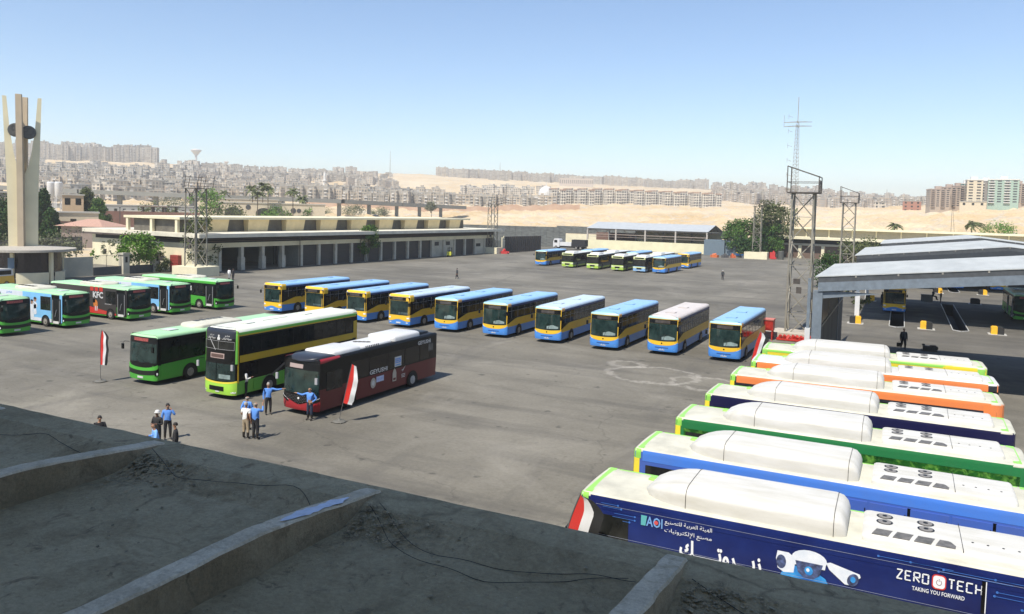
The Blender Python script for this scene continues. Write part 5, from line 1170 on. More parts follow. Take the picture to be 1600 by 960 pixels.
# far open shed
ts = empty('open_shed', D(-89, 232), A0, 'far open shed with a pale sloping metal roof behind parked buses', 'shed')
PR_ = mat('pale_shed_roof', (.38, .4, .41), .6, var=.08, scale=.7)
corr_roof('roof', [(0, 0, 6.5), (38, 0, 6.5), (38, 10.5, 8.4), (0, 10.5, 8.4)], PR_, ts); corr_roof('roof', [(0, 10.5, 8.4), (38, 10.5, 8.4), (38, 21, 6.5), (0, 21, 6.5)], PR_, ts)
for k in range(5):
    for y in (.3, 20.7): mb = MB(); mb.use(mat('shed_column_pale', (.42, .38, .33), .7)); x = .3+k*9.35; mb.box(x-.22, x+.22, y-.22, y+.22, 0, 6.4); mb.build('column', parent=ts)
mb = MB(); mb.use(RUST); mb.box(0, 38, .1, .4, 6.05, 6.42); mb.box(0, 38, 20.5, 20.8, 6.05, 6.42)
for x in (.15, 37.85): mb.tube((x, 0, 6.35), (x, 10.5, 8.2), .14, 4); mb.tube((x, 10.5, 8.2), (x, 21, 6.35), .14, 4); mb.tube((x, 0, 5.9), (x, 21, 5.9), .1, 4); mb.tube((x, 5, 6), (x, 10.5, 8.1), .08, 4); mb.tube((x, 16, 6), (x, 10.5, 8.1), .08, 4)
for k in range(4):
    x = .3+k*9.35; mb.tube((x+2.5, .3, 6.1), (x+4.7, .3, 4.2), .09, 4); mb.tube((x+6.8, .3, 6.1), (x+4.7, .3, 4.2), .09, 4)
mb.build('truss', parent=ts)
mb = MB(); mb.use(mat('shed_rail', (.3, .24, .2), .7)); mb.box(0, 38, .2, .3, 4.6, 4.8); mb.box(0, 38, .2, .3, 3.9, 4.0); mb.build('rail', parent=ts)
mb = MB(); mb.use(mat('pale_yellow_wall', (.68, .63, .42), .9, var=.08, scale=.4)); mb.box(0.5, 38, -.2, -.05, 0, 2.9); mb.build('front_wall', parent=ts)
mb = MB(); mb.use(mat('red_brown_wall', (.16, .09, .065), .9, var=.15)); mb.box(-4.5, 9.5, 21.2, 21.5, 0, 4.7); mb.use(CRM); mb.box(9.5, 37.5, 21.2, 21.5, 0, 5.8); mb.build('back_wall', parent=ts)
# blue-grey box store and parts at the right end of the far shed
mb = MB(); mb.use(mat('blue_grey_panel', (.13, .17, .2), .5, var=.15, stretch=(3, 3, .3))); mb.box(0, 5.8, 0, 5, 0, 4.4); mb.box(6, 10.5, .5, 5, 0, 4.4); o = mb.build('panel_store'); o.location = D(-50.8, 226.5); o.rotation_euler = (0, 0, A0); tag(o, 'blue grey panelled store at the right end of the far shed', 'store')
o = copy_tree(bpy.data.objects[CITY[6].name]); p = D(-40.5, 226.5); place(o, p.x, p.y, 1.15, 'dim yellow bus flank seen beside the blue grey store', 'bus', GF)
# long low building at the far right
rb = empty('long_store_building', D(-38, 236.5), A0-.13, 'long low cream building with brown doors, behind the far right yard', 'building')
mb = MB(); mb.use(CRM); mb.box(0, 110, -1.8, 16, 5.4, 6.0); mb.build('roof', parent=rb)
mb = MB(); mb.use(CRM); mb.box(0, 110, 5.5, 15, 8.15, 8.6); mb.build('roof_light_slab', parent=rb)
mb = MB(); mb.use(mat('roof_light_shade', (.33, .3, .23), .9, var=.1)); mb.box(.5, 110, 7, 14, 6.0, 8.15); mb.build('roof_light_window', parent=rb)
mb = MB(); mb.use(INT); mb.box(0, 110, .6, .8, 4.1, 5.4); mb.use(CRMD); mb.box(0, 110, .2, .5, 3.6, 4.2); mb.build('fascia_beam', parent=rb)
BRD = mat('brown_rolling_door', (.13, .085, .06), .7, var=.2, scale=2, stretch=(.3, .3, 4))
for k in range(18):
    x = k*6.2; mb = MB(); mb.use(BRD); mb.box(x+.4, x+5.8, .7, .85, 0, 3.6); mb.build('garage_door', parent=rb)
    mb = MB(); mb.use(CRM); mb.box(x-.4, x+.4, -.1, .6, 0, 3.6); mb.box(x-.6, x+.6, -.3, .7, 0, .5); mb.build('pillar', parent=rb)
    mb = MB(); mb.use(CRM); mb.box(x-.15, x+.15, 6.7, 7.1, 6.0, 8.15); mb.build('roof_light_post', parent=rb)
# ================================================================ people
SKN = mat('skin_brown', (.3, .16, .095), .6, var=.08); SKD = mat('skin_dark_brown', (.16, .08, .05), .6, var=.08)
def cloth(name, c): return mat(name, c, .85, var=.12, scale=6, bump=.004)
SB = cloth('shirt_blue', (.09, .24, .62)); SW = cloth('shirt_white', (.72, .72, .7)); TB = cloth('trousers_black', (.018, .018, .022)); TN = cloth('trousers_navy', (.02, .03, .06)); TK = cloth('trousers_khaki', (.34, .27, .18)); JB = cloth('jacket_black', (.015, .015, .017)); DK = cloth('clothes_dark', (.03, .035, .04)); SP = cloth('shirt_light_blue', (.2, .42, .8)); GLB = cloth('clothes_grey', (.3, .3, .3))
SHO = mat('shoe_leather', (.02, .015, .012), .5); HR = mat('hair_black', (.012, .01, .009), .7); HG = mat('hair_grey', (.3, .28, .25), .8)
def person(pos, heading, label, shirt, trousers, arms=('down', 'down'), legs='stand', hair=HR, bald=False, skin=SKN, cap=None, sleeves='long', scale=1.0, group=None, z=0, bulk=1.0, lean=0):
    root = empty('person', (pos[0], pos[1], z), heading, label, 'person', group)    # faces local +x
    V, E, Rr, K = [], [], [], []
    def add(p, r, par, kind):
        V.append(Vector(p)*scale); r = r if isinstance(r, tuple) else (r, r); Rr.append(tuple(q*bulk for q in r) if kind in 'ST' else r); K.append(kind)
        if par is not None: E.append((par, len(V)-1))
        return len(V)-1
    sit = legs == 'sit'; hz = .92 if not sit else .98
    pel = add((0, 0, hz), (.165, .13), None, 'T'); wai = add((lean*.2, 0, hz+.2), (.165, .125), pel, 'S'); che = add((.01+lean*.45, 0, hz+.42), (.185, .13), wai, 'S'); nb = add((-.005+lean*.6, 0, hz+.55), (.09, .07), che, 'S')
    nk = add((.01+lean*.66, 0, hz+.61), (.052, .052), nb, 'H'); jaw = add((.035+lean*.72, 0, hz+.67), (.062, .066), nk, 'H'); sk = add((.012+lean*.8, 0, hz+.755), (.078, .096), jaw, 'H'); tp = add((.005+lean*.84, 0, hz+.81), (.055, .06), sk, 'H')
    add((.125+lean*.78, 0, hz+.715), (.014, .014), sk, 'H')
    hc = Vector((.012+lean*.8, 0, hz+.755))*scale
    for s in (1, -1):
        th = add((0, s*.095, hz-.06), (.105, .105), pel, 'T')
        if sit: kn, an, toe = (.42, s*.12, hz-.1), (.55, s*.12, hz-.52), (.74, s*.12, hz-.58)
        elif legs == 'walk': kn, an, toe = (s*.13+.05, s*.1, .49), (s*.24-.04, s*.09, .1 if s > 0 else .14), (s*.24+.13, s*.1, .045 if s > 0 else .06)
        else: kn, an, toe = (.02, s*.115, .49), (-.01, s*.125, .09), (.15, s*.15, .04)
        k = add(kn, (.078, .078), th, 'T'); c_ = add(tuple(a*.62+b*.38 for a, b in zip(kn, an)), (.068, .07), k, 'T'); a = add(an, (.055, .055), c_, 'F'); add(toe, (.04, .03), a, 'F')
        y = s*.19; sh = add((lean*.5, y, hz+.5), (.075, .075), che, 'S'); mode = arms[0] if s > 0 else arms[1]; sx_, sz = lean*.5, hz+.5
        if mode == 'down': el, wr, ha = (sx_-.02, s*.25, sz-.29), (sx_+.05, s*.26, sz-.54), (sx_+.08, s*.26, sz-.62)
        elif mode == 'point': el, wr, ha = (sx_+.12, s*.44, sz-.06), (sx_+.2, s*.7, sz-.02), (sx_+.22, s*.79, sz-.01)
        elif mode == 'reach': el, wr, ha = (sx_+.2, s*.36, sz-.07), (sx_+.3, s*.6, sz+.02), (sx_+.32, s*.68, sz+.03)
        elif mode == 'phone': el, wr, ha = (sx_+.18, s*.3, sz-.2), (sx_+.13, s*.17, sz+.04), (sx_+.09, s*.12, sz+.13)
        elif mode == 'hold': el, wr, ha = (sx_+.03, s*.26, sz-.28), (sx_+.26, s*.14, sz-.22), (sx_+.33, s*.08, sz-.2)
        elif mode == 'raise': el, wr, ha = (sx_+.22, s*.22, sz-.12), (sx_+.34, s*.12, sz+.1), (sx_+.36, s*.09, sz+.17)
        elif mode == 'hip': el, wr, ha = (sx_-.08, s*.38, sz-.24), (sx_+.06, s*.22, sz-.4), (sx_+.1, s*.17, sz-.42)
        elif mode == 'back': el, wr, ha = (sx_-.14, s*.24, sz-.27), (sx_-.2, s*.12, sz-.44), (sx_-.19, s*.06, sz-.48)
        e = add(el, (.06, .06), sh, 'S' if sleeves == 'long' else 'A'); w_ = add(wr, (.038, .04), e, 'S' if sleeves == 'long' else 'A'); p = add(ha, (.022, .038), w_, 'A')
        d = (Vector(ha)-Vector(wr)).normalized(); sd_ = d.cross(Vector((0, 0, 1))) if abs(d.z) < .8 else Vector((1, 0, 0)); sd_ = (sd_-d*sd_.dot(d)).normalized(); cu = d.cross(sd_)
        for q, (o_, ln_) in enumerate(((-.03, .07), (-.01, .082), (.01, .078), (.028, .062))):
            b = Vector(ha)+sd_*o_+d*.03; f1 = add(tuple(b+d*ln_*.5), (.009, .009), p, 'A'); add(tuple(b+d*ln_*.9+cu*.018), (.008, .008), f1, 'A')
        f1 = add(tuple(Vector(ha)-sd_*.045+d*.005), (.011, .011), p, 'A'); add(tuple(Vector(ha)-sd_*.06+d*.035), (.009, .009), f1, 'A')
    me = bpy.data.meshes.new('sk'); me.from_pydata([tuple(v) for v in V], E, []); o = bpy.data.objects.new('sk', me); COL.objects.link(o)
    md = o.modifiers.new('s', 'SKIN'); md.use_smooth_shade = True
    for i, r in enumerate(Rr): me.skin_vertices[0].data[i].radius = (r[0]*scale, r[1]*scale)
    me.skin_vertices[0].data[0].use_root = True
    sb = o.modifiers.new('b', 'SUBSURF'); sb.levels = 1; sb.render_levels = 1
    dg = bpy.context.evaluated_depsgraph_get(); bm_ = bpy.data.meshes.new_from_object(o.evaluated_get(dg)); bpy.data.objects.remove(o)
    for m in (skin, shirt, trousers, SHO): bm_.materials.append(m)
    idx = {'H': 0, 'A': 0, 'S': 1, 'T': 2, 'F': 3}; ed = [(V[a], V[b], K[b] if K[b] != 'S' or K[a] == 'S' else K[b]) for a, b in E]
    for p in bm_.polygons:
        c = p.center; best = 9; kk = 'S'
        for a, b, k in ed:
            ab = b-a; t_ = max(0, min(1, (c-a).dot(ab)/max(ab.length_squared, 1e-9))); dd = (a+ab*t_-c).length
            if dd < best: best = dd; kk = k
        if kk == 'S' and c.z < (hz+.03)*scale and (c.xy.length < .2): kk = 'T'
        if sleeves != 'long' and kk == 'A' and (c.z > (hz+.36)*scale): kk = 'S'
        p.material_index = idx[kk]; p.use_smooth = True
    b = bpy.data.objects.new('body', bm_); COL.objects.link(b); b.parent = root
    if not bald:
        mb = MB(); mb.use(hair); mb.lathe([(.03, .112), (.066, .098), (.088, .06), (.096, .01), (.09, -.03)], 14); h = mb.build('hair', parent=root, smooth=60); h.location = hc+Vector((-.016, 0, .0)); h.scale = (1.07*scale, .92*scale, scale)
    elif hair:
        mb = MB(); mb.use(hair); mb.lathe([(.094, .012), (.097, -.01), (.092, -.045)], 14); h = mb.build('hair', parent=root, smooth=60); h.location = hc+Vector((-.014, 0, .0)); h.scale = (1.05*scale, .93*scale, scale)
    for s in (1, -1):
        mb = MB(); mb.use(BLACK); mb.lathe([(.004, -.01), (.011, 0), (.004, .01)], 6); e = mb.build('eye', parent=root); e.location = hc+Vector((.084, s*.03, -.01))
        mb = MB(); mb.use(skin); mb.lathe([(.01, -.028), (.02, 0), (.01, .028)], 6); e = mb.build('ear', parent=root); e.location = hc+Vector((-.005, s*.092, -.02))
    mb = MB(); mb.use(mat('lips', (.2, .08, .06), .6)); mb.box(-.004, .004, -.02, .02, -.004, .004); e = mb.build('mouth', parent=root); e.location = hc+Vector((.082, 0, -.07))
    if cap:
        mb = MB(); mb.use(cap); mb.lathe([(.02, .145), (.08, .125), (.108, .08), (.114, .035), (.14, .03), (.14, .022)], 16); h = mb.build('cap', parent=root, smooth=50); h.location = hc+Vector((-.01, 0, -.01))
    return root
AIMC = lambda p, dx=0: math.atan2(-p[1], -p[0])+dx          # heading towards the camera
g = G(384, 622); person(g, R(20), 'man in a white shirt looking down at something in his hands beside the double decker', SW, TB, ('hold', 'hold'), hair=HR, skin=SKD, scale=1.02, z=0)
g = G(419, 648); person(g, R(-60), 'grey haired man in a blue shirt stretching one arm towards the maroon bus', SB, TB, ('point', 'down'), hair=HG)
g = G(484, 657); person(g, R(-115), 'bald man in a blue shirt standing at the maroon bus, arm out towards the windscreen', SB, TN, ('hip', 'reach'), hair=None, bald=True, scale=1.02)
g = G(386, 672); person(g, R(75), 'man in a blue shirt seen from behind, half hidden by the two nearest men', SB, TB, ('back', 'hold'), hair=HG, bald=True)
g = G(384, 686); person(g, R(70), 'man in a white shirt and khaki trousers seen from behind', SW, TK, ('hold', 'down'), hair=HG, scale=1.03, sleeves='short')
g = G(399, 687); person(g, R(62), 'man in a blue shirt and black trousers seen from behind, holding a phone up', SB, TB, ('down', 'raise'), hair=HG, bald=True, scale=1.06)
GP = None
g = G(262, 687); person(g, R(-60), 'man in a blue shirt holding a phone to his ear, beyond the roof edge', SB, TB, ('phone', 'down'), hair=HR)
g = G(246, 700); person(g, R(-100), 'man in a white cap and black jacket beyond the roof edge', JB, TB, ('hold', 'hold'), hair=None, cap=WHITE, skin=SKD)
g = G(246, 722); person(g, R(-140), 'shaven man in a pale blue shirt, head and shoulders above the roof edge', SP, TB, ('hold', 'hold'), bald=True, hair=None, lean=.2)
g = G(274, 722); person(g, R(200), 'black haired man in a black jacket, head and shoulders above the roof edge', JB, TB, ('down', 'down'), hair=HR)
g = G(156, 710); person(g, R(-60), 'man of whom only the head shows over the left roof edge', JB, TB, hair=HR)
g = G(714, 436); person(g, R(200), 'dark clothed man walking alone across the empty middle of the yard', DK, TB, legs='walk', skin=SKD, bulk=1.25)
g = G(1129, 438); person(g, R(-100), 'man with pale hair and dark clothes walking near the far right of the yard', DK, TB, legs='walk', hair=mat('hair_white', (.6, .6, .6)), skin=SKD)
g = G(1411, 546); person(g, R(-100), 'man in dark overalls with a bag walking out of the shed behind the gas buses', DK, TB, hair=HR, skin=SKD, legs='walk', bulk=1.3, scale=1.06)
mb = MB(); mb.use(BLACK); mb.prism([(-.2, -.08), (.2, -.08), (.17, .08), (-.17, .08)], .25, .6); mb.tube((-.1, 0, .6), (-.05, 0, .74), .012); mb.tube((.1, 0, .6), (.05, 0, .74), .012); o = mb.build('bag'); o.location = (g.x-.45, g.y-.1, .0); tag(o, 'black bag held by the man walking out of the shed', 'bag')
p = D(4.35, 125.9); person(p, A0-R(30), 'man sitting on the grey bench in the shed', DK, TB, ('hold', 'hold'), legs='sit', skin=SKD)
p = D(5.3, 125.4); person(p, R(150), 'man standing and facing the seated man in the shed', DK, TB, ('hold', 'down'), skin=SKD)
p = D(-2.0, 117.0); person(p, R(-60), 'man standing in the deep shade left of the shed bus', DK, TB, skin=SKD)
g = G(358, 438); person(g, R(60), 'man in a white shirt standing beyond the plain green bus', SW, GLB, skin=SKD)
g = G(364, 438); person(g, R(60), 'man in black clothes standing beyond the plain green bus', JB, TB, skin=SKD)
g = G(93, 433); person(g, R(0), 'person in pale clothes walking by the gatehouse wall', GLB, DK, legs='walk', skin=SKD)
# ================================================================ flags
FR_ = paint('flag_cloth_red', (.6, .025, .02)); FW_ = paint('flag_cloth_white', (.72, .72, .72)); FB_ = mat('flag_cloth_black', (.012, .012, .012), .8)
def feather_flag(pos, label, h=3.3, heading=0.0, lean=0.0, width=.55, cols=(FR_, FW_, FB_), pointed=False):
    t = empty('feather_flag', pos, heading, label, 'flag')
    mb = MB(); mb.use(mat('flag_base_grey', (.12, .115, .1), .7)); mb.lathe([(.34, 0), (.36, .05), (.3, .1), (.12, .12), (.07, .2)], 18)
    for a in range(4): mb.tube((0, 0, .04), (.45*math.cos(a*1.57+.4), .45*math.sin(a*1.57+.4), .03), .025, 5)
    mb.build('base', parent=t, smooth=40)
    if pointed: base = lambda q: Vector((lean*q*h, 0, .15+q*(h-.15)))
    else: base = lambda q: Vector((lean*q*h+(.42*max(0, q-.72)/.28)**1.8*.5, 0, .15+min(q, 1)*(h-.15)-.04*max(0, q-.9)))
    pts = [base(k/20) for k in range(21)]; mb = MB(); mb.use(mat('flag_pole', (.1, .1, .1), .4)); mb.path(pts, .018, 5); mb.build('pole', parent=t)
    for s in range(len(cols)):
        NC = len(cols); mb = MB(); mb.use(cols[s]); n = 22; P = []
        for k in range(n+1):
            q = .3+.7*k/n; b = base(q)
            if pointed: w_ = width*(1-.55*max(0, (q-.75)/.25)**1.0) if q > .75 else width; w_ *= (1 if q > .34 else .9)
            else: w_ = width*min(1, (1.0-q)/.14)**.6 if q > .86 else width*(.75+.25*min(1, (q-.3)/.3))
            for e in (s/NC, (s+1)/NC):
                x = b.x+w_*e+.015; yy = .05*math.sin(q*9+e*4)*e+.03*math.sin(q*23)*e; P.append(Vector((x, yy, b.z-(.12*e if pointed else .05*e))))
        i = mb.vs(P+[p+Vector((0, .006, 0)) for p in P]); m = len(P)
        for k in range(n):
            a = i+2*k; mb.face((a, a+1, a+3, a+2)); mb.face((a+m+1, a+m, a+m+2, a+m+3))
        mb.build('cloth', parent=t, smooth=60, recalc=False)
feather_flag(G(530, 660), 'red and white flag on a round base beside the maroon bus', h=3.15, heading=R(0), lean=.2, width=.5, cols=(FR_, FW_), pointed=True)
feather_flag(G(157, 597), 'red, white and black feather flag standing alone left of the green bus', h=3.35, heading=R(0), lean=.0, width=.5)
feather_flag(Vector((17.2, 56.2, 0)), 'red, white and black feather flag by the farthest gas bus', h=3.3, heading=R(0), lean=.22, width=.8)
p = G(893, 823, 1.0); feather_flag((1.15, 21.5, 0), 'red, white and black feather flag before the nearest navy bus', h=3.8, heading=R(-12), lean=.22, width=.85)
# ================================================================ forklift, lorry, yellow cab and other small things
def forklift():
    t = empty('forklift', D(-96.3, 161.0), A0+R(110), 'small yellow forklift by the workshop doors', 'forklift'); Y_ = paint('forklift_yellow', (.6, .6, .05))
    mb = MB(); mb.use(Y_); mb.prism([(-1.1, -.5), (.7, -.5), (.7, .5), (-1.1, .5)], .35, .95); mb.prism([(-1.2, -.5), (-.5, -.5), (-.5, .5), (-1.2, .5)], .4, 1.25); mb.build('chassis', parent=t)
    mb = MB(); mb.use(BLACK)
    for x in (-.6, .5):
        for y in (-.45, .45): mb.tube((x, y, .9), (x*.8, y, 2.1), .04, 5)
    mb.box(-.7, .6, -.5, .5, 2.08, 2.15); mb.build('overhead_guard', parent=t)
    mb = MB(); mb.use(BLACK)
    for y in (-.3, .3): mb.box(.8, .9, y-.05, y+.05, .1, 2.3); mb.box(.9, 1.9, y-.06, y+.06, .1, .16)
    mb.box(.8, .92, -.4, .4, .6, .7); mb.build('mast', parent=t)
    mb = MB(); mb.use(BLACK); mb.box(-.35, .05, -.25, .25, .95, 1.05); mb.box(-.4, -.3, -.25, .25, 1.0, 1.5); mb.build('seat', parent=t)
    for x, r in ((.45, .35), (-.75, .28)):
        for s in (1, -1): wheel(x, s*.55, t, r)
forklift()
def lorry():
    t = empty('lorry', D(-95.5, 222), A0+math.pi, 'white cab lorry with a dark cargo bed parked behind the far yellow bus', 'lorry')
    mb = MB(); mb.use(WHITE); mb.prism([(0, 0), (2.1, 0), (2.1, 2.2), (1.9, 2.5), (.3, 2.5), (0, 1.4)], -1.15, 1.15, T=lambda p: Vector((-p.x+0, p.z, p.y+.6))); mb.build('cab', parent=t)
    mb = MB(); mb.use(WHITE); mb.box(-6, -2.2, -1.2, 1.2, 1.0, 2.1); mb.use(JB); mb.box(-10.5, -6.1, -1.2, 1.2, 1.0, 3.0); mb.build('cargo_bed', parent=t)
    mb = MB(); mb.use(BLACK); mb.box(-10.4, -.2, -.5, .5, .5, .9); mb.build('chassis', parent=t)
    mb = MB(); mb.use(GLASS); mb.box(-1.4, -.4, -1.17, 1.17, 1.9, 2.7); mb.build('window', parent=t)
    for x in (-1.0, -7.6, -9.0):
        for s in (1, -1): wheel(x, s*1.2, t, .5)
lorry()
def yellow_van():
    t = empty('minibus', D(-99.5, 60.5)+Vector((-6.2, 0, 0)), A0-R(92), 'yellow and white minibus nose showing at the left edge by the gatehouse', 'minibus')
    mb = MB(); mb.use(paint('taxi_yellow', (.7, .42, .05))); mb.prism([(0, .35), (.05, .95), (-.9, 1.25), (-5.2, 1.3), (-5.3, .35)], -1, 1, T=lambda p: Vector((p.x, p.z, p.y))); mb.build('body', parent=t)
    mb = MB(); mb.use(WHITE); mb.prism([(-.8, 1.25), (-1.7, 2.2), (-5.1, 2.2), (-5.2, 1.3)], -.95, .95, T=lambda p: Vector((p.x, p.z, p.y))); mb.build('cabin', parent=t)
    mb = MB(); mb.use(GLASS); mb.poly([Vector(p) for p in ((-.84, -.85, 1.32), (-.84, .85, 1.32), (-1.6, .8, 2.1), (-1.6, -.8, 2.1))]); mb.box(-4.9, -1.9, -.97, .97, 1.45, 2.0); mb.build('window', parent=t)
    for x in (-.95, -4.3):
        for s in (1, -1): wheel(x, s*1.0, t, .34)
yellow_van()
def motor(pos, rz, label, grp):
    t = empty('motorbike', pos, rz, label, 'motorbike', grp)
    for x in (-.6, .62):
        mb = MB(); mb.use(RUBBER); mb.lathe([(.2, -.05), (.3, -.05), (.32, 0), (.3, .05), (.2, .05)], 14, (0, 0, 0), 'y'); o = mb.build('wheel', parent=t); o.location = (x, 0, .31)
    mb = MB(); mb.use(DK); mb.tube((-.6, 0, .31), (.1, 0, .55), .05); mb.tube((.62, 0, .31), (.4, 0, 1.0), .035); mb.box(-.3, .25, -.12, .12, .35, .7); mb.tube((.4, -.35, 1.02), (.4, .35, 1.02), .02); mb.build('frame', parent=t)
    mb = MB(); mb.use(BLACK); mb.box(-.7, .05, -.13, .13, .75, .85); mb.build('seat', parent=t)
for (u, v, r_, l) in ((-104.5, 93.2, 1.2, 'motorbike under the open workshop bays beside the red cabinet'),): motor(D(u, v), A0+r_, l, None)
def machine(pos, rz, label, sc=1.0):
    t = empty('engine_unit', pos, rz, label, 'engine'); mb = MB(); mb.use(mat('oily_metal', (.05, .045, .04), .5, var=.5, scale=3)); 
    mb.box(-.8*sc, .8*sc, -.45*sc, .45*sc, .1, .75*sc); mb.tube((-.7*sc, 0, .75*sc), (-.7*sc, 0, 1.0*sc), .2*sc, 10); mb.tube((.1*sc, -.3*sc, .8*sc), (.9*sc, -.3*sc, .85*sc), .12*sc, 8); mb.tube((.95*sc, -.3*sc, .5*sc), (.95*sc, .3*sc, .5*sc), .3*sc, 12)
    mb.build('block', parent=t); mb = MB(); mb.use(RUST); mb.box(-1.0*sc, 1.1*sc, -.5*sc, .5*sc, 0, .1); mb.build('pallet', parent=t)
machine(D(2.6, 78.6), A0, 'oily engine unit on the floor beyond the farthest gas bus roof', .6); machine(D(10.6, 67.5), A0+.3, 'large dark engine with a tall pipe in the shade at the right edge', 1.6); machine(D(13.2, 62), A0, 'dark engine unit on the ground right of the gas bus tails', 1.1)
mb = MB(); mb.use(BLACK); mb.tube((0, 0, 0), (.15, 0, 2.6), .05, 5); mb.box(-.1, .6, -.1, .1, 2.4, 3.0); mb.tube((0, 0, 0), (.3, 0, .05), .15); o = mb.build('work_lamp'); o.location = D(10.4, 70.5); tag(o, 'dark work lamp on a thin stand at the right edge', 'lamp')
for k, (u, v, c, l) in enumerate(((-45.5, 216, (.5, .12, .03), 'orange machine part lying right of the far yellow bus'), (-43, 217.5, (.1, .1, .1), 'dark machine part between two orange ones by the far store'), (-41, 218.5, (.45, .1, .03), 'second orange machine part near the far store door'), (-37.8, 220.3, (.3, .3, .3), 'grey machine part nearest the dark trees'))):
    mb = MB(); mb.use(mat('scrap_%d' % k, c, .6, var=.3)); mb.prism([(-1, -.5), (.9, -.6), (1.1, .5), (-.8, .6)], 0, .7); mb.tube((-.5, 0, .7), (.5, .1, .9), .3, 8); o = mb.build('machine_part'); o.location = D(u, v); o.rotation_euler = (0, 0, A0+k); tag(o, l, 'machine part')
mb = MB(); mb.use(paint('pump_red', (.5, .03, .03))); mb.box(-.7, .7, -.5, .5, .2, 1.9); mb.box(-.5, 1.0, -.6, .6, .1, .6); mb.tube((.2, 0, 1.9), (.2, 0, 2.3), .25); o = mb.build('red_machine'); o.location = D(-31.0, 221); o.rotation_euler = (0, 0, A0); tag(o, 'red machine beside the base of the small far mast', 'machine')
mb = MB(); mb.use(mat('tank_dark', (.08, .08, .07), .6)); mb.lathe([(.8, 0), (.8, 2.2), (.7, 2.3)], 14); o = mb.build('drum'); o.location = D(-29.0, 221.5); tag(o, 'dark drum right of the red machine', 'drum')
mb = MB(); mb.use(paint('pump_red', (.5, .03, .03))); mb.box(-.8, .8, -.5, .5, 0, .7); mb.tube((-.3, 0, .7), (.2, 0, 1.2), .35, 8); mb.tube((.5, .2, .3), (1.2, .3, .3), .3, 8); o = mb.build('red_machine'); o.location = D(-93.0, 183.2); o.rotation_euler = (0, 0, A0+.4); tag(o, 'red machine parts heaped at the foot of the workshop mast', 'machine')
mb = MB(); mb.use(CRM); mb.tube((0, 0, 0), (0, 0, 4.2), .3, 10); mb.tube((0, 0, 3.4), (.6, 0, 4.6), .12, 6); o = mb.build('vent_pipe'); o.location = D(-94.6, 184.6); tag(o, 'thick cream vent pipe beside the workshop mast', 'pipe')
# ================================================================ trees and plants
def foliage(name, c1, c2): return mat(name, c1, .75, scale=.8, col2=c2, detail=5, spec=.2)
F1 = foliage('leaves_mid_green', (.022, .06, .012), (.11, .2, .035)); F2 = foliage('leaves_dark_green', (.012, .035, .01), (.05, .1, .022)); F3 = foliage('leaves_olive', (.04, .055, .02), (.14, .16, .06)); F4 = foliage('leaves_bright', (.04, .11, .015), (.17, .3, .045)); F5 = foliage('leaves_dusty', (.07, .08, .045), (.2, .21, .12)); F6 = foliage('leaves_red', (.2, .05, .03), (.3, .1, .06))
TRK = mat('bark', (.1, .075, .05), .95, var=.3, scale=3)
def tree(pos, h, rx, label, leafm=F1, n=1600, leaf=.32, crown0=.3, clumps=26, seed=1, shape='round', cat='tree', group=None, rz=None, trunk=.16, gappy=.0):
    rnd = random.Random(seed); t = empty('tree' if cat == 'tree' else 'shrub', pos, rnd.random()*6, label, cat, group)
    mb = MB(); mb.use(TRK); top = Vector((rnd.uniform(-.05, .05)*h, rnd.uniform(-.05, .05)*h, h*.72)); z0 = h*crown0
    mb.tube((0, 0, 0), top*.5, trunk*h/8, 7, trunk*h/12); mb.tube(top*.5, top, trunk*h/12, 6, trunk*h/30)
    cs = []
    for k in range(clumps):
        if shape == 'cone':
            q = rnd.random()**.8; z = z0+(h-z0)*q; r = rx*(1-q)**.75*rnd.uniform(.3, 1.0)
        else:
            z = z0+(h-z0)*rnd.random(); q = (z-z0)/(h-z0); r = rx*math.sqrt(max(.02, 1-(2*q-1)**2*.85))*rnd.uniform(.35, 1.0)
        a = rnd.random()*6.283; cs.append((Vector((r*math.cos(a), r*math.sin(a), z)), rnd.uniform(.55, 1.1)))
    for c, s in cs[::3]: mb.tube((0, 0, min(c.z*.8, h*.45)), c, trunk*h/26, 4, .02)
    mb.build('trunk', parent=t)
    mb = MB(); mb.use(leafm); cr = rx*.42*(1 if shape == 'round' else .7); per = int(n*1.5)//clumps
    for c, s in cs:
        for _ in range(int(per*s)):
            d = Vector((rnd.gauss(0, 1), rnd.gauss(0, 1), rnd.gauss(0, .8))); d.normalize(); p = c+d*cr*s*(rnd.random()**.5)
            if p.z < .1: continue
            a = Vector((rnd.gauss(0, 1), rnd.gauss(0, 1), rnd.gauss(0, .7))).normalized(); b = a.orthogonal().normalized(); b = (b*math.cos(rnd.random()*6)+a.cross(b)*.7).normalized(); L = leaf*rnd.uniform(.7, 1.6)
            mb.poly([p-a*L*.5, p+b*L*.32, p+a*L*.5, p-b*L*.32])
    mb.build('crown', parent=t, recalc=False); return t
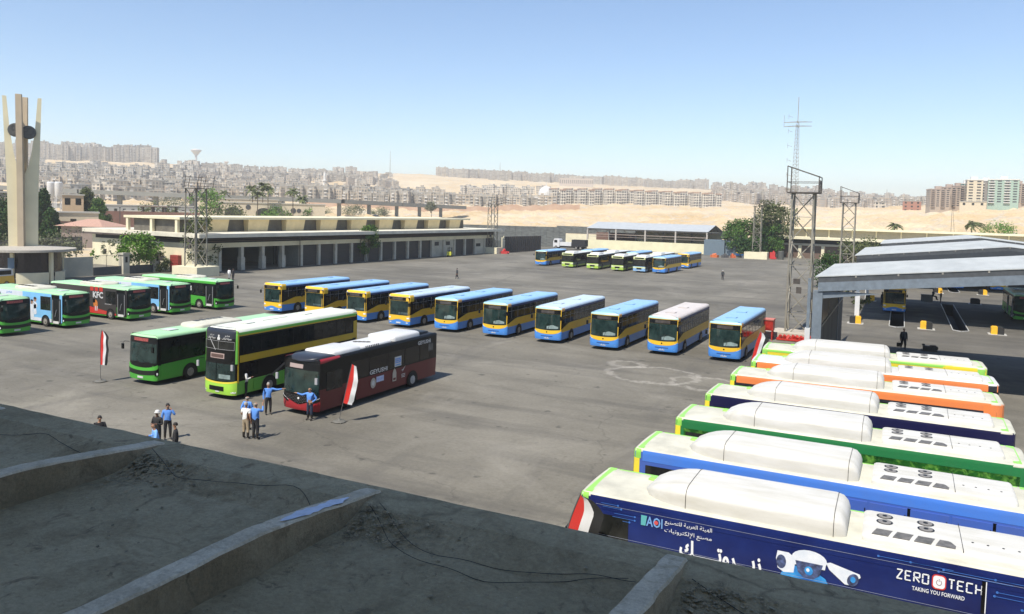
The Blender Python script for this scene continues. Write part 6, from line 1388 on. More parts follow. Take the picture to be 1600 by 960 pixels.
def palm(pos, h, label, seed=1, spread=2.6, group=None, wind=0, m=None):
    rnd = random.Random(seed); t = empty('palm_tree', pos, 0, label, 'palm', group); mb = MB(); mb.use(TRK); tx = rnd.uniform(-.3, .3)
    pts = [Vector((tx*(k/6)**2, 0, h*k/6)) for k in range(7)]
    for k in range(6): mb.tube(pts[k], pts[k+1], .24-.015*k, 8, .22-.015*k)
    mb.build('trunk', parent=t); top = pts[-1]; mb = MB(); mb.use(m or F3)
    for k in range(26):
        a = 6.283*k/26+rnd.uniform(-.1, .1); el = rnd.uniform(-.2, 1.25); L = spread*rnd.uniform(.85, 1.1); d = Vector((math.cos(a), math.sin(a), 0)); prev = top; pp = []
        for s in range(9):
            q = s/8; p = top+d*L*q*math.cos(el*(1-q*.2))+Vector((wind*q*q*L*.5, 0, L*(math.sin(el)*q-.75*q*q))); pp.append(p)
        for s in range(8):
            u = (pp[s+1]-pp[s]).normalized(); sd_ = u.cross(Vector((0, 0, 1))).normalized(); w0 = .34*math.sin(math.pi*min(1, .25+s/9))*spread/2.4
            mb.poly([pp[s], pp[s+1], pp[s+1]+sd_*w0*.9-Vector((0, 0, w0*.5)), pp[s]+sd_*w0-Vector((0, 0, w0*.55))]) if (s+k) % 5 else None
            mb.poly([pp[s], pp[s+1], pp[s+1]-sd_*w0*.9-Vector((0, 0, w0*.5)), pp[s]-sd_*w0-Vector((0, 0, w0*.55))]) if (s+k) % 4 else None
    mb.build('crown', parent=t, recalc=False)
    return t
def at(px, py, y): return AT(px, py, y)
tree(D(-109.5, 86.2), 5.6, 3.4, 'leafy bright green tree inside the fence by the white pier', F4, 3600, .3, .38, 34, 3)
tree(D(-102.5, 92.6), 8.8, 2.9, 'slender dusty green tree in front of the workshop end, behind the lattice mast', F3, 2400, .3, .2, 30, 5)
tree(D(-99.8, 133.2), 6.9, 2.9, 'lone tree in front of the middle of the workshop doors', F1, 4200, .3, .28, 26, 8)
tree(D(-119, 79), 6.4, 4.6, 'dusty thin tree with bare twigs behind the gatehouse wall', F5, 1500, .28, .3, 34, 11)
tree(D(-117, 72), 5.6, 3.6, 'thin dusty tree just right of the monument foot', F5, 1200, .26, .3, 30, 12)
tree(D(-113, 83), 5.2, 1.3, 'small sparse tree against the white end wall', F5, 120, .3, .5, 10, 13, trunk=.06)
tree(D(-112.5, 80.4), 3.6, 1.0, 'sparse sapling left of the sparse tree at the white end wall', F4, 90, .26, .5, 8, 14, trunk=.05)
tree(D(-107.6, 88.6), 3.0, 1.5, 'leafy shrub between the orange tree and the red cabinet', F3, 700, .26, .1, 14, 15, cat='shrub')
# trees beside the far right mast
tree(D(-34.2, 232), 14.6, 6.2, 'big broad tree whose grey green crown is topmost at the far right of the yard', F3, 4200, .5, .38, 44, 21)
tree(D(-41.0, 229), 9.2, 5.0, 'bright green tree left of the small far mast', F1, 5200, .45, .2, 40, 22)
tree(D(-33.0, 229), 8.4, 4.6, 'green tree right behind the small far mast', F1, 3400, .42, .2, 30, 23)
tree(D(-31.5, 246), 13.2, 4.6, 'thin crowned tree at the right of the tree group', F3, 1100, .45, .45, 26, 24)
tree(D(-37.8, 221.5), 4.6, 4.2, 'dark shaded tree low under the tree group', F2, 2600, .4, .1, 26, 25)
tree(D(-10.0, 139), 5.0, 3.6, 'round dense green bush behind the first shed roof', F2, 4200, .3, .05, 34, 26, cat='shrub')
tree(D(-6.6, 150), 8.2, 4.0, 'airy olive tree between the second lattice mast and the shed roofs', F3, 1700, .3, .4, 26, 27)
tree(D(-4.2, 99.0), 4.4, 1.3, 'small plant glimpsed left of the white shed column', F3, 500, .22, .3, 12, 28, cat='shrub')
tree(AT(1560, 365, 260)-Vector((0, 0, 5)), 7.6, 6.2, 'green treetop above the topmost shed roof at the right', F4, 2600, .4, .1, 30, 29)
# beyond the yard, left side
BGT = [(10, 350, 190, 10, 5, F2, 'dark green tree at the left edge left of the monument', 'round'), (68, 346, 200, 12.6, 3.4, F2, 'tall dark green cypress-like tree right of the monument', 'cone'), (80, 346, 190, 8, 3.2, F2, 'short dark tree beside the tall one right of the monument', 'cone'),
       (134, 352, 235, 13.2, 4.8, F3, 'tall grey green conifer left of the workshop roof', 'cone'), (154, 352, 230, 10.8, 4.2, F1, 'mid green conifer right of the taller grey one', 'cone'), (110, 356, 215, 4.4, 3.5, F5, 'dusty shrub below the orange house', 'round'),
       (322, 345, 300, 13.6, 5.6, F4, 'bright green tree behind the lattice mast by the workshop', 'round'), (352, 345, 300, 8.5, 7.5, F3, 'dusty bushy tree right of the bright green one', 'round'), (250, 335, 300, 8.5, 7, F3, 'olive trees by the far canopy', 'round'),
       (273, 322, 560, 9, 10, F5, 'grey green tree under the elevated road', 'round'), (478, 338, 330, 9.0, 4.2, F4, 'round bright bush before the cream hall', 'round'), (428, 338, 325, 7.8, 6, F4, 'low bright bush left of the round one', 'round'),
       (552, 334, 600, 7, 9, F3, 'olive scrub on the sand, left of two clumps', 'round'), (592, 332, 620, 5, 8, F3, 'olive scrub on the sand, right clump', 'round'), (503, 326, 620, 5, 9, F3, 'olive scrub near the brick wall', 'round'),
       (674, 334, 540, 13.5, 3.4, F5, 'lone slim tree with a small round crown on the sand', 'round'), (1083, 352, 330, 3.6, 3.0, F2, 'small dark bush behind the far shed roof', 'round'), (1030, 352, 345, 1.8, 5, F5, 'low dusty scrub behind the far shed roof', 'round'),
       (428, 305, 520, 9, 7, F3, 'greenish tree among the palms', 'round'), (575, 318, 900, 8, 9, F6, 'reddish flowering tree among the far blocks', 'round'), (612, 318, 900, 9, 8, F4, 'yellow green tree among the far blocks', 'round'), (1575, 322, 560, 12, 20, F2, 'dark tree mass at the foot of the green tower', 'round'), (1540, 325, 560, 9, 14, F1, 'green trees right of the cream tower', 'round')]
# ================================================================ terrain, yard and far city
PXC = [0, 100, 220, 330, 430, 530, 660, 800, 950, 1110, 1200, 1290, 1400, 1500, 1600]
RC = [260, 400, 600, 720, 850, 1000, 1150, 1400, 1700, 2100, 2800]
UP = [[-55, -35, -20, -8, 10, 18, 27, 45, 57, 60, 50], [-55, -35, -20, -8, 8, 17, 26, 44, 57, 60, 50], [-55, -35, -20, -8, 8, 16, 26, 43, 56, 60, 50], [-55, -35, -20, -8, 6, 14, 22, 35, 46, 52, 45],
      [-55, -35, -22, -8, 6, 12, 20, 33, 43, 50, 44], [-55, -35, -20, -8, 2, 8, 17, 33, 43, 50, 44], [-55, -35, -21, -10, 0, 6, 14, 30, 44, 51, 44], [-55, -34, -16, -6, 3, 6, 18, 33, 42, 46, 40], [-55, -34, -14, -2, 8, 12, 18, 30, 38, 42, 36],
      [-55, -32, -12, 0, 7, 12, 16, 28, 36, 39, 34], [-55, -30, -10, 0, 6, 10, 13, 23, 32, 37, 33], [-55, -30, -8, 3, 7, 10, 13, 21, 29, 34, 30], [-52, -25, 0, 12, 15, 16, 18, 22, 27, 30, 28], [-50, -18, 12, 20, 21, 21, 20, 20, 22, 24, 22], [-50, -14, 20, 27, 28, 27, 25, 24, 24, 25, 22]]
def hterr(x, y):
    r = math.hypot(x, y)
    if y <= 0.35*abs(x): c = .5; px = 0 if x < 0 else 1600
    else: px = 800+FPX*x/y; px = max(0, min(1600, px))
    c = 1/math.hypot(1, (px-800)/FPX)
    i = max(k for k in range(len(PXC)-1) if PXC[k] <= px or k == 0); fx = (px-PXC[i])/(PXC[i+1]-PXC[i])
    if r < RC[0]: return 0.0
    j = 0
    while j < len(RC)-2 and RC[j+1] < r: j += 1
    fr = min(1, (r-RC[j])/(RC[j+1]-RC[j])); fx = max(0, min(1, fx))
    def Z(a, b): return UP[a][b]/FPX*RC[b]*c+CAM_H
    z0 = Z(i, j)*(1-fx)+Z(i+1, j)*fx; z1 = Z(i, j+1)*(1-fx)+Z(i+1, j+1)*fx
    z = z0*(1-fr)+z1*fr
    k = min(1, max(0, (r-260)/60)); return z*k+0*(1-k)
def gz(x, y):
    z = hterr(x, y); r = math.hypot(x, y)
    if r > 290:
        a = min(1, (r-290)/80); z += a*(noise.noise(Vector((x/38, y/38, 0)))*2.2+noise.noise(Vector((x/11, y/11, 5)))*1.0+abs(noise.noise(Vector((x/22, y/22, 3))))*2.2+max(0, noise.noise(Vector((x/90, y/90, 9))))*3.0+(max(0, noise.noise(Vector((x/7, y/7, 2)))-.08)*3.4+max(0, .3-abs(noise.noise(Vector((x/26, y/26, 6)))))*3.2)*min(1, max(0, (r-340)/60))*(1 if r < 950 else .6))
    return z-.05
SAND = mottled('desert_sand', (.5, .36, .19), (.6, .49, .33), (.46, .42, .36), (.012, .07, .6), .95, .5, 0, (.2, .16, .1), .3)
def terrain():
    rs = [0]+[6*k for k in range(1, 56)]; r = rs[-1]
    while r < 3600: r *= (1.0095 if r < 950 else 1.022); rs.append(r)
    az = [R(a*.3) for a in range(-130, 131)]; a = R(39)
    rest = [R(39+ (282)*k/60) for k in range(1, 60)]; az = az+rest   # azimuth from +y, clockwise
    n = len(az); V = []; Fc = []
    for rr in rs:
        for t in az:
            x, y = rr*math.sin(t), rr*math.cos(t); z = gz(x, y)
            u, v = x*E1.x+y*E1.y, x*E2.x+y*E2.y
            if -126 < u < 66 and -36 < v < 256: z = -2.6
            V.append((x, y, z))
    for j in range(len(rs)-1):
        for i in range(n): k = (i+1) % n; Fc.append((j*n+i, j*n+k, (j+1)*n+k, (j+1)*n+i))
    me = bpy.data.meshes.new('terrain'); me.from_pydata(V, [], Fc); me.materials.append(SAND); me.polygons.foreach_set('use_smooth', [True]*len(me.polygons)); me.update()
    o = bpy.data.objects.new('terrain', me); COL.objects.link(o); tag(o, kind='structure')
    import bmesh
    bm = bmesh.new(); bm.from_mesh(me); bmesh.ops.remove_doubles(bm, verts=bm.verts[:], dist=.01); bmesh.ops.recalc_face_normals(bm, faces=bm.faces[:]); bm.to_mesh(me); bm.free()
    if me.polygons[10].normal.z < 0: me.flip_normals()
terrain()
def yard_material():
    m = bpy.data.materials.new('yard_asphalt'); m.use_nodes = True; n = m.node_tree; L = n.links; b = n.nodes['Principled BSDF']; b.inputs['Roughness'].default_value = .88; b.inputs['Specular IOR Level'].default_value = .3
    N = n.nodes.new; tc = N('ShaderNodeTexCoord'); obj = tc.outputs['Object']
    def noi(scale, det=6, rough=.6, st=None, dist=0):
        x = N('ShaderNodeTexNoise'); x.inputs['Scale'].default_value = scale; x.inputs['Detail'].default_value = det; x.inputs['Roughness'].default_value = rough; x.inputs['Distortion'].default_value = dist
        if st: mp = N('ShaderNodeMapping'); mp.inputs['Scale'].default_value = st; L.new(obj, mp.inputs[0]); L.new(mp.outputs[0], x.inputs['Vector'])
        else: L.new(obj, x.inputs['Vector'])
        return x.outputs[0]
    def ramp(src, p0, p1, c0=(0, 0, 0), c1=(1, 1, 1)):
        r_ = N('ShaderNodeValToRGB'); r_.color_ramp.elements[0].position = p0; r_.color_ramp.elements[1].position = p1; r_.color_ramp.elements[0].color = (*c0, 1); r_.color_ramp.elements[1].color = (*c1, 1); L.new(src, r_.inputs[0]); return r_.outputs[0]
    def mix(a, b_, f, mode='MIX'):
        x = N('ShaderNodeMix'); x.data_type = 'RGBA'; x.blend_type = mode
        for s, v in ((x.inputs[6], a), (x.inputs[7], b_)):
            if isinstance(v, tuple): s.default_value = (*v, 1)
            else: L.new(v, s)
        if isinstance(f, float): x.inputs[0].default_value = f
        else: L.new(f, x.inputs[0])
        return x.outputs[2]
    def math_(op, a, b_=None, c=None):
        x = N('ShaderNodeMath'); x.operation = op
        for i, v in enumerate((a, b_, c)):
            if v is None: continue
            if isinstance(v, (int, float)): x.inputs[i].default_value = v
            else: L.new(v, x.inputs[i])
        return x.outputs[0]
    base = ramp(noi(.07, 8, .62), .36, .64, (.112, .103, .083), (.198, .183, .15))
    sx = N('ShaderNodeSeparateXYZ'); L.new(obj, sx.inputs[0]); U, Vv = sx.outputs[0], sx.outputs[1]
    # concrete slabs near the office, worn tarmac beyond
    near = ramp(math_('ADD', math_('MULTIPLY', Vv, -.02), noi(.15, 4)), -.35, .15)
    conc = ramp(noi(.35, 9, .65), .3, .7, (.19, .176, .138), (.298, .276, .222))
    col = mix(base, conc, near)
    fine = ramp(noi(5, 8, .7), .3, .7, (.82, .82, .82), (1.12, 1.12, 1.12)); col = mix(col, fine, 1.0, 'MULTIPLY')
    streak = ramp(noi(.5, 6, .6, (.12, 1.0, 1)), .5, .72); col = mix(col, (.075, .07, .062), math_('MULTIPLY', streak, .7))
    streak2 = ramp(noi(.35, 7, .6, (1.0, .16, 1), 1.0), .55, .75); col = mix(col, (.09, .084, .075), math_('MULTIPLY', streak2, .6))
    dust = ramp(noi(.12, 9, .7, None, 1.5), .52, .75); col = mix(col, (.3, .28, .24), math_('MULTIPLY', dust, .4))
    spots = math_('MAXIMUM', ramp(noi(1.1, 3, .5), .66, .72), math_('MULTIPLY', ramp(noi(3.2, 4, .55), .68, .74), .7)); col = mix(col, (.035, .033, .03), math_('MULTIPLY', spots, .55))
    # cracks
    vo = N('ShaderNodeTexVoronoi'); vo.feature = 'DISTANCE_TO_EDGE'; vo.inputs['Scale'].default_value = .055; mp = N('ShaderNodeMapping'); L.new(obj, mp.inputs[0])
    wob = N('ShaderNodeTexNoise'); wob.inputs['Scale'].default_value = .6; wob.inputs['Detail'].default_value = 8; L.new(obj, wob.inputs['Vector']); va = N('ShaderNodeVectorMath'); va.operation = 'MULTIPLY_ADD'; L.new(wob.outputs[1], va.inputs[0]); va.inputs[1].default_value = (3, 3, 0); L.new(mp.outputs[0], va.inputs[2]); L.new(va.outputs[0], vo.inputs['Vector'])
    cr = ramp(vo.outputs['Distance'], .0004, .0022, (1, 1, 1), (0, 0, 0)); col = mix(col, (.04, .037, .032), math_('MULTIPLY', cr, .3))
    # slab joints along the depot grid
    def joint(c, per, w, off=0.0):
        f = math_('FRACT', math_('DIVIDE', math_('ADD', c, math_('MULTIPLY', wob.outputs[0], .12)), per)); return math_('LESS_THAN', math_('ABSOLUTE', math_('SUBTRACT', f, .5)), w/per)
    jt = math_('MAXIMUM', joint(U, 6.1, .022), joint(Vv, 7.4, .018)); jw = ramp(noi(.4, 4), .42, .6)
    col = mix(col, (.05, .046, .038), math_('MULTIPLY', math_('MULTIPLY', jt, jw), near))
    # one long open crack in front of the gas buses
    cw = math_('ABSOLUTE', math_('SUBTRACT', math_('ADD', U, math_('MULTIPLY', math_('SUBTRACT', wob.outputs[0], .5), .9)), -9.15)); ck = math_('MULTIPLY', math_('LESS_THAN', cw, .05), math_('LESS_THAN', Vv, 44)); col = mix(col, (.02, .018, .015), math_('MULTIPLY', ck, .9))
    # pale spilt-powder rings on the ground
    for (pu, pv, rad, wd, st) in ((-15.5, 54.5, 3.2, .4, .95), (-11.6, 53.8, 2.3, .32, .8), (-18.3, 57.4, 1.3, .55, .9)):
        vd = N('ShaderNodeVectorMath'); vd.operation = 'DISTANCE'; sc_ = N('ShaderNodeMapping'); sc_.inputs['Location'].default_value = (-pu, -pv*1.15, 0); sc_.inputs['Scale'].default_value = (1, 1.15, 1); L.new(obj, sc_.inputs[0]); L.new(sc_.outputs[0], vd.inputs[0]); vd.inputs[1].default_value = (0, 0, 0)
        dd = math_('ADD', vd.outputs[1], math_('MULTIPLY', math_('SUBTRACT', noi(.5, 5), .5), 2.4)); rg = math_('SUBTRACT', 1.0, math_('DIVIDE', math_('ABSOLUTE', math_('SUBTRACT', dd, rad)), wd)); rg = math_('MAXIMUM', rg, 0.0)
        rg = math_('MULTIPLY', rg, ramp(noi(1.6, 8, .7), .4, .62)); col = mix(col, (.46, .43, .38), math_('MINIMUM', math_('MULTIPLY', rg, st), .3))
    # oily dark bays by shed and yellow row; shed floor ones paint shade too
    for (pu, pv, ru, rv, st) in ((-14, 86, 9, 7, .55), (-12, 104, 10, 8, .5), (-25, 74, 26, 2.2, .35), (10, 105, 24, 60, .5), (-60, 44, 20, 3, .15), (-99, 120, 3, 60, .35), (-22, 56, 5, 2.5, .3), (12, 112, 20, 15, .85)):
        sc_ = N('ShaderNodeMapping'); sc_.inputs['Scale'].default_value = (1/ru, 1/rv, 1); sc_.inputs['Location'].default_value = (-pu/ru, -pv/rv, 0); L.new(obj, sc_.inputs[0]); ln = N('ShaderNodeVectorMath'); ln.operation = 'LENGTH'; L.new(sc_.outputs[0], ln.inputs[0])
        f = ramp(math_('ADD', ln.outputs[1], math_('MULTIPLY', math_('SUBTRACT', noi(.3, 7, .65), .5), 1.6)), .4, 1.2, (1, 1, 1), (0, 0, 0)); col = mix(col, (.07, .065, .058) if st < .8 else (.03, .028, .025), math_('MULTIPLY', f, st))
    L.new(col, b.inputs['Base Color']); bp = N('ShaderNodeBump'); bp.inputs['Distance'].default_value = .01; bp.inputs['Strength'].default_value = .6; L.new(noi(7, 8, .7), bp.inputs['Height']); L.new(bp.outputs[0], b.inputs['Normal'])
    return m
def yard():
    us = sorted(set([-136, 70]+[x for a, b, _, _ in PITS for x in (a, b)])); vs = sorted(set([-40, 268]+[x for _, _, a, b in PITS for x in (a, b)]))
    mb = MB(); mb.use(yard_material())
    for i in range(len(us)-1):
        for j in range(len(vs)-1):
            um, vm = (us[i]+us[i+1])/2, (vs[j]+vs[j+1])/2
            if any(a < um < b and c < vm < d for a, b, c, d in PITS): continue
            mb.poly([(us[i], vs[j], 0), (us[i+1], vs[j], 0), (us[i+1], vs[j+1], 0), (us[i], vs[j+1], 0)])
    o = mb.build('yard_ground'); o.rotation_euler = (0, 0, A0); tag(o, kind='structure')
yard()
for k, (px, py, dd, h, r_, fm, lb, shp) in enumerate(BGT):
    p = AT(px, 300, dd); z = gz(p.x, p.y); top = None
    tree((p.x, p.y, z), h*1.05, r_*1.15, lb, fm, 1800 if dd > 250 else 8000, .6 if dd > 250 else .42, .08 if 'lone' not in lb else .6, 30 if dd > 250 else 80, 40+k, shp)
# palms
for k, (px, dd, h, l) in enumerate(((395, 330, 17, 'tall palm at the left of the palm group'), (410, 325, 18, 'tall palm left of the two close ones'), (419, 322, 16.5, 'palm close beside the tall one'), (458, 320, 15.5, 'palm in front of the hall wall with the round emblem'), (472, 335, 13, 'shorter palm right of the hall'), (402, 300, 14, 'shaggy palm behind the workshop roof'), (350, 380, 14, 'palm behind the canopy left of the hall'))):
    p = AT(px, 320, dd); palm((p.x, p.y, gz(p.x, p.y)), h, l, k+1, 4.6, 'palms beside the cream hall')
for px, dd, h, l, wnd, sp in ((1398, 262, 6.5, 'palm with a symmetric crown behind the long cream building', 0, 3.4), (1518, 255, 7.0, 'wind-blown palm at the right behind the shed roofs', 1.3, 4.2)):
    p = AT(px, 360, dd); z = AT(px, 352 if px < 1500 else 350, dd).z; palm((p.x, p.y, 0), z, l, 9, sp, wind=wnd)
# ---- generic apartment block with real window bands
def wallmat(name, c, win=(.12, .115, .105), sx=.34, sz=.33, dens=.5):
    if name in MATS: return MATS[name]
    m = bpy.data.materials.new(name); m.use_nodes = True; n = m.node_tree; L = n.links; b = n.nodes['Principled BSDF']; b.inputs['Roughness'].default_value = .9
    N = n.nodes.new; tc = N('ShaderNodeTexCoord'); br = N('ShaderNodeTexBrick'); sp = N('ShaderNodeSeparateXYZ'); cb = N('ShaderNodeCombineXYZ'); L.new(tc.outputs['Object'], sp.inputs[0]); ad = N('ShaderNodeMath'); L.new(sp.outputs[0], ad.inputs[0]); L.new(sp.outputs[1], ad.inputs[1]); L.new(ad.outputs[0], cb.inputs[0]); L.new(sp.outputs[2], cb.inputs[1])
    L.new(cb.outputs[0], br.inputs['Vector']); br.offset = 0; br.inputs['Scale'].default_value = 1; br.inputs['Brick Width'].default_value = 1/sx; br.inputs['Row Height'].default_value = 1/sz; br.inputs['Mortar Size'].default_value = dens; br.inputs['Mortar Smooth'].default_value = 0
    br.inputs['Color1'].default_value = (*win, 1); br.inputs['Color2'].default_value = (*[min(1, q*3.0+.05) for q in win], 1); br.inputs['Mortar'].default_value = (*c, 1)
    nz = N('ShaderNodeTexNoise'); nz.inputs['Scale'].default_value = .15; nz.inputs['Detail'].default_value = 6; L.new(tc.outputs['Object'], nz.inputs['Vector']); cr = N('ShaderNodeValToRGB'); cr.color_ramp.elements[0].color = (.75, .75, .75, 1); cr.color_ramp.elements[1].color = (1.15, 1.12, 1.08, 1); cr.color_ramp.elements[0].position = .3; cr.color_ramp.elements[1].position = .7; L.new(nz.outputs[0], cr.inputs[0])
    mx = N('ShaderNodeMix'); mx.data_type = 'RGBA'; mx.blend_type = 'MULTIPLY'; mx.inputs[0].default_value = 1; L.new(br.outputs['Color'], mx.inputs[6]); L.new(cr.outputs[0], mx.inputs[7]); L.new(mx.outputs[2], b.inputs['Base Color'])
    MATS[name] = m; return m
WM = [wallmat('block_wall_grey', (.36, .32, .26)), wallmat('block_wall_beige', (.46, .39, .3)), wallmat('block_wall_pale', (.58, .52, .43)), wallmat('block_wall_dun', (.33, .27, .21)), wallmat('block_wall_brick', (.3, .17, .11))]
CPL = paint('city_roof', (.4, .38, .33), var=.15); BALC = paint('balcony_white', (.62, .6, .56))
def block_proto(w_, d_, h_, m, kind):
    t = empty('apartment_block'); mb = MB(); mb.use(m)
    if kind == 0:      # slab with stair towers
        mb.box(-w_/2, w_/2, -d_/2, d_/2, -8, h_)
        for x in (-w_/4, w_/4): mb.box(x-1.6, x+1.6, -d_/2-1.2, -d_/2, -8, h_+2.4)
    elif kind == 1:    # H plan with deep recess
        mb.box(-w_/2, -w_*.12, -d_/2, d_/2, -8, h_); mb.box(w_*.12, w_/2, -d_/2, d_/2, -8, h_*.97); mb.box(-w_*.12, w_*.12, -d_*.2, d_*.3, -8, h_+2)
    else:              # stepped
        mb.box(-w_/2, w_*.1, -d_/2, d_/2, -8, h_); mb.box(w_*.1, w_/2, -d_/2+1.5, d_/2, -8, h_*.86); mb.box(-w_*.2, 0, -1, d_/2-1, h_, h_+2.6)
    wall_ = mb
    mb = MB(); mb.use(CPL)
    mb.box(-w_/2-.2, (w_/2 if kind == 0 else (-w_*.12 if kind == 1 else w_*.1))+.2, -d_/2-.2, d_/2+.2, h_, h_+.5)
    if kind: mb.box((w_*.12 if kind == 1 else w_*.1)-.2, w_/2+.2, -d_/2-.2+(1.5 if kind == 2 else 0), d_/2+.2, h_*(.97 if kind == 1 else .86), h_*(.97 if kind == 1 else .86)+.5)
    mb.build('roof', parent=t)
    mb = wall_; mb.use(BALC)
    for f in range(1, max(2, int(h_/3))):
        z = f*3.0
        for x in ((-w_*.35, w_*.3) if kind else (-w_*.4, -w_*.05, w_*.4)): mb.box(x-1.3, x+1.3, -d_/2-1.1, -d_/2, z-.1, z+.8)
    mb.build('wall', parent=t); return t
rnd = random.Random(11); protos = {}
def proto(zone, k, dims):
    key = (zone, k)
    if key not in protos:
        w_, d_, h_, m, kind = dims[k % len(dims)]; protos[key] = [block_proto(w_, d_, h_, m, kind), 0]; bpy.context.view_layer.update()
    return protos[key]
COLN = {'block_wall_grey': 'grey', 'block_wall_beige': 'beige', 'block_wall_pale': 'pale', 'block_wall_dun': 'dun brown', 'block_wall_brick': 'brick red'}
def zone(name, n, px0, px1, r0, r1, dims, where, group, jit=.15, rows=None, face=None, up=0):
    pts = []
    for i in range(n):
        px = px0+(px1-px0)*((i+.5+rnd.uniform(-.4, .4))/n) if rows is None else px0+(px1-px0)*(((i % (n//rows))+.5+rnd.uniform(-jit, jit))/(n//rows))
        rr = rnd.uniform(r0, r1) if rows is None else r0+(r1-r0)*(i//(n//rows))/max(1, rows-1)+rnd.uniform(-15, 15)
        a = math.atan((px-800)/FPX); x, y = rr*math.sin(a), rr*math.cos(a); pts.append((x, y, a))
    for x, y, a in pts:
        k = rnd.randrange(len(dims)); pr = proto(name, k, dims)
        if pr[1] == 0: o = pr[0]
        else: o = copy_tree(pr[0])
        pr[1] += 1; o.location = (x, y, hterr(x, y)-.5+up); o.rotation_euler = (0, 0, (-a if face is None else face)+rnd.choice((0, 0, .25, -.3))+(rnd.uniform(-.1, .1)))
        s = rnd.uniform(.88, 1.14); o.scale = (s, s, rnd.uniform(.88, 1.15))
        tag(o, '%s apartment block %s' % (COLN[dims[k][3].name], where), 'apartment block', group)
W0, W1, W2_, W3, W4 = WM
zone('A', 26, -10, 235, 1780, 1950, [(46, 14, 30, W0, 0), (30, 14, 33, W0, 0), (24, 18, 36, W2_, 1)], 'standing in the skyline row on the left ridge', 'blocks in the skyline row on the left ridge')
zone('B', 48, -10, 300, 1120, 1330, [(26, 14, 15, W0, 0), (20, 18, 20, W2_, 1), (24, 16, 14, W1, 2)], 'in the dense housing on the left hillside', 'dense blocks on the left hillside', rows=3)
zone('C', 40, 60, 440, 760, 980, [(28, 14, 13, W0, 2), (20, 12, 15, W1, 1), (24, 12, 11, W3, 2), (16, 14, 14, W2_, 1)], 'in the nearer housing behind the elevated road', 'nearer blocks behind the elevated road', rows=3)
zone('D', 36, 290, 560, 1450, 1800, [(26, 14, 16, W0, 2), (20, 14, 19, W2_, 1), (30, 14, 14, W0, 0)], 'on the hazy slope right of the water tower', 'blocks on the hazy slope by the water tower', rows=3)
zone('E', 30, 410, 690, 860, 1080, [(22, 14, 15, W0, 1), (18, 14, 17, W1, 2), (24, 12, 14, W0, 0)], 'in the row with white balconies beyond the brick wall', 'balconied blocks beyond the brick wall', rows=2)
zone('J', 13, 690, 860, 860, 960, [(22, 14, 12, W0, 1), (20, 14, 13, W1, 0)], 'low at the foot of the bare sandy hill', 'blocks at the foot of the sandy hill')
zone('G', 7, 725, 850, 1180, 1260, [(30, 14, 13, W2_, 2), (22, 14, 15, W2_, 1)], 'in the white estate left of the domed building', 'white blocks left of the domed building')
zone('F', 30, 682, 1105, 1900, 2060, [(44, 14, 20, W0, 0), (30, 14, 22, W1, 0)], 'in the long skyline row on the plateau', 'blocks in the skyline row on the plateau')
zone('H', 44, 1110, 1300, 1250, 2150, [(24, 16, 18, W3, 2), (18, 16, 22, W0, 1), (26, 14, 15, W3, 0)], 'in the hazy brown city at the right', 'blocks in the hazy brown city', rows=4)
zone('K', 18, 1300, 1450, 1200, 2000, [(24, 16, 13, W3, 2), (18, 16, 15, W0, 1)], 'low in the haze left of the tall right-hand blocks', 'low blocks in the haze', rows=3)
# the beige estate of paired towers in the middle distance
EST = [wallmat('estate_wall_cream', (.68, .64, .55), (.1, .09, .08), .5, .33, .42), ]
for i in range(12):
    px = 868+i*22+rnd.uniform(-2, 2); rr = 905+(i % 2)*40+rnd.uniform(-8, 8); a = math.atan((px-800)/FPX); x, y = rr*math.sin(a), rr*math.cos(a)
    if i == 0:
        et = empty('estate_tower'); mb = MB(); mb.use(EST[0]); mb.box(-5.6, -1.4, -6, 6, -8, 19); mb.box(1.4, 5.6, -6, 6, -8, 18); mb.box(-1.4, 1.4, -3, 4, -8, 20.5); ew = mb
        mb = MB(); mb.use(mat('estate_cornice', (.36, .22, .15), .9)); mb.box(-5.9, -1.1, -6.3, 6.3, 19, 20); mb.box(1.1, 5.9, -6.3, 6.3, 18, 19); mb.build('cornice', parent=et)
        mb = ew; mb.use(mat('estate_window_band', (.06, .05, .045), .5))
        for xx in (-4.4, -2.6, 2.6, 4.4):
            for f in range(6): mb.box(xx-.5, xx+.5, -6.06, -6.0, 1.0+f*3, 2.6+f*3)
        mb.use(BALC); 
        for f in range(1, 6): mb.box(-1.3, 1.3, -4.4, -3, f*3.1-.1, f*3.1+.8)
        mb.build('wall', parent=et); bpy.context.view_layer.update(); o = et
    else: o = copy_tree(et)
    o.location = (x, y, hterr(x, y)-1-.012*i*20*.1); o.rotation_euler = (0, 0, -a+.3); o.scale = (1.45, 1.1, 1.08-.012*i)
    tag(o, 'cream tower with a brown cornice in the estate below the plateau', 'apartment block', 'paired cream towers of the estate')
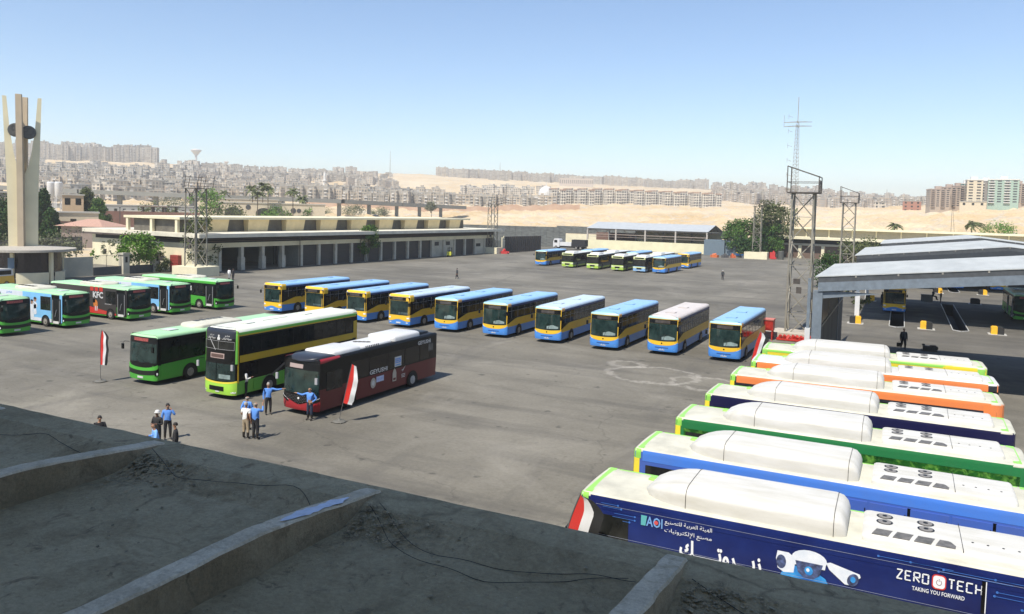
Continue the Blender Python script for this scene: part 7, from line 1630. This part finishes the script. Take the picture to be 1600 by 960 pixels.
def simple_building(px, dd, w_, d_, h_, m, label, cat='building', name='house', base=None, roofm=None, rz=0, wins=True, floors=3):
    a = math.atan((px-800)/FPX); y = dd*math.cos(a); x = dd*math.sin(a); z = hterr(x, y) if base is None else base
    t = empty(name, (x, y, z), -a+rz, label, cat); mb = MB(); mb.use(m); mb.box(-w_/2, w_/2, -d_/2, d_/2, -6, h_); mb.build('wall', parent=t)
    mb = MB(); mb.use(roofm or CPL); mb.box(-w_/2-.3, w_/2+.3, -d_/2-.3, d_/2+.3, h_, h_+.4); mb.build('roof', parent=t)
    if wins:
        nx = max(2, int(w_/4)); mb = MB(); mb.use(GLASS); mb.box(-.7, .7, -.05, .0, 0, h_/floors*.45); me = None
        for f in range(floors):
            for k in range(nx):
                if me is None: o = mb.build('window', parent=t); me = o.data
                else: o = bpy.data.objects.new('window', me); COL.objects.link(o); o.parent = t
                o.location = (-w_/2+(k+.5)*w_/nx, -d_/2, (f+.35)*h_/floors)
    return t
# right-hand hill: tall individual blocks
def tall(px, dd, w_, d_, ytop, ybase, wall, trim, label, rz=0, floors=9, bands=True, cols=4):
    a = math.atan((px-800)/FPX); yy = dd*math.cos(a); zb = AT(px, ybase, yy).z; zt = AT(px, ytop, yy).z; h_ = zt-zb; x = dd*math.sin(a)
    t = empty('tower_block', (x, yy, zb), -a+rz, label, 'tower block'); mb = MB(); mb.use(wall); mb.box(-w_/2, w_/2, -d_/2, d_/2, -8, h_); mb.build('wall', parent=t)
    mb = MB(); mb.use(trim); mb.box(-w_/2-.3, w_/2+.3, -d_/2-.3, d_/2+.3, h_, h_+.6); mb.box(-2, 2, -1, 3, h_+.6, h_+2.6); mb.build('roof', parent=t)
    fh = h_/floors
    def inst(nm, m, dims, spots):
        mb = MB(); mb.use(m); mb.box(*dims); me = None
        for p_ in spots:
            if me is None: o = mb.build(nm, parent=t); me = o.data
            else: o = bpy.data.objects.new(nm, me); COL.objects.link(o); o.parent = t
            o.location = p_
    cw = w_/cols
    inst('window', mat('tower_window', (.04, .04, .045), .3), (-cw*.26, cw*.26, -.06, 0, 0, fh*.45), [(-w_/2+(k+.5)*cw, -d_/2, f*fh+fh*.35) for f in range(floors) for k in range(cols)])
    inst('window', mat('tower_window', (.04, .04, .045), .3), (-.06, 0, -.9, .9, 0, fh*.45), [(-w_/2, -d_/2+(k+.5)*d_/3, f*fh+fh*.35) for f in range(floors) for k in range(3)])
    if bands: inst('balcony', trim, (-cw*.42, cw*.42, -1.1, 0, 0, fh*.31), [(-w_/2+(k+.5)*cw, -d_/2, f*fh+fh*.02) for f in range(floors) for k in range(0, cols, 2)])
    return t
BRN = paint('tower_brown', (.36, .29, .23), var=.15); TRB = paint('tower_trim_brown', (.38, .3, .25)); GRNW = paint('tower_green', (.3, .4, .33), var=.1); TEA = paint('tower_teal', (.15, .3, .27), var=.2); TCR = paint('tower_cream', (.55, .47, .34), var=.08); TGR = paint('tower_grey', (.27, .25, .23), var=.1)
tall(1461, 610, 12, 14, 297, 324, BRN, TRB, 'leftmost brown block of the right-hand hill', .2)
tall(1478, 615, 11, 14, 294, 323, BRN, TRB, 'second brown block from the left on the right-hand hill', .2)
tall(1492, 618, 9, 14, 292, 323, TGR, TRB, 'grey brown block left of the teal one on the right-hand hill', .2)
tall(1505, 622, 8, 14, 288, 322, TEA, BALC, 'narrow teal balconied block left of the cream tower', .1)
tall(1516, 600, 9, 12, 282.5, 322, TCR, BALC, 'slim cream tower with dark vertical window strips', .1, bands=False, cols=2)
tall(1534, 608, 13, 12, 284, 323, TGR, BALC, 'grey block with white balcony bands and brick top, right of the cream tower', .0, cols=2)
tall(1562, 600, 17, 12, 282, 318, GRNW, BALC, 'pale green tower with white balconies on the right-hand hill', .0)
tall(1585, 620, 10, 12, 289, 318, BRN, TRB, 'brown block just right of the green tower', .3)
tall(1600, 640, 9, 12, 292, 318, paint('tower_brick', (.3, .15, .11)), TRB, 'reddish block cut by the right edge of the picture', .0)
simple_building(1516, 590, 15, 9, 3.4, TCR, 'white podium below the cream tower on the right-hand hill', 'podium', 'podium', base=AT(1516, 326, 560).z, wins=True, floors=1)
simple_building(1371, 800, 10, 10, 8.5, WM[2], 'small cream block alone at the edge of the right sand field', 'house', 'house', floors=3)
simple_building(1421, 700, 13, 11, 8.5, paint('brick_house', (.33, .15, .1)), 'red brick house alone at the edge of the right sand field', 'house', 'house', floors=3)
simple_building(897, 1650, 70, 20, 17, paint('plateau_hall', (.5, .42, .35)), 'wide pinkish public building with tall bays on the plateau', 'building', 'public_building', floors=1)
# mosque dome
p = AT(853, 310, 930); t = empty('domed_building', (p.x, p.y, hterr(p.x, p.y)), 0, 'white domed building at the left of the cream estate', 'domed building'); mb = MB(); mb.use(BALC); mb.box(-14, 14, -10, 10, -5, 11); mb.build('wall', parent=t)
mb = MB(); mb.use(BALC); mb.lathe([(9, 11), (9, 15), (8.4, 18), (6.4, 21), (3.4, 23), (.6, 24), (.2, 28)], 20); mb.build('dome', parent=t, smooth=50)
# minaret-like slim tower in the left housing
p = AT(507, 300, 900); t = empty('minaret', (p.x, p.y, hterr(p.x, p.y)), 0, 'slim pale minaret among the left housing', 'minaret'); mb = MB(); mb.use(BALC); mb.lathe([(2.2, -4), (2.0, 22), (3, 22.5), (3, 23.5), (1.6, 24), (1.4, 29), (.1, 34)], 10); mb.build('shaft', parent=t)
# water towers
for px, yt, dd, s, l in ((305, 233, 1820, 1.0, 'tall goblet-shaped water tower on the left skyline'), (352, 252, 1900, .45, 'small distant water tower right of the tall one')):
    a = math.atan((px-800)/FPX); x, y = dd*math.sin(a), dd*math.cos(a); z = hterr(x, y); zt = AT(px, yt, y).z; h_ = zt-z
    t = empty('water_tower', (x, y, z), 0, l, 'water tower'); mb = MB(); mb.use(BALC); mb.lathe([(2.6, -5), (2.0, h_*.55), (2.4, h_*.68)], 14); mb.build('stem', parent=t, smooth=50)
    mb = MB(); mb.use(BALC); rr = 10*s+1; mb.lathe([(2.4, h_*.66), (rr*.75, h_*.84), (rr, h_*.9), (rr, h_*.95), (rr*.5, h_*1.0), (.8, h_*1.02)], 22); mb.build('tank', parent=t, smooth=50)
# distant thin masts and the guyed radio mast
for px, yt, dd, l in ((607, 236, 1700, 'hair-thin mast on the sandy skyline'), (778, 254, 1900, 'faint mast on the plateau skyline'), (1153, 285, 1900, 'faint mast right of the plateau'), (1381, 296, 1500, 'thin mast in the hazy right city')):
    a = math.atan((px-800)/FPX); x, y = dd*math.sin(a), dd*math.cos(a); z = hterr(x, y); h_ = AT(px, yt, y).z-z; mb = MB(); mb.use(GALV); mb.tube((0, 0, -3), (0, 0, h_), 1.0, 5, .35); o = mb.build('radio_mast'); o.location = (x, y, z); tag(o, l, 'mast')
rm = empty('radio_tower', Vector((96.8, 271.6, 0)), A0, 'tall guyed lattice radio tower with a cross arm near its top', 'radio tower'); H_ = 47.6
mb = MB(); mb.use(GALV); cs = [(-1.1, -.7), (1.1, -.7), (0, 1.2)]
for c in cs: mb.tube((c[0]*1.6, c[1]*1.6, 0), (c[0]*.45, c[1]*.45, H_-4), .07, 4)
n = 34
for k in range(n):
    za, zb = (H_-4)*k/n, (H_-4)*(k+1)/n; f = lambda z: 1.6-(1.15)*z/(H_-4)
    for i in range(3):
        a, b = cs[i], cs[(i+1) % 3]; mb.tube((a[0]*f(za), a[1]*f(za), za), (b[0]*f(zb), b[1]*f(zb), zb), .04, 3); mb.tube((a[0]*f(za), a[1]*f(za), za), (b[0]*f(za), b[1]*f(za), za), .035, 3)
mb.build('lattice', parent=rm)
mb = MB(); mb.use(GALV); mb.tube((0, 0, H_-4), (0, 0, H_+5), .12, 5); 
for z in (H_-5, H_-3.6): mb.tube((-4.6, 0, z), (4.6, 0, z), .13, 4); mb.tube((0, -3, z), (0, 3, z), .1, 4); mb.tube((-4.5, 0, z), (0, -3, z), .06, 4); mb.tube((4.5, 0, z), (0, -3, z), .06, 4)
mb.tube((-4.5, 0, H_-5), (-4.5, 0, H_-1), .08, 4); mb.build('antenna_arm', parent=rm)
mb = MB(); mb.use(GALV)
for k in range(9): z = H_*.12+k*5; mb.tube((-1.6, 0, z), (-3.0, 0, z+.5), .08, 4); mb.tube((-3.0, 0, z-.5), (-3.0, 0, z+1.2), .06, 4)
mb.box(-3.2, 1.2, -1, 1, 21, 21.3); mb.build('side_aerial', parent=rm)
# slim power pole and hut on the right sand
for (px, dd, h_, l) in ((1487, 300, 11, 'thin twin-legged pole on the sand at the right'), (600, 380, 7, 'thin lamp post on the sand beyond the workshop roof'), (187, 240, 9, 'thin lamp post on the sand left of the workshop')):
    p = AT(px, 340, dd); mb = MB(); mb.use(RUST); mb.tube((0, 0, 0), (0, 0, h_), .09, 5, .06); mb.tube((1.4 if px == 1487 else 0, 0, 0), (.2, 0, h_), .07, 5, .05); mb.box(-.2, .3, -.1, .1, h_-.1, h_+.15); o = mb.build('pole'); o.location = (p.x, p.y, gz(p.x, p.y)); tag(o, l, 'pole')
# elevated road
def road():
    P_ = [AT(-120, 283, 500), AT(0, 290, 500), AT(130, 296.5, 495), AT(300, 303, 500), AT(530, 312, 540), AT(620, 317, 580), AT(720, 322, 640)]
    mb = MB(); mb.use(mat('bridge_concrete', (.2, .2, .18), .9, var=.1, scale=.1))
    for a, b in zip(P_, P_[1:]):
        d = (b-a).normalized(); nr = Vector((-d.y, d.x, 0)).normalized()*6
        q = [a-nr, b-nr, b+nr, a+nr]; i = mb.vs(q+[p-Vector((0, 0, 2.6)) for p in q])
        for f in ((0, 1, 2, 3), (7, 6, 5, 4), (0, 4, 5, 1), (2, 6, 7, 3)): mb.face([i+k for k in f])
        n = int((b-a).length/30)+1
        for k in range(n): c = a+(b-a)*(k/n); g0 = hterr(c.x, c.y); mb.box(c.x-1.2, c.x+1.2, c.y-1.2, c.y+1.2, min(g0, c.z-3)-2, c.z-2.5)
    o = mb.build('elevated_road'); tag(o, kind='structure')
road()
# cream hall with arches, canopy, silos, houses and walls beyond the yard on the left
hl = simple_building(425, 345, 42, 12, 11.4, TCR, 'long cream hall with round emblems behind the palms', 'hall', 'hall', wins=False, base=.0)
mb = MB(); mb.use(INT)
for x in (-15.5, -3.5):
    pts = [(x-3.2, 4), (x+3.2, 4)]+[(x+3.2*math.cos(q), 7.4+2.2*math.sin(q)) for q in [math.pi*k/10 for k in range(11)]]; mb.prism(pts, 6.0, 6.06, T=lambda p: Vector((p.x, -p.z, p.y)))
mb.build('arched_window', parent=hl); mb = MB(); mb.use(mat('emblem_dark', (.05, .05, .05), .6))
for x, r_ in ((-9.6, 1.0), (8.2, 1.1), (10.4, .9)): mb.lathe([(r_, -6.12), (r_, -6.0)], 16, (x, 0, 9.8 if x < 0 else 8.8), 'y')
mb.build('emblem', parent=hl)
simple_building(372, 380, 34, 10, 13.0, TCR, 'flat cream building behind the hall and palms', wins=False, base=0)
cn = empty('canopy', tuple(AT(250, 330, 262)*1.0)[:2]+(0,), -.35, 'dark flat canopy on thin posts standing on the sand', 'canopy'); mb = MB(); mb.use(mat('canopy_brown', (.16, .12, .09), .8)); mb.box(-6, 6, -3, 3, 9.4, 9.75); mb.build('roof', parent=cn)
for x in (-5, -1, 4.5): mb = MB(); mb.use(RUST); mb.box(x-.25, x+.25, -2.6, -2.1, 0, 9.4); mb.box(x-.25, x+.25, 2.1, 2.6, 0, 9.4); mb.build('post', parent=cn)
for px, l in ((79.5, 'left one of two white storage silos'), (91.5, 'right one of two white storage silos')):
    p = AT(px, 305, 262); t = empty('silo', (p.x, p.y, 0), 0, l, 'silo'); zb, zt = AT(px, 306, 262).z, AT(px, 285.5, 262).z; mb = MB(); mb.use(WHITE); mb.lathe([(.3, zb-1.2), (1.15, zb), (1.2, zt), (.9, zt+.25)], 20); mb.build('tank', parent=t, smooth=40); mb = MB(); mb.use(WHITE)
    for a in range(4): mb.tube((math.cos(a*1.57)*1.1, math.sin(a*1.57)*1.1, 0), (math.cos(a*1.57)*1.1, math.sin(a*1.57)*1.1, zb+.5), .12, 5)
    mb.build('leg', parent=t)
simple_building(113, 262, 5.4, 6, 12.4, paint('orange_house', (.5, .36, .22)), 'orange brick house with a pale flat roof right of the silos', 'house', 'house', base=0, floors=3)
simple_building(5, 235, 8, 7, 12.5, paint('tan_house', (.33, .27, .2)), 'tan house with white window frames at the left edge', 'house', 'house', base=0, floors=3)
simple_building(100, 245, 16, 8, 7.6, TCR, 'low cream house below the silos', 'house', 'house', base=0, floors=1)
simple_building(200, 470, 90, 14, 8.5, paint('grey_shed_wall', (.3, .3, .28)), 'long grey industrial hall under the elevated road', 'hall', 'hall', base=0, floors=1)
simple_building(255, 440, 36, 12, 6.0, BALC, 'low white buildings right of the grey hall', 'building', 'building', base=0, floors=1)
# pyramid roofed pavilion
p = AT(146, 350, 190); t = empty('pavilion', (p.x, p.y, 0), -.2, 'pavilion with a low pink hipped roof left of the workshop', 'pavilion'); mb = MB(); mb.use(paint('pavilion_wall', (.2, .16, .14))); mb.box(-5.5, 5.5, -4, 4, 0, 5.0); mb.build('wall', parent=t)
mb = MB(); mb.use(mat('pink_tile_roof', (.4, .24, .18), .85, var=.15)); i = mb.vs([(-6.6, -5, 5.0), (6.6, -5, 5.0), (6.6, 5, 5.0), (-6.6, 5, 5.0), (-1.5, 0, 6.7), (1.5, 0, 6.7)])
for f in ((0, 1, 5, 4), (1, 2, 5), (2, 3, 4, 5), (3, 0, 4), (3, 2, 1, 0)): mb.face([i+k for k in f])
mb.build('roof', parent=t)
def pxwall(name, pa, pb, h, m, label, cat='wall', th=.5):
    a, b = pa, pb; d = Vector((b[0]-a[0], b[1]-a[1], 0)); mb = MB(); mb.use(m); mb.box(0, d.length, -th/2, th/2, -3, h); o = mb.build(name); o.location = (a[0], a[1], max(hterr(a[0], a[1]), 0)); o.rotation_euler = (0, 0, math.atan2(d.y, d.x)); return tag(o, label, cat)
RBW = mat('red_brown_wall2', (.15, .08, .06), .9, var=.15, scale=.2)
a, b = AT(160, 340, 250), AT(312, 340, 255); pxwall('brown_wall', a, b, 7.4, RBW, 'dark red brown wall crossing the sand behind the workshop')
a, b = AT(60, 350, 200), AT(112, 352, 205); pxwall('brown_wall', a, b, 5.6, mat('pinkish_wall', (.25, .15, .11), .9, var=.2, scale=.3), 'pinkish brown wall below the dark conifers')
BRK = mat('brick_boundary', (.42, .27, .18), .9, scale=.12, col2=(.5, .36, .26), detail=4)
mb = MB(); mb.use(BRK); prev = None
for k in range(44):
    px = 476+k*10; yt = 318+(px-476)*.0135; q = AT(px, yt, 740); q.z = gz(q.x, q.y)+4.6
    if prev is not None:
        d = (q-prev); nr = Vector((-d.y, d.x, 0)).normalized()*.25; z0 = Vector((0, 0, -9)); i = mb.vs([prev-nr+z0, q-nr+z0, q-nr, prev-nr, prev+nr+z0, q+nr+z0, q+nr, prev+nr])
        for f in ((0, 1, 2, 3), (7, 6, 5, 4), (3, 2, 6, 7)): mb.face([i+j for j in f])
    prev = q
tag(mb.build('brick_wall'), 'long pale brick boundary wall across the sand field', 'wall')
a, b = AT(-20, 400, 150), AT(128, 395, 178); pxwall('garden_fence', a, b, 3.0, mat('fence_dark', (.1, .1, .09), .8, var=.3, scale=.4), 'dark garden fence behind the monument', 'fence', .2)
# tiny rooftop tank and vent details on the long workshop
# the rest of the hillside housing, beyond the 300 blocks built one by one
rnd = random.Random(77); mb = MB()
for (n_, a0, a1, r0, r1, hh) in ((330, -20, 480, 1020, 1360, 11), (170, 250, 620, 1300, 1850, 12), (120, 1110, 1460, 1200, 2100, 12), (60, 520, 700, 950, 1150, 11), (60, 690, 1110, 2060, 2180, 17)):
    for k in range(n_):
        px = rnd.uniform(a0, a1); rr = rnd.uniform(r0, r1); a = math.atan((px-800)/FPX); x, y = rr*math.sin(a), rr*math.cos(a); z = hterr(x, y); th = -a+rnd.uniform(-.6, .6); w_, d_, h_ = rnd.uniform(7, 15), rnd.uniform(6, 9), hh*rnd.uniform(.5, 1.25)
        mb.use(rnd.choice(WM[:4])); Mx = Matrix.Translation((x, y, z))@Matrix.Rotation(th, 4, 'Z'); mb.box(-w_/2, w_/2, -d_/2, d_/2, -8, h_, T=lambda p: Mx@p)
        mb.use(CPL); mb.box(-w_/2-.1, w_/2+.1, -d_/2-.1, d_/2+.1, h_, h_+.4, T=lambda p: Mx@p)
        if rnd.random() < .5: mb.use(WM[1]); mb.box(-1.5, 1.5, -1.5, 1.5, h_+.4, h_+2.6, T=lambda p: Mx@p)
tag(mb.build('distant_housing'), 'mass of small houses filling the hazy hillsides', 'housing', kind='stuff')
# ================================================================ haze
mb = MB(); mb.box(-4200, 4200, -700, 4200, -30, 185); hz = mb.build('haze'); hm = bpy.data.materials.new('haze_air'); hm.use_nodes = True; nt2 = hm.node_tree
for n_ in list(nt2.nodes):
    if n_.type == 'BSDF_PRINCIPLED': nt2.nodes.remove(n_)
pv = nt2.nodes.new('ShaderNodeVolumePrincipled'); pv.inputs['Color'].default_value = (.9, .92, .93, 1); pv.inputs['Density'].default_value = .00026; pv.inputs['Anisotropy'].default_value = .25
nt2.links.new(pv.outputs[0], nt2.nodes['Material Output'].inputs['Volume']); hz.data.materials.clear(); hz.data.materials.append(hm); tag(hz, 'thin pale haze over the city', 'haze', kind='stuff')
